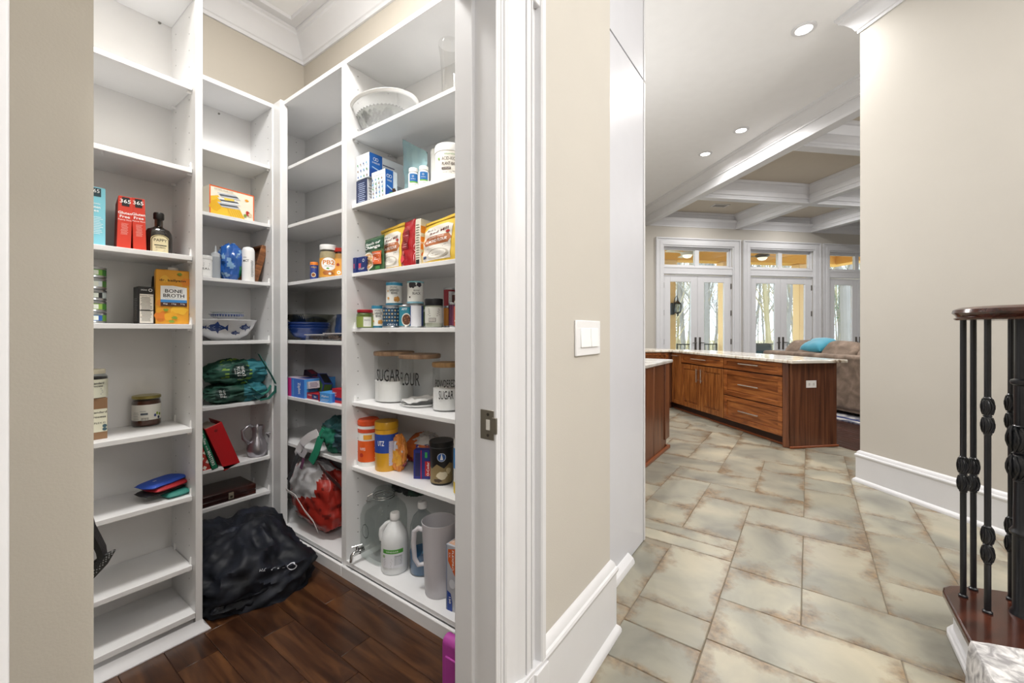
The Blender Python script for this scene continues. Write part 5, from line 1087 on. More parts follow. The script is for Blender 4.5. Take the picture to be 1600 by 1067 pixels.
gd = tag(m.build('glass_dish', glass('dish_glass', '#dfe1d8', clear=.93, edge=.5), bevel=.004), 'ribbed clear glass baking dish on top of the blue bowls', 'dish')
m = MB(); [m.tube([(cx_-.062-.0, cy_-.08+.016*k, zz+.006), (cx_-.102, cy_-.115+.022*k, zz+.053)], .0028, 5) for k in range(11)]; o = m.build('ribs', glass('dish_rib', '#d7d9cc', clear=.6, edge=.7), parent=gd)
PL = glass('clear_plastic', '#eeeeee', clear=.92, edge=.4)
for k, (p0, p1, x, hgt, lab, fill_) in enumerate([(477, 507, 1.235, .030, 'clear plastic tub of brown nuts, left of the two small tubs', '#4b2f28'), (506, 532, 1.225, .038, 'clear plastic tub of pale crackers, right of the two small tubs', '#8d7668')]):
    y1 = rx(p0, x)[1]; y0 = max(rx(p1, x)[1], 1.905); m = MB(); m.box(x, x+.085, y0, y1, z, z+hgt); o = tag(m.build('plastic_tub', PL, bevel=.006), lab, 'tub', 'small clear tubs on the corner shelf')
    m = MB(); m.box(x-.005, x+.09, y0-.005, y1+.005, z+hgt+.0005, z+hgt+.006); m.build('lid', translucent('tub_lid', '#cfcaca', .7), parent=o, bevel=.002)
    m = MB(); rq = random.Random(k); [m.lathe([(.001, -.007), (.007, -.003), (.008, .002), (.001, .007)], (rq.uniform(x+.012, x+.07), rq.uniform(y0+.012, y1-.012), z+rq.uniform(.01, hgt-.009)), 6) for _ in range(46)]; q = m.build('contents', C_(fill_, .7, var=.3, vs=80), parent=o); q['kind'] = 'stuff'
p = rx(529, 1.33); pouch('dark blue bag end beside the divider on the bowl shelf', (1.33, p[1]+.022), (1.33, p[1]-.035), z, zof(491, p)-z, .05, C_('#1d3a6b', .35), name='snack_bag')
# fifth shelf: zipper bag boxes
z = ZL[4]
def zbox(label, corner, ang, L, Wd, H, z, body, decos, tilt=None):
    """long box: corner = nearest bottom corner, ang = plan direction of its long side"""
    ux = Vector((math.cos(ang), math.sin(ang))); uy = Vector((-ux.y, ux.x)); c = Vector(corner[:2])
    m = MB(); m.prism([tuple(c), tuple(c+ux*L), tuple(c+ux*L+uy*Wd), tuple(c+uy*Wd)], z, z+H); o = tag(m.build('zipper_bag_box', body, bevel=.001, seg=1), label, 'box', 'boxes of zipper bags on the corner shelf')
    F_ = {'long0': flat(c, c+ux*L, z), 'end0': flat(c+uy*Wd, c, z), 'long1': flat(c+ux*L+uy*Wd, c+uy*Wd, z), 'top': lambda u, v, l: (c.x+ux.x*u+uy.x*v, c.y+ux.y*u+uy.y*v, z+H+l)}
    for k, fn in decos.items(): d = Deco(F_[k]); fn(d); d.build(o)
    if tilt: lean(o, *tilt)
    return o
PBL = C_('#2f6fd0'); PK = C_('#d23b8c'); LB = C_('#4d97dc')
# front end of a box seen: end face towards the room
yA = rx(446, 1.215)[1]; yB = rx(474, 1.205)[1]
def zd(W_, H_, txt='Ziploc'):
    def f(d): d.rect(0, 0, W_, H_, PBL); d.rect(W_*.18, 0, W_*.36, H_, PK); d.text(txt, W_*.75, H_*.5, W_*.16, WH, w=H_*.62, rot=-math.pi/2+.1, bold=.03); d.text(txt, W_*.09, H_*.45, W_*.10, WH, w=H_*.5, rot=-math.pi/2+.1); d.rect(W_*.42, H_*.06, W_*.5, H_*.94, LB)
    return f
W1 = yA-yB; H1 = zof(590, (1.21, yA))-z+.004
zbox('blue and pink box of zipper bags at the left end of the shelf', (1.21, yB), 0, .19, W1, H1, z, PBL, {'end0': zd(W1, H1), 'long0': lambda d: (d.rect(0, 0, .19, H1, LB), d.text('Ziploc', .09, H1*.5, .02, WH, bold=.03)), 'top': lambda d: (d.rect(0, 0, .19, W1, C_('#b9aebf')), d.rect(.02, .01, .17, W1*.5, NAVY))})
y2 = rx(477, 1.23)[1]; y3 = rx(504, 1.23)[1]
zbox('flat red zipper bag box lying at the front of the shelf', (1.225, y3), 0, .17, y2-y3, .034, z, C_('#a51f2a'), {'end0': lambda d: (d.text('FREEZER', .06, .022, .007, WH), d.rect(.085, .004, .15, .03, NAVY), d.text('Ziploc', .118, .016, .010, WH, bold=.03))})
y2 = rx(501, 1.22)[1]; y3 = rx(518, 1.22)[1]
zbox('light blue upright box of zipper bags in the middle of the shelf', (1.215, y3), .06, .15, y2-y3, .052, z, LB, {'end0': lambda d: (d.rect(0, 0, .012, .052, C_('#a51f2a')), d.text('Ziploc', (y2-y3)/2+.004, .032, .012, WH, w=(y2-y3)*.62, bold=.03), d.lines(.02, .006, (y2-y3)-.01, .02, 2, WH, .2)), 'long0': lambda d: d.rect(.01, .005, .14, .047, PBL)})
y2 = rx(519, 1.24)[1]; y3 = rx(531, 1.24)[1]
zbox('red box of zipper bags next to the divider', (1.24, 1.90), 0, .16, max(.05, y2-1.90), .075, z, C_('#b7202a'), {'end0': lambda d: (d.rect(0, .015, .1, .03, NAVY), d.text('Ziploc', .025, .053, .010, WH, w=.035), d.lines(.005, .035, .045, .045, 2, WH, .3))})
zc_ = z+H1+.002; p = rx(492, 1.30)
zbox('grey and purple box lying tilted on the other zipper bag boxes', (1.27, rx(500, 1.27)[1]), 1.25, .15, .06, .04, z+.050, C_('#b9b4ba'), {'long1': lambda d: (d.rect(.01, .004, .14, .036, C_('#6d3f6a')), d.rect(.09, 0, .15, .04, C_('#e2e0e4')), d.text('Ziploc', .05, .02, .012, WH)), 'end0': lambda d: d.lines(.005, .005, .055, .035, 4, C_('#5a3c5a'), .4), 'top': lambda d: (d.rect(.01, .005, .14, .055, C_('#4d3a52')), d.lines(.02, .01, .13, .05, 4, C_('#c9c4ce'), .3))}, tilt=((1, 0, 0), -8))
zbox('green and blue box leaning up at the back of the heap', (1.33, rx(516, 1.33)[1]), 1.35, .13, .05, .085, z+.03, C_('#33458f'), {'long1': lambda d: (d.rect(.01, .01, .12, .07, C_('#5a8f3f')), d.text('Glad', .05, .04, .02, WH, bold=.03)), 'end0': lambda d: (d.rect(.004, .03, .046, .08, C_('#4a7a3a')), d.lines(.005, .005, .045, .03, 3, WH, .3)), 'top': lambda d: d.rect(.01, .005, .12, .045, INK)}, tilt=((1, 0, 0), 24))
zbox('dark purple box with red stripes at the top of the heap', (1.35, rx(499, 1.35)[1]), 1.45, .12, .05, .05, z+.085, C_('#33273a'), {'end0': lambda d: (d.lines(.004, .006, .046, .044, 4, C_('#a03540'), .4), d.rect(.01, .02, .03, .034, C_('#7d5a9a'))), 'top': lambda d: d.rect(.02, .01, .1, .04, C_('#8a3344'))}, tilt=((1, 0, 0), 12))
m = MB(); c = on(526, 1.27, z+.062); mb = blob((c[0]+.02, 1.925, z+.055), (.03, .022, .055), 31, .008, zmin=z, mats=[C_('#77777a', .4), C_('#2c3b40', .4)], matf=lambda q, k: int(noise.noise(q*30) > 0)); tag(mb.build('plastic_bag', smooth=50, weld=True), 'crumpled grey plastic bag squeezed against the divider', 'bag')
# sixth shelf and deck: bags
z = ZL[5]
m = MB()
mb = blob((1.275, 2.055, z+.10), (.075, .115, .095), 41, .018, ax=.1, zmin=z+.001, freq=6, nu=60, nv=36, mats=[C_('#1e6a55', .6, var=.2), C_('#23404a', .5, var=.2), C_('#14383a', .5)], matf=lambda q, k: 2 if q.z-k.z > .045 else (1 if q.y-k.y < -.03 else 0)); tg = tag(mb.build('tote_bag', smooth=55, weld=True), 'dark green and teal bag slumped on the corner shelf above the red bag', 'tote bag')
P3 = lambda px, py, x: (lambda q: Vector((q[0], q[1], zof(py, q))))(rx(px, x))
m = MB(); m.strip([P3(507, 672, 1.20), P3(499, 690, 1.185), P3(494, 706, 1.175), P3(486, 722, 1.17)], (0, .05, .02), .004); m.build('side_flap', C_('#1c7a5c', .6), parent=tg, smooth=60)
m = MB(); m.strip([P3(497, 676, 1.19), P3(484, 682, 1.18), P3(474, 690, 1.175), P3(466, 704, 1.17), P3(463, 712, 1.17)], (0, .035, .035), .003); ws = tag(m.build('white_strap', C_('#d3d0d2', .7), smooth=60), 'crumpled white fabric strap hanging over the shelf edge', 'strap')
m = MB(); m.strip([P3(470, 695, 1.165), P3(478, 703, 1.16), P3(473, 712, 1.16), P3(464, 708, 1.165)], (0, .03, .02), .003); m.build('knot', C_('#c6c3c8', .7), parent=ws, smooth=60)
m = MB(); m.strip([P3(466, 710, 1.16), P3(460, 724, 1.155), P3(455, 740, 1.155), P3(450, 750, 1.155)], (.004, .032, .008), .003); tag(m.build('black_strap', C_('#35373a', .7), smooth=60), 'dark grey webbing strap hanging down from the corner shelf', 'strap')
m = MB(); m.strip([P3(475, 712, 1.165), P3(473, 722, 1.16), P3(470, 732, 1.16)], (.0, .022, .004), .003); tag(m.build('purple_strap', C_('#6b3a5a', .7), smooth=60), 'short purple strap end below the white strap', 'strap')
# red and white bag
z = .083
def redm(q, k):
    if q.z > k.z-.015 and q.y < k.y+.14 and q.y > k.y-.13 and q.x < k.x+.05 and (q.z-k.z) > -.2*(q.y-k.y)+.0: return 1
    n = noise.noise(Vector((q.x*14, q.y*20, q.z*20)))
    if q.y > k.y+.09 and n > .02: return 1
    return 2 if n > .30 else 0
mb = blob((1.275, 2.295, z+.205), (.095, .225, .175), 52, .014, ax=0, zmin=z+.001, freq=4, pw=3.0, nu=80, nv=46, shear=(.0, .03), mats=[C_('#9c2a20', .35, var=.25, vs=14), C_('#b9b8ba', .35, var=.06), C_('#6f1d18', .35)], matf=redm); o = tag(mb.build('shopping_bag', smooth=55, weld=True), 'red and white crumpled shopping bag standing in the corner unit', 'bag')
m = MB(); m.strip([P3(447, 765, 1.165), P3(462, 775, 1.155), P3(476, 798, 1.155), P3(490, 815, 1.16), P3(497, 832, 1.165)], (0, .010, .014), .002); m.build('white_piping', C_('#d9d4d2', .5), parent=o, smooth=60)
m = MB(); m.strip([P3(500, 728, 1.19), P3(512, 742, 1.18), P3(522, 752, 1.18), P3(533, 762, 1.185)], (0, .03, .03), .003); m.build('dark_trim', C_('#3b1f1e', .5), parent=o, smooth=60)
# ================================================================== RIGHT UNIT (R)
# top shelf: oval bowl pair, glass vase
z = ZR[0]; p = rx(600, 1.33); c = (1.30, rx(600, 1.30)[1], z); 
hh = .145; pr = [(.001, 0), (.085, 0), (.095, .01), (.118, .05), (.15, .11), (.165, hh-.006), (.172, hh), (.168, hh+.004), (.158, hh-.004), (.142, .108), (.11, .052), (.088, .014), (.001, .010)]
o = turn('serving_bowl', pr, c, translucent('milk_glass', '#e6e9ea', .24, .12), 'large pale oval serving bowl overhanging the top shelf', 'bowl', n=44, sx=.80, sy=1.18); 
m = MB(); m.lathe([(a*1.0, b) for a, b in [(.160, hh-.010), (.171, hh-.003), (.175, hh+.002), (.168, hh+.007), (.158, hh)]], c, 44, .80, 1.18, cap=False); m.build('rim', WH, parent=o)
cg = (c[0]-.005, c[1]+.012, z+.016); pr2 = [(.001, 0), (.07, 0), (.085, .012), (.115, .05), (.128, .082), (.124, .084), (.110, .052), (.08, .018), (.001, .008)]
o = turn('cut_glass_bowl', pr2, cg, glass('cut_glass', '#d5d8d0', clear=.85, edge=.5), 'patterned cut glass bowl nested inside the pale serving bowl', 'bowl', n=44, sx=.80, sy=1.14)
m = MB(); rq = random.Random(4)
for k in range(420):
    a = rq.uniform(0, 6.28); f = rq.uniform(0, 1); R = .082+.040*f; zz = .014+.05*f; L = .012; q = Vector((cg[0]+(R+.001)*math.cos(a)*.80, cg[1]+(R+.001)*math.sin(a)*1.14, cg[2]+zz)); t1 = Vector((-math.sin(a), math.cos(a), 0))*L*rq.uniform(.5, 1); t2 = Vector((math.cos(a)*.5, math.sin(a)*.5, .9))*L*rq.uniform(.5, 1)
    m.add([q-t1, q-t2, q+t1, q+t2], [(0, 1, 2, 3)])
x_ = m.build('cut_pattern', mat('#3f4539', .3, metal=.2), parent=o, recalc=False, smooth=0); x_['kind'] = 'stuff'
m = MB(); [m.lathe([(.004, 0), (.006, .003), (.003, .006)], (cg[0]+.127*math.cos(k*.15)*.80, cg[1]+.127*math.sin(k*.15)*1.14, cg[2]+.080), 5) for k in range(42)]; x_ = m.build('beaded_rim', glass('bead', '#dfe2de', clear=.7), parent=o); x_['kind'] = 'stuff'
c, r = on(703, 1.32, z, 32); hv = zof(69, c)-z; turn('glass_vase', [(.001, 0), (r*.72, 0), (r*.75, .01), (r*.80, hv*.35), (r*.86, hv*.6), (r*.98, hv*.82), (r*1.12, hv*.95), (r*1.13, hv)], c, glass('vase_glass', '#f8f8f7', clear=.97, edge=.3), 'tall clear rippled glass vase at the right end of the top shelf', 'vase', n=32, cap=False)
# second shelf: supplement boxes, bottles, tubs
z = ZR[1]; NB = C_('#1f62b4'); LBX = C_('#dfe6ec')
def icons(d, W_, H_, n=(4, 6)):
    d.rect(0, H_*.86, W_, H_, C_('#f0f0ee')); cc = [C_('#274a86'), C_('#8a6b4f'), C_('#4d8f4a'), C_('#53a0c9')]
    for j in range(n[1]):
        for i in range(n[0]): d.disc(W_*(i+.6)/(n[0]+.3), H_*(.10+.74*j/n[1]), W_*.045, cc[(i*3+j) % 4], n=8); d.rect(W_*(i+.45)/(n[0]+.3), H_*(.145+.74*j/n[1]), W_*(i+.75)/(n[0]+.3), H_*(.155+.74*j/n[1]), cc[0])
def cobalt(d, u0, u1, H_, W_):
    d.rect(u0, 0, u1, H_, NB); d.rect(u0, H_*.0, u1, H_*.35, C_('#184a9a')); m_ = (u0+u1)/2; d.ring(m_-.008, H_*.78, .008, WH, .25); d.ring(m_+.006, H_*.78, .008, WH, .25); d.text('SHAKLEE', m_, H_*.63, .008, WH, w=(u1-u0)*.6); 
    d.poly([(u0+.2*(u1-u0), H_*.42), (u1, H_*.30), (u1, H_*.34), (u0+.2*(u1-u0), H_*.46)], C_('#b8d0ea')); d.blotch(u1+.006, H_*.33, .014, C_('#4b2f24'), 3); d.poly([(u0+.4*(u1-u0), H_*.22), (u1+.05, H_*.05), (u1+.05, H_*.17), (u1, H_*.27)], C_('#4c8c34'))
c0 = rx(577, 1.235); h = zof(236, c0)-z; o, d1, d2, wl, ws_ = cbox('supplement_box', 'large white and cobalt supplement box lying on top of the others', 'box', 557, 577, 1.222, 1.455, zof(278, c0), zof(240, c0)-zof(278, c0), LBX); h = zof(240, c0)-zof(278, c0); icons(d1, wl, h, (4, 3)); cobalt(d2, 0, .075, h, ws_); d2.lines(.075, h*.62, .165, h*.7, 1, C_('#3c3f6a'), .5); d1.build(o); d2.build(o, 'side_printing')
c0 = rx(602, 1.225); h = zof(263, c0)-z; o, d1, d2, wl, ws_ = cbox('supplement_box', 'smaller white and cobalt supplement box in front on the second shelf', 'box', 581, 602, 1.225, 1.295, z, h, LBX); icons(d1, wl, h, (4, 5)); cobalt(d2, 0, .045, h, ws_); d1.build(o); d2.build(o, 'side_printing')
c0 = rx(574, 1.22); h = zof(277, c0)-z; o, d1, d2, wl, ws_ = cbox('supplement_box', 'narrow navy fronted supplement box at the left of the second shelf', 'box', 557, 574, 1.225, 1.29, z, h, C_('#e8e8ea')); d1.rect(0, 0, wl, h, C_('#232f52')); d1.lines(wl*.15, h*.1, wl*.85, h*.9, 10, C_('#a9b6d4'), .35, 3); d2.lines(.005, h*.1, .06, h*.8, 6, LGREY, .3); d1.build(o); d2.build(o, 'side_printing')
# teal translucent bag
p = rx(645, 1.34); h = zof(217, p)-z; m = MB(); T_ = translucent('teal_film', '#9fc4ca', .62, .2); a = Vector(rx(634, 1.36)+(z,)); b = Vector(rx(666, 1.30)+(z,)); 
tip = Vector(rx(629, 1.33)+(zof(217, rx(629, 1.33)),)); tip2 = Vector(rx(668, 1.31)+(zof(238, rx(668, 1.31)),)); bk = Vector((.06, .02, 0))
def tb(i, j): 
    q = a.lerp(b, i).lerp(tip.lerp(tip2, i), j); n_ = Vector((-.8, -.5, 0))*(.030*math.sin(i*math.pi)*(1-j)+.030*noise.noise(Vector((i*5+j*3, j*4-i*2, 0)))*(1-j*.5)+.012*abs(noise.noise(Vector((i*11, j*7, 3))))); return tuple(q+n_)
def tb2_(i, j): q = a.lerp(b, i).lerp(tip.lerp(tip2, i), j); n_ = Vector((.8, .5, 0))*(.030*math.sin(i*math.pi)*(1-j)); return tuple(q+n_)
m.grid(tb, 14, 14); m.grid(tb2_, 14, 14); tag(m.build('film_bag', T_, weld=True, smooth=60), 'pointed pale teal plastic bag behind the small white bottles', 'bag')
for k, (px, w_, yt, x, lab) in enumerate([(646, 16, 264, 1.225, 'left small white bottle with a blue and green label'), (662, 16, 261, 1.235, 'right small white bottle with a blue and green label')]):
    c, r = on(px, x, z, w_); h = zof(yt, c)-z; o = turn('supplement_bottle', [(.001, 0), (r, 0), (r, h*.70), (r*.85, h*.78), (r*.8, h*.80), (.001, h*.80)], c, WH, lab, 'bottle', 'pair of small white bottles'); m = MB(); m.lathe([(r*.9, h*.80), (r*.9, h*.98), (r*.85, h), (.001, h)], c, 24); m.lathe([(.001, h*.80), (r*.9, h*.80)], c, 24, cap=False); m.build('cap', WH, parent=o)
    d = Deco(cyl(c, r*1.01, z)); d.rect(-r*.8, h*.30, r*.9, h*.68, C_('#1f6fb4'), n=6); d.rect(-r*.8, h*.24, r*.9, h*.30, C_('#6db33f'), n=6); d.ring(-r*.1, h*.55, .004, WH, .3); d.text('OSTEO', -r*.05, h*.42, .004, WH, w=r*.9); d.text('VITAMIN', 0, h*.15, .004, INK, w=r); d.build(o, 'label')
c, r = on(684, 1.345, z, 22); h = zof(236, c)-z; o = turn('protein_tub', [(.001, 0), (r, 0), (r, h*.84), (r*1.03, h*.85), (r*1.03, h*.98), (r, h), (.001, h)], c, C_('#e4e6e2'), 'narrow white tub half hidden behind the big protein tub', 'tub'); d = Deco(cyl(c, r*1.01, z)); d.lines(-r*.2, h*.2, r*.5, h*.75, 12, LGREY, .35); d.build(o)
c, r = on(703, 1.30, z, 46); h = zof(232, c)-z; o = turn('protein_tub', [(.001, 0), (r, 0), (r, h*.80), (.001, h*.80)], c, C_('#f2efe6'), 'large cream tub of plant-based protein at the right end', 'tub', n=40); m = MB(); m.lathe([(r*1.02, h*.80), (r*1.03, h*.95), (r*.99, h), (.001, h)], c, 40); m.lathe([(.001, h*.80), (r*1.02, h*.80)], c, 40, cap=False); m.build('lid', WH, parent=o)
d = Deco(cyl(c, r*1.005, z, off=.16)); BR_ = C_('#4a3428'); d.text('vitamind', -r*.15, h*.71, h*.045, C_('#5a9a4a'), w=r*.8); d.text('ACID-KICKING', 0, h*.59, h*.085, BR_, w=r*1.45, sk=.7); d.text('PLANT-BASED PROTEIN', r*.30, h*.46, h*.085, BR_, w=r*2.0, bold=.02); d.rect(-r*.72, h*.31, -r*.1, h*.37, BR_, n=4); d.text('CHOCOLATE', -r*.4, h*.34, h*.03, WH, w=r*.5); d.text('NET WT 1.5 LB', -r*.35, h*.24, h*.025, BR_, w=r*.6); d.text('20G PROTEIN', r*.3, h*.27, h*.025, BR_, w=r*.6); d.blotch(-r*.95, h*.60, .006, C_('#8fc060'), 3); d.build(o)
# third shelf: navy packets, pouches
z = ZR[2]
for k, (p0, p1, yt, lab) in enumerate([(547, 556, 402, 'left navy tea box overhanging the shelf end'), (556, 571, 400, 'right navy tea box next to the meal pouch')]):
    x = 1.205+.01*k; c0 = rx(p1, x); h = zof(yt, c0)-z; y1_ = rx(p0, x)[1]; o = block('tea_box', lab, 'box', x, x+.07, c0[1], min(y1_, 1.853), z, z+h, NAVY, 'navy tea boxes'); d = Deco(flat((x, y1_), c0, z)); W_ = abs(min(y1_, 1.853)-c0[1]); d = Deco(flat((x, c0[1]+W_), c0, z)); d.rect(W_*.3, h*.3, W_*.55, h*.6, C_('#c9506a')); d.text('CLIF', W_*.6, h*.25, .008, WH, w=W_*.6) if k else None; d.ring(W_*.8, h*.75, .008, WH, .3) if k else None; d.build(o)
def cpouch(label, p0, p1, x0, x1, yt, th, m_): 
    a = rx(p0, x0); b = rx(p1, x1); h = zof(yt, b)-z; o, d, w_ = pouch(label, a, b, z, h, th, m_); return o, d, w_, h
o, d, w_, h = cpouch('green meal pouch showing a bowl of quinoa', 571, 601, 1.26, 1.235, 366, .045, C_('#3c5a3a', .35))
d.rect(.002, h*.64, w_-.002, h*.93, C_('#1f4a34'), n=6); d.text('Seeds of', w_*.48, h*.82, h*.08, WH, w=w_*.75, bold=.02); d.text('Change', w_*.48, h*.70, h*.12, WH, w=w_*.85, bold=.03); d.disc(w_*.30, h*.30, w_*.38, C_('#d8d2c4'), h*.28, 26); d.disc(w_*.30, h*.30, w_*.32, C_('#b98a55'), h*.235, 26)
rq = random.Random(2)
for q in range(26): d.blotch(w_*(.30+rq.uniform(-.2, .2)), h*(.30+rq.uniform(-.16, .16)), .0035, C_(rq.choice(['#8d3a22', '#e0c795', '#4f6b2c', '#6b4426', '#d9a066'])), q, 6)
d.poly([(w_*.70, h*.18), (w_*.98, h*.18), (w_*.98, h*.55), (w_*.62, h*.55)], C_('#c95b2a')); d.text('QUINOA', w_*.8, h*.48, h*.04, WH, w=w_*.3); d.lines(w_*.7, h*.25, w_*.96, h*.43, 4, WH, .3); d.rect(w_*.78, h*.05, w_*.94, h*.13, C_('#4c8c4a')); d.build(o)
def almond(o, d, w_, h):
    CR_ = C_('#ddd8cf'); BRN = C_('#a8643a'); d.poly([(w_*.22, h*.06), (w_*.90, h*.06), (w_*.93, h*.78), (w_*.80, h*.84), (w_*.30, h*.84), (w_*.20, h*.76)], CR_)
    d.text("Bob's", w_*.40, h*.76, h*.05, INK, w=w_*.22, bold=.03); d.text('Red Mill', w_*.62, h*.69, h*.06, C_('#5a2420'), w=w_*.46, bold=.04, rot=.08)
    d.poly([(w_*.22, h*.50), (w_*.30, h*.60), (w_*.86, h*.60), (w_*.93, h*.50), (w_*.86, h*.40), (w_*.30, h*.40)], BRN); d.text('SUPER FINE', w_*.57, h*.57, h*.025, WH, w=w_*.4); d.text('ALMOND FLOUR', w_*.57, h*.49, h*.07, WH, w=w_*.56, bold=.02); d.lines(w_*.35, h*.32, w_*.85, h*.38, 2, LGREY, .35)
    d.disc(w_*.62, h*.19, w_*.26, C_('#b7b0a2'), h*.11, 22); d.disc(w_*.62, h*.20, w_*.22, C_('#e9e5dc'), h*.085, 22); d.rect(w_*.26, h*.12, w_*.36, h*.18, C_('#2c4a6e')); d.disc(w_*.84, h*.64, w_*.045, C_('#b3342b'), h*.03); d.rect(0, h*.93, w_, h*.995, C_('#d9b23c'), n=10)
    d.build(o)
o, d, w_, h = cpouch('yellow topped almond flour pouch, left and partly hidden one', 596, 633, 1.30, 1.255, 347, .06, C_('#e3bd45', .35)); almond(o, d, w_, h)
o, d, w_, h = cpouch('glossy red pouch squeezed between the flour pouches', 628, 650, 1.27, 1.24, 341, .05, C_('#a5161f', .18, coat=.5)); d.rect(w_*.35, h*.38, w_*.75, h*.78, C_('#7c0f18'), n=3, nv=3); d.lines(w_*.38, h*.42, w_*.7, h*.7, 6, C_('#d9a0a0'), .3); d.blotch(w_*.4, h*.2, .022, C_('#c9404a'), 4); d.blotch(w_*.5, h*.3, .012, C_('#d66a70'), 7); d.build(o)
c0 = rx(657, 1.24); h = zof(341, c0)-z; yl = rx(648.5, 1.24)[1]; ym = c0[1]; o = block('baking_mix_box', 'cream and orange baking mix box between the red pouch and the flour', 'box', 1.24, 1.32, ym, yl, z, z+h, C_('#ddd8c6')); W_ = yl-ym; d = Deco(flat((1.24, yl), (1.24, ym), z)); d.lines(W_*.15, h*.15, W_*.85, h*.9, 14, C_('#6b6a5c'), .35, 4); d.rect(W_*.2, h*.04, W_*.8, h*.14, INK); d.build(o); d = Deco(flat((1.24, ym), (1.32, ym), z)); d.rect(0, h*.35, .08, h*.62, ORG_); d.text('MIX', .02, h*.48, .015, WH); d.blotch(.02, h*.25, .016, C_('#e0632a'), 2); d.rect(.0, h*.7, .03, h*.85, C_('#d9862a')); d.build(o, 'side_printing')
o, d, w_, h = cpouch('large almond flour pouch at the front right of its shelf', 659, 718, 1.29, 1.225, 331, .075, C_('#e6c24d', .35)); almond(o, d, w_, h)
o, d, w_, h = cpouch('blue pouch edge at the far right of the flour shelf', 715, 735, 1.27, 1.24, 338, .05, C_('#24497f', .3)); d.lines(w_*.1, h*.3, w_*.6, h*.5, 4, WH, .3); d.build(o)
# fourth shelf: cans and jars
z = ZR[3]
c, r = on(570.5, 1.235, z, 27); h = zof(484, c)-z; o, d = jar('short pesto jar with a red lid, leftmost in the row of cans', c, r, h, C_('#6f7f3a', .4, var=.3, vs=60), C_('#a5202c', .3), h*.16, .82, .88, name='pesto_jar', lab=C_('#8a9a4a'), labr=(.04, .62)); d.rect(-r*.2, h*.08, r*.75, h*.60, C_('#dfe0d8'), n=5); d.text('PESTO', r*.25, h*.42, h*.07, INK, w=r*.7); d.lines(0, h*.15, r*.6, h*.32, 3, LGREY, .3); d.build(o)
def bean(o, d, r, h, kind):
    if kind == 'garb': d.rect(-r*1.5, h*.84, r*1.5, h*.97, C_('#2f8fb4'), n=10); d.text('ORGANIC', -r*.1, h*.76, h*.07, INK, w=r*.9); d.text('GARBANZO', 0, h*.64, h*.10, INK, w=r*1.15, bold=.02); d.text('BEANS', 0, h*.52, h*.10, INK, w=r*.75, bold=.02); d.blotch(r*.35, h*.26, r*.42, C_('#c9914a'), 3); d.blotch(r*.1, h*.22, r*.2, C_('#b37d38'), 5); d.blotch(-r*.75, h*.30, r*.18, C_('#c99a5c'), 6); d.blotch(-r*.8, h*.6, r*.13, C_('#c99a5c'), 7); d.rect(-r*1.5, h*.02, r*1.5, h*.10, C_('#1f6a86'), n=10)
    if kind == 'black': d.blotch(-r*.35, h*.82, r*.55, C_('#241c22'), 3, rv=h*.18); d.blotch(r*.45, h*.85, r*.4, C_('#2c2230'), 4, rv=h*.13); d.text('BLACK', r*.15, h*.45, h*.11, INK, w=r*.95, bold=.02); d.text('BEANS', r*.15, h*.58, h*.07, INK, w=r*.7); d.blotch(-r*.7, h*.28, r*.13, INK, 5); d.rect(-r*1.5, h*.02, r*1.5, h*.09, C_('#7fb4c4'), n=10); d.rect(-r*1.5, h*.93, r*1.5, h*.98, C_('#7fc0c9'), n=10)
    d.build(o)
WC = C_('#e3e3dd')
c, r = on(591, 1.29, z, 21); hc = zof(477, c)-z; o, d = can('lower white garbanzo can behind the pesto jar', c, r, hc, WC); bean(o, d, r, hc, 'garb')
c, r = on(613, 1.275, z, 31); hc = zof(478, c)-z; o, d = can('wide dark blue patterned can at the middle of the lower row', c, r, hc, C_('#173f5c')); r2 = r
for j in range(4):
    for i in range(9): d.disc(-r*1.1+i*r*.27, h*.25+j*.016+.012, .0042, C_('#8fa9b8') if (i+j) % 2 else C_('#c9b07a'), n=6)
d.text('CREMA DI', 0, hc*.90, .006, WH, w=r*1.0); d.text('CECI E', 0, hc*.15, .008, WH, w=r*.9); d.build(o)
tp = (c[0]+.0, c[1]+.0, z+hc); c2, rr_ = on(616, 1.275, z+hc, 26); h2 = zof(441, c2)-c2[2]; o, d = can('upper garbanzo can stacked on the dark blue can', c2, rr_, h2, WC); bean(o, d, rr_, h2, 'garb')
c, r = on(634, 1.25, z, 21); hc = zof(477, c)-z; o, d = can('teal soup can with a picture of a bowl of beans', c, r, hc, C_('#2a7f94')); d.disc(r*.1, hc*.36, r*.75, C_('#d8d4c8'), hc*.28, 22); d.disc(r*.1, hc*.36, r*.62, C_('#5a3420'), hc*.23, 22); [d.blotch(r*.1+r*.4*math.cos(k), hc*.36+hc*.13*math.sin(k*1.7), r*.12, C_('#8d5a38'), k) for k in range(7)]; d.text('AMY', -r*.2, hc*.82, hc*.1, WH, w=r*.8); d.build(o)
c, r = on(650, 1.285, z, 24); hc = zof(475, c)-z; o, d = can('can turned to its white nutrition panel', c, r, hc, C_('#3f4f86')); d.rect(-r*.7, hc*.06, r*.75, hc*.92, C_('#d5d6da'), n=8); d.lines(-r*.6, hc*.1, r*.65, hc*.88, 16, C_('#4a4a55'), .4, 6); d.build(o)
c2, rr_ = on(649, 1.285, z+hc, 26); h2 = zof(440, c2)-c2[2]; o, d = can('upper black bean can stacked on the nutrition panel can', c2, rr_, h2, WC); bean(o, d, rr_, h2, 'black')
c, r = on(664, 1.34, z, 15); h = zof(474, c)-z; o, d = can('green topped narrow can wedged behind the white jar', c, r, h, C_('#5f7a4a')); d.text('BEA', 0, h*.7, h*.1, WH, w=r); d.build(o)
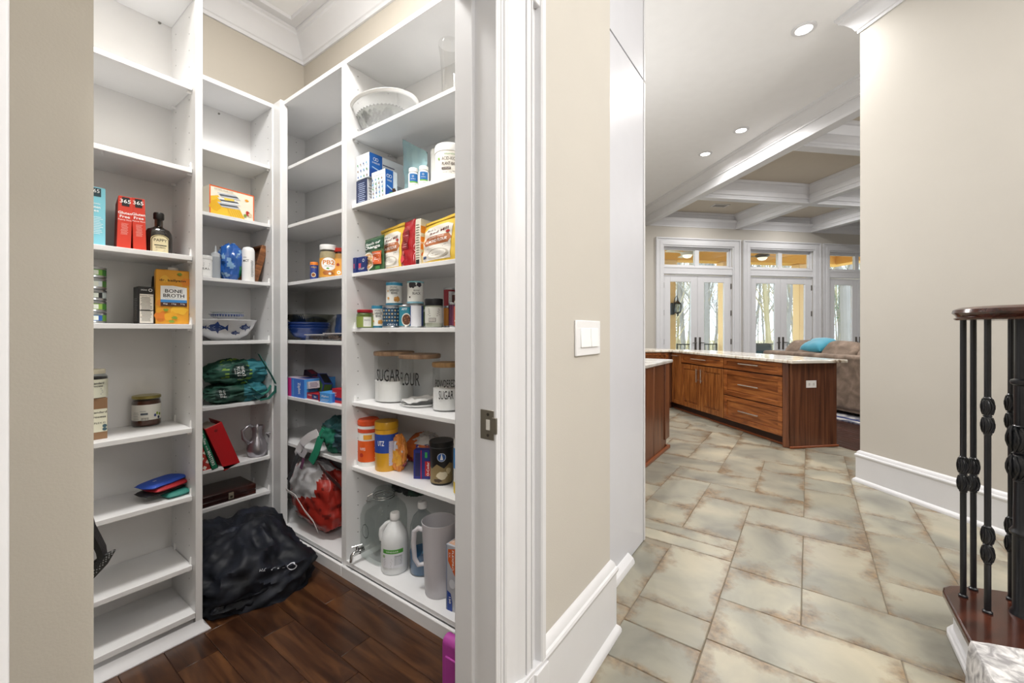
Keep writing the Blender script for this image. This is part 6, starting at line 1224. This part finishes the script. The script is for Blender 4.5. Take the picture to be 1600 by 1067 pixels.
c, r = on(678, 1.245, z, 28); h = zof(467, c)-z; o, d = jar('mayonnaise jar with a black lid and white back label', c, r, h, C_('#d9d8c4', .5), C_('#16171a', .35), h*.24, .80, .96, name='mayonnaise_jar', lab=C_('#c9cac2'), labr=(.16, .70)); d.rect(-r*.6, h*.2, r*.2, h*.33, INK, n=3); [d.rect(-r*.55+k*.004, h*.21, -r*.55+k*.004+.002, h*.32, PAPER) for k in range(7)]; d.lines(-r*.7, h*.38, r*.7, h*.66, 7, C_('#55554f'), .35, 2); d.build(o)
for px, x, w_, yt, bc, lab in [(703, 1.36, 20, 450, '#8d2430', 'tall dark red can at the back right'), (699, 1.32, 12, 478, '#c9822e', 'orange lidded spice jar in front of the dark red can'), (708, 1.29, 14, 473, '#4a1f3c', 'dark purple can with a small badge'), (716, 1.33, 20, 458, '#4a1c18', 'tall brown sauce jar with a cream lid')]:
    c, r = on(px, x, z, w_); h = zof(yt, c)-z; o, d = can(lab, c, r, h, C_(bc)); d.rect(-r*.2, h*.1, r*.8, h*.9, C_('#c9c9cc') if bc == '#8d2430' else C_('#e0d8c8') if bc == '#4a1c18' else C_('#7a3a5a'), n=4) if bc != '#c9822e' else None; d.lines(-r*.1, h*.15, r*.7, h*.85, 9, C_('#4a2a30'), .4) if bc != '#c9822e' else None; d.build(o) if d.mb.v else None
c, r = on(720, 1.245, z, 22); h = zof(470, c)-z; o, d = jar('red sauce jar with a picture of tomatoes at the right end', c, r, h, C_('#7d2a18', .4), C_('#cfc4ae', .4), h*.1, .84, .85, name='sauce_jar', lab=C_('#b0492e'), labr=(.06, .78)); d.disc(-r*.2, h*.60, r*.5, C_('#d8c8a8'), h*.13); d.blotch(-r*.2, h*.58, r*.35, C_('#9a2c1c'), 3); d.text('RAO', 0, h*.36, h*.1, WH, w=r*1.0, bold=.03); d.rect(-r, h*.22, r, h*.27, C_('#e3ddd0'), n=5); d.build(o)
# fifth shelf: canisters
z = ZR[4]; WL = ramp_mat('light_wood', [(.3, '#7c5f48'), (.6, '#a4866a'), (.8, '#b99a78')], scale=(3, 12, 3), nscale=6, rough=.5); SUG = C_('#f2f1ef', .9); HV = C_('#101012', .5)
def canister(lab, px, yb, wpx, yt, fill, txt, x=None, lump=False, wood=WL):
    c, r = stand(px, yb, z, wpx); h = zof(yt, c)-z-.008; body = glass('canister_glass', '#fafbfb', clear=.985, edge=.22)
    o = turn('glass_canister', [(r*.95, 0), (r, .005), (r, h-.012)], c, body, lab, 'canister', 'lettered glass canisters', n=40, cap=False)
    m = MB(); m.lathe([(.001, h-.014), (r*1.02, h-.014), (r*1.05, h-.008), (r*1.05, h+.002), (r*1.02, h+.006), (.001, h+.006)], c, 40, cap=False); m.build('wooden_lid', wood, parent=o)
    m = MB()
    if lump:
        m.grid(lambda i, j: (c[0]+r*.93*j*math.cos(i*6.2832), c[1]+r*.93*j*math.sin(i*6.2832), z+.008+h*fill*(.9+.5*noise.noise(Vector((j*math.cos(i*6.28)*3, j*math.sin(i*6.28)*3, .4)))+.25*noise.noise(Vector((j*math.cos(i*6.28)*9, j*math.sin(i*6.28)*9, 2)))+.3*math.cos(i*6.28+1)*j)), 36, 12)
        m.lathe([(r*.93, .007), (r*.93, h*fill*.55)], c, 36, cap=False)
    else: m.lathe([(.001, .007), (r*.95, .007), (r*.965, .012), (r*.965, h*fill), (.001, h*fill*.99)], c, 36, cap=False)
    m.build('contents', SUG, parent=o, smooth=50); d = Deco(cyl(c, r*1.004, z)); 
    for (s_, u, v, hh_, ww) in txt(r, h): d.text(s_, u, v, hh_, HV, w=ww, bold=.008)
    d.build(o, 'lettering'); return o
canister('SUGAR canister, tall and left in the row', 616, 630, 62, 548, .43, lambda r, h: [('SUGAR', -r*.36, h*.56, h*.24, r*1.30)])
canister('FLOUR canister nearly empty, middle of the row', 656, 638, 64, 552, .10, lambda r, h: [('FLOUR', -r*.58, h*.56, h*.25, r*1.15)], lump=True)
canister('POWDERED SUGAR canister with a light wood lid', 698, 644, 44, 565, .48, lambda r, h: [('POWDERED', -r*.12, h*.60, h*.16, r*1.50), ('SUGAR', -r*.05, h*.36, h*.18, r*1.05)], wood=ramp_mat('pale_wood', [(.3, '#8f6b43'), (.7, '#b5905f')], scale=(3, 12, 3), nscale=6, rough=.5))
canister('last canister at the right, mostly behind the door jamb', 742, 650, 44, 555, .5, lambda r, h: [('BR', -r*.8, h*.55, h*.2, r*.5)])
# sixth shelf
z = ZR[5]
c, r = stand(576, 729, z, 33); h = zof(653, c)-z; o = turn('wipes_canister', [(.001, 0), (r, 0), (r, h*.86), (.001, h*.86)], c, C_('#e9e9e6'), 'orange cleaning wipes canister with an orange lid, leftmost on its shelf', 'canister'); m = MB(); m.lathe([(r*.98, h*.86), (r*1.04, h*.88), (r*1.04, h*.96), (r*.9, h), (.001, h)], c, 30); m.build('lid', C_('#d9501f'), parent=o)
d = Deco(cyl(c, r*1.006, z)); OW = C_('#dc5a1c'); d.rect(-r*1.5, h*.10, r*1.6, h*.55, OW, n=12); d.rect(-r*1.5, h*.72, r*1.6, h*.80, C_('#d04a2a'), n=12); d.rect(-r*.5, h*.58, r*.3, h*.68, C_('#e8a53a'), n=5); d.text('WIPES', -r*.6, h*.38, h*.06, WH, w=r*.6); d.lines(r*.55, h*.15, r*1.05, h*.68, 10, WH, .4); d.disc(-r*.7, h*.25, r*.2, C_('#b8321a')); d.build(o)
c, r = stand(604, 737, z, 36); h = zof(657, c)-z; o = turn('snack_tub', [(.001, 0), (r*.95, 0), (r, h*.03), (r, h*.84), (.001, h*.84)], c, C_('#e0a62c', .3), 'yellow snack tub with a mustard lid beside the wipes', 'tub'); m = MB(); m.lathe([(r*.98, h*.84), (r*1.04, h*.86), (r*1.04, h*.97), (r*1.0, h), (.001, h)], c, 30); m.build('lid', C_('#c9961f', .3), parent=o); d = Deco(cyl(c, r*1.006, z)); d.rect(-r*1.5, h*.38, r*1.5, h*.76, C_('#24469a'), n=12); d.text('UTZ', -r*.5, h*.58, h*.1, WH, w=r*.6, bold=.03); d.rect(r*.2, h*.12, r*.7, h*.62, C_('#c9c4d4'), n=3); d.lines(r*.22, h*.14, r*.66, h*.6, 9, C_('#6b5aa0'), .4); d.build(o)
bx = 1.205; A_ = lambda px, py, x=bx: (lambda q: Vector((q[0], q[1], zof(py, q))))(rx(px, x))
mo = C_('#dd8a3c', .3, coat=.4, var=.15, vs=30)
cpt = fl(619, 738, z); mb = blob((cpt[0]+.028, cpt[1]+.012, z+.085), (.026, .034, .088), 61, .010, ax=.2, zmin=z+.001, freq=7, nu=44, nv=32, mats=[mo, C_('#c9c7d2', .3), C_('#e3a53c', .3), C_('#93384a', .3)], matf=lambda q, k: (1 if noise.noise(q*22) > .25 else (3 if noise.noise(q*17+Vector((3, 1, 2))) > .38 else (2 if noise.noise(q*9) > 0 else 0)))); tag(mb.build('snack_bag', smooth=50, weld=True), 'open orange crinkled snack bag standing before the yellow tub', 'bag')
a = fl(636, 726, z); b = fl(668, 728, z); mb = blob(((a[0]+b[0])/2+.05, (a[1]+b[1])/2+.015, z+.082), (.045, .095, .07), 63, .010, ax=.15, zmin=z+.001, freq=6, nu=56, nv=36, shear=(.03, -.02), mats=[C_('#8a2c22', .3, coat=.4), C_('#d3cfc9', .3), C_('#c96a35', .3), C_('#3a3f9a', .3)], matf=lambda q, k: (1 if q.z-k.z > .02 and q.y < k.y+.02 or noise.noise(q*18) > .32 else (3 if noise.noise(q*15+Vector((1, 2, 3))) > .36 else (2 if noise.noise(q*11) > .05 else 0)))); o = tag(mb.build('chip_bag', smooth=50, weld=True), 'crumpled red and white chip bag lying behind the sponge box', 'bag')
O_ = A_(655, 700, 1.22); d = Deco(snap(mb, tuple(O_), (RT[0], RT[1], 0), (-FW[0], -FW[1], .2))); d.text('That', -.01, -.012, .020, NAVY, w=.05, rot=.2, bold=.03); d.lines(.01, .03, .045, .055, 4, C_('#3a3a7a'), .35); d.build(o)
pm1 = fl(657, 753, z); pl1 = fl(646, 748, z); o_h = zof(707, pm1)-z; u_ = Vector((pm1[0]-pl1[0], pm1[1]-pl1[1]))
o, d, w_ = carton('sponge_box', 'navy and red cleaning product box with a hanging tab', 'box', pl1, fl(675, 749, z), z, o_h, .04, C_('#27307f')); d.rect(w_*.62, h*.06, w_*.93, o_h*.62, C_('#c3202c')); d.text('O-Cedar', w_*.78, o_h*.36, w_*.13, WH, w=o_h*.48, rot=math.pi/2, bold=.03); d.rect(w_*.62, o_h*.74, w_*.75, o_h*.93, C_('#3fae5a')); d.rect(w_*.1, o_h*.1, w_*.35, o_h*.9, C_('#1f2250')); d.rect(w_*.40, 0, w_*.44, o_h, C_('#c3202c')); d.build(o)
c, r = stand(690, 759, z, 37); h = zof(687, c)-z; o = turn('coffee_canister', [(.001, 0), (r*.90, 0), (r*.93, .004), (r*1.0, h*.86), (.001, h*.86)], c, C_('#141312', .35), 'black and gold coffee canister with a round blue emblem', 'canister'); m = MB(); m.lathe([(r*1.0, h*.86), (r*1.05, h*.88), (r*1.06, h*.98), (r*1.0, h), (.001, h)], c, 30); m.build('lid', C_('#151515', .3), parent=o)
d = Deco(cyl(c, lambda v: r*(.93+.07*v/(h*.86))*1.006, z)); d.poly([(r*u, h*v) for u, v in ((-1.3, .05), (1.3, .05), (1.3, .45), (.7, .52), (.2, .40), (-.4, .50), (-.9, .38), (-1.3, .44))], C_('#8d7a52')); d.blotch(r*.0, h*.22, r*.55, C_('#d9cdb0'), 5, rv=h*.12); d.blotch(r*.6, h*.34, r*.35, C_('#c9b98f'), 8, rv=h*.08); d.blotch(-r*.3, h*.12, r*.4, C_('#4a3826'), 3, rv=h*.05); d.disc(0, h*.66, r*.36, C_('#c9d4e4'), n=24); d.disc(0, h*.66, r*.31, C_('#2c5aa0'), n=24); d.poly([(-r*.13, h*.60), (r*.13, h*.60), (0, h*.76)], WH); d.build(o)
c, r = stand(722, 776, z, 26); h = zof(684, c)-z; o = turn('wipes_canister', [(.001, 0), (r, 0), (r, h*.92), (.001, h*.92)], c, C_('#e8e8e6'), 'disinfecting wipes canister with a white lid at the far right', 'canister'); m = MB(); m.lathe([(r*.98, h*.90), (r*1.03, h*.92), (r*1.0, h*.99), (.001, h)], c, 30); m.build('lid', WH, parent=o); d = Deco(cyl(c, r*1.006, z)); d.rect(-r*1.5, h*.48, r*1.5, h*.84, C_('#2c86c9'), n=12); d.rect(-r*1.5, h*.04, r*1.5, h*.24, C_('#e3c33a'), n=12); d.blotch(-r*.4, h*.65, r*.6, C_('#2b3f9a'), 4, rv=h*.08); d.text('CLOROX', -r*.2, h*.65, h*.07, WH, w=r*1.3, bold=.03); d.lines(-r*.9, h*.28, r*.2, h*.44, 5, C_('#4a5a8a'), .3); d.text('75', -r*.65, h*.12, h*.05, INK); d.build(o)
# bottom: dispenser, jug, cleaner, pitcher, box, pan
z = .083
p = fl(597, 868, z); k_ = 1.045; r = .068; ax_ = .0; c = (1.315, rx(600, 1.315)[1], z); ht = zof(757, c)-z
gd = glass('dispenser_glass', '#f2f5f4', clear=.97, edge=.25); o = empty('drink_dispenser', c, 'large clear glass drink dispenser with a chrome spigot', 'dispenser')
m = MB()
def sq(rr_, zz, n=36, pw=5): return [(c[0]+rr_*math.cos(t)*(abs(math.cos(t))**pw+abs(math.sin(t))**pw)**(-1/pw), c[1]+rr_*math.sin(t)*(abs(math.cos(t))**pw+abs(math.sin(t))**pw)**(-1/pw), z+zz) for t in [2*math.pi*q/n for q in range(n)]]
rings = [(.06, 0, 5), (.088, .004, 5), (.094, .02, 5), (.094, ht*.60, 5), (.088, ht*.70, 4), (.065, ht*.79, 3), (.050, ht*.82, 2), (.048, ht*.87, 2)]
vs = []; fs = []
for a, b, pw in rings: vs += sq(a, b, 36, pw)
for q in range(len(rings)-1): fs += [(q*36+i, q*36+(i+1) % 36, q*36+36+(i+1) % 36, q*36+36+i) for i in range(36)]
fs.append(tuple(range(36))); m.add(vs, fs); bd_ = m.build('glass_body', gd, parent=o, smooth=50)
m = MB(); m.lathe([(.052, ht*.86), (.055, ht*.88), (.054, ht*.905), (.040, ht*.96), (.020, ht*.985), (.001, ht)], c, 30, cap=False); m.build('glass_lid', gd, parent=o)
m = MB(); [m.tube([(c[0]+.052*math.cos(q*.35), c[1]+.052*math.sin(q*.35), z+ht*zz) for q in range(19)], .0022, 6) for zz in (.835, .868)]; m.tube([(c[0]-.035, c[1]+.045, z+ht*.87), (c[0]-.055, c[1]+.06, z+ht*.84), (c[0]-.06, c[1]+.062, z+ht*.78), (c[0]-.045, c[1]+.05, z+ht*.76)], .0025, 6); m.build('wire_clasp', CHROME, parent=o)
sy = c[1]+.045; m = MB(); X_ = c[0]-.094; m.tube([(X_+.004, sy, z+.052), (X_-.018, sy, z+.052)], .015, 16); m.tube([(X_-.018, sy, z+.052), (X_-.045, sy, z+.055), (X_-.058, sy, z+.045), (X_-.062, sy, z+.016)], [.010, .009, .009, .008], 12); m.tube([(X_-.030, sy, z+.055), (X_-.030, sy, z+.078)], .006, 10); m.tube([(X_-.050, sy+.012, z+.080), (X_-.010, sy-.012, z+.084)], .005, 8); m.build('spigot', CHROME, parent=o, smooth=60)
m = MB(); d = Deco(lambda u, v, l: (c[0]-.0945-l, c[1]+.02-u, z+v)); d.ring(0, ht*.42, .028, glass('etch', '#b9c0bd', clear=.6), .10, .036, 8); d.build(bd_, 'embossed_panel')
# vinegar jug
c, r = stand(617, 899, z, 43); h = zof(800, c)-z; JP = translucent('hdpe', '#e4e6e6', .90, .35)
o = turn('vinegar_jug', [(.001, 0), (r*.92, 0), (r, .008), (r, h*.50), (r*.985, h*.56), (r*.88, h*.66), (r*.62, h*.76), (r*.36, h*.845), (r*.30, h*.86), (r*.30, h*.89)], c, JP, 'white translucent gallon jug of vinegar with a green label', 'jug', n=32); m = MB(); m.lathe([(r*.34, h*.885), (r*.36, h*.90), (r*.36, h*.975), (r*.32, h), (.001, h)], c, 24); m.build('cap', WH, parent=o)
fx = Vector((-c[0], -c[1], 0)).normalized(); lf2 = Vector((-RT[0], -RT[1], 0)); C3 = Vector(c); m = MB(); m.tube([C3+lf2*r*.30+Z_*h*.83+fx*.0, C3+lf2*r*.62+Z_*h*.80, C3+lf2*r*1.0+Z_*h*.70, C3+lf2*r*1.03+Z_*h*.60, C3+lf2*r*.95+Z_*h*.52], [.011, .011, .012, .013, .014], 12); m.build('handle', JP, parent=o, smooth=70)
d = Deco(cyl(c, r*1.006, z)); d.rect(-r*.95, h*.38, r*.62, h*.45, C_('#4f9a3a'), n=8); d.rect(-r*.95, h*.14, r*.62, h*.38, C_('#dcdde2'), n=8); d.rect(-r*.05, h*.18, r*.55, h*.35, C_('#c2c4c9'), n=4); d.text('Nutrition Facts', r*.25, h*.335, .005, INK, w=r*.5); d.lines(0, h*.19, r*.5, h*.32, 6, INK, .3); d.disc(-r*.85, h*.33, .007, C_('#9ab58a')); d.text('VINEGAR', -r*.2, h*.415, .007, WH, w=r*.9); d.lines(-r*.85, h*.17, -r*.15, h*.30, 6, LGREY, .25); d.build(o, 'label')
c, r = on(660, 1.335, z, 40); c = (c[0], c[1], z); h = zof(783, c)-z; o = turn('cleaner_bottle', [(.001, 0), (r*.9, 0), (r, .01), (r, h*.52), (r*.95, h*.66), (r*.70, h*.80), (r*.34, h*.87), (r*.30, h*.92)], c, glass('pet', '#f0f4f5', clear=.93, edge=.35), 'clear bottle of blue window cleaner with a white cap', 'bottle', n=30, cap=False); m = MB(); m.lathe([(.001, .004), (r*.93, .005), (r*.97, .012), (r*.97, h*.30), (.001, h*.30)], c, 28, cap=False); m.build('blue_liquid', C_('#1d5f8d', .15), parent=o); m = MB(); m.lathe([(r*.36, h*.91), (r*.38, h*.93), (r*.38, h*.99), (r*.3, h), (.001, h)], c, 20); m.build('cap', WH, parent=o)
d = Deco(cyl(c, r*1.01, z)); d.poly([(r*.0, h*.34), (r*.95, h*.34), (r*.95, h*.66), (r*.25, h*.60)], C_('#2f9ad0')); d.text('W', r*.35, h*.46, .02, C_('#c32a2a'), bold=.04); d.text('Windex', r*.6, h*.55, .010, WH, w=r*.6); d.build(o, 'label')
c, r = stand(686, 940, z, 56); h = zof(812, c)-z; r *= .94; PT = translucent('pitcher_plastic', '#e9e6ea', .55, .3)
o = turn('pitcher', [(.001, 0), (r*.80, 0), (r*.84, .006), (r*.94, h*.5), (r*1.03, h*.96), (r*1.06, h), (r*1.02, h), (r*.92, h*.55), (r*.82, .012), (.001, .010)], c, PT, 'tall frosted plastic pitcher with a loop handle', 'pitcher', n=40); C3 = Vector(c); m = MB(); m.tube([C3+lf2*r*.98+Z_*h*.86, C3+lf2*r*1.25+Z_*h*.885, C3+lf2*r*1.50+Z_*h*.84, C3+lf2*r*1.55+Z_*h*.66, C3+lf2*r*1.48+Z_*h*.46, C3+lf2*r*1.25+Z_*h*.37, C3+lf2*r*.90+Z_*h*.385], [.010, .011, .011, .011, .010, .010, .009], 12); m.build('handle', PT, parent=o, smooth=70)
# dark pan and green item behind
m = MB(); c = on(632, 1.36, z+.50); c = (1.385, rx(640, 1.385)[1], 0); mb = blob((1.40, rx(638, 1.40)[1], .435), (.05, .12, .045), 71, .012, ax=.0, freq=5, mats=[C_('#14181a', .5), C_('#24453a', .5)], matf=lambda q, k: int(noise.noise(q*14) > .15))
# (hangs on the dispenser lid)
tag(mb.build('folded_bag', smooth=55, weld=True), 'dark folded bag tucked behind the dispenser lid', 'bag')
m = MB(); m.box(1.39, 1.40, rx(650, 1.40)[1]-.02, rx(625, 1.40)[1]+.02, .083, .40); 
# zipper bag box, right
c0 = rx(717, 1.20); a = fl(697, 951, z); b = fl(722, 965, z); h = zof(851, a)-z+.004
yb_ = a[1]; x0_ = max(a[0], 1.195); 
pA_ = (x0_, yb_); pB_ = (x0_+.004, yb_-.055); 
o, d1, w1 = carton('zipper_bag_box', 'upright orange and blue box of freezer bags at the bottom right', 'box', pA_, pB_, z, h, .20, C_('#b9bcc4'))
d1.rect(0, 0, w1*.12, h, C_('#8f98ac')); d1.poly([(w1*.2, h*.93), (w1*.95, h*.97), (w1*.95, h*.52), (w1*.2, h*.75)], C_('#d9652a')); d1.text('FLEXPRO', w1*.66, h*.78, w1*.18, WH, w=h*.30, rot=-math.pi/2, bold=.03); d1.text('2X', w1*.36, h*.85, w1*.14, WH, w=h*.08, rot=-math.pi/2); d1.poly([(w1*.12, 0), (w1*.6, .0), (w1*.6, h*.14), (w1*.45, h*.27), (w1*.12, h*.3)], C_('#23469a')); d1.text('150', w1*.38, h*.16, w1*.18, WH, w=h*.10, rot=-math.pi/2+.05, bold=.03); d1.disc(w1*.6, h*.42, w1*.28, C_('#d5d8de'), h*.07); d1.build(o)
top_ = Deco(lambda u, v, l: (x0_+u, yb_-v, z+h+l)); top_.rect(.01, .004, .19, .05, C_('#cfa68c')); top_.lines(.02, .01, .18, .045, 4, WH, .3); top_.build(o, 'top_printing')
# pink folding step stool
pq = fl(716, 1067, .0); PKM = C_('#b2459f', .5); x0_ = .985; y0_ = rx(705, .985)[1]; H_ = zof(992, (x0_, y0_))
m = MB(); m.tube([(x0_, y0_-.10, H_-.022), (x0_, y0_+.02, H_-.022)], .022, 16); m.box(x0_-.022, x0_+.022, y0_-.10, y0_+.02, .004, H_-.022); st2 = tag(m.build('step_stool', PKM, bevel=.003), 'folded bright pink plastic step stool behind the door jamb', 'stool')
m = MB(); m.box(x0_-.030, x0_-.023, y0_-.085, y0_-.0, .03, H_-.05); m.build('leg_panel', PKM, parent=st2, bevel=.003); m = MB(); m.tube([(x0_-.002, y0_+.0225, .03), (x0_-.002, y0_+.0225, H_-.06), (x0_+.012, y0_+.0225, H_-.035)], .0022, 5); m.build('seam', INK, parent=st2)
# cam-lock fittings
for nm, c_, nn in [('cam_lock', (ry(250, 2.285)[0], 2.2915, zof(35, ry(250, 2.285))), 0), ('cam_lock', (ry(343, 2.86)[0], 2.8695, zof(177, ry(343, 2.86))), 1)]:
    m = MB(); m.tube([(c_[0], c_[1], c_[2]), (c_[0], c_[1]-.004, c_[2])], .0055, 12); m.build(nm, mat('#8f8d88', .4, metal=.6), parent=(uA, uB)[nn])
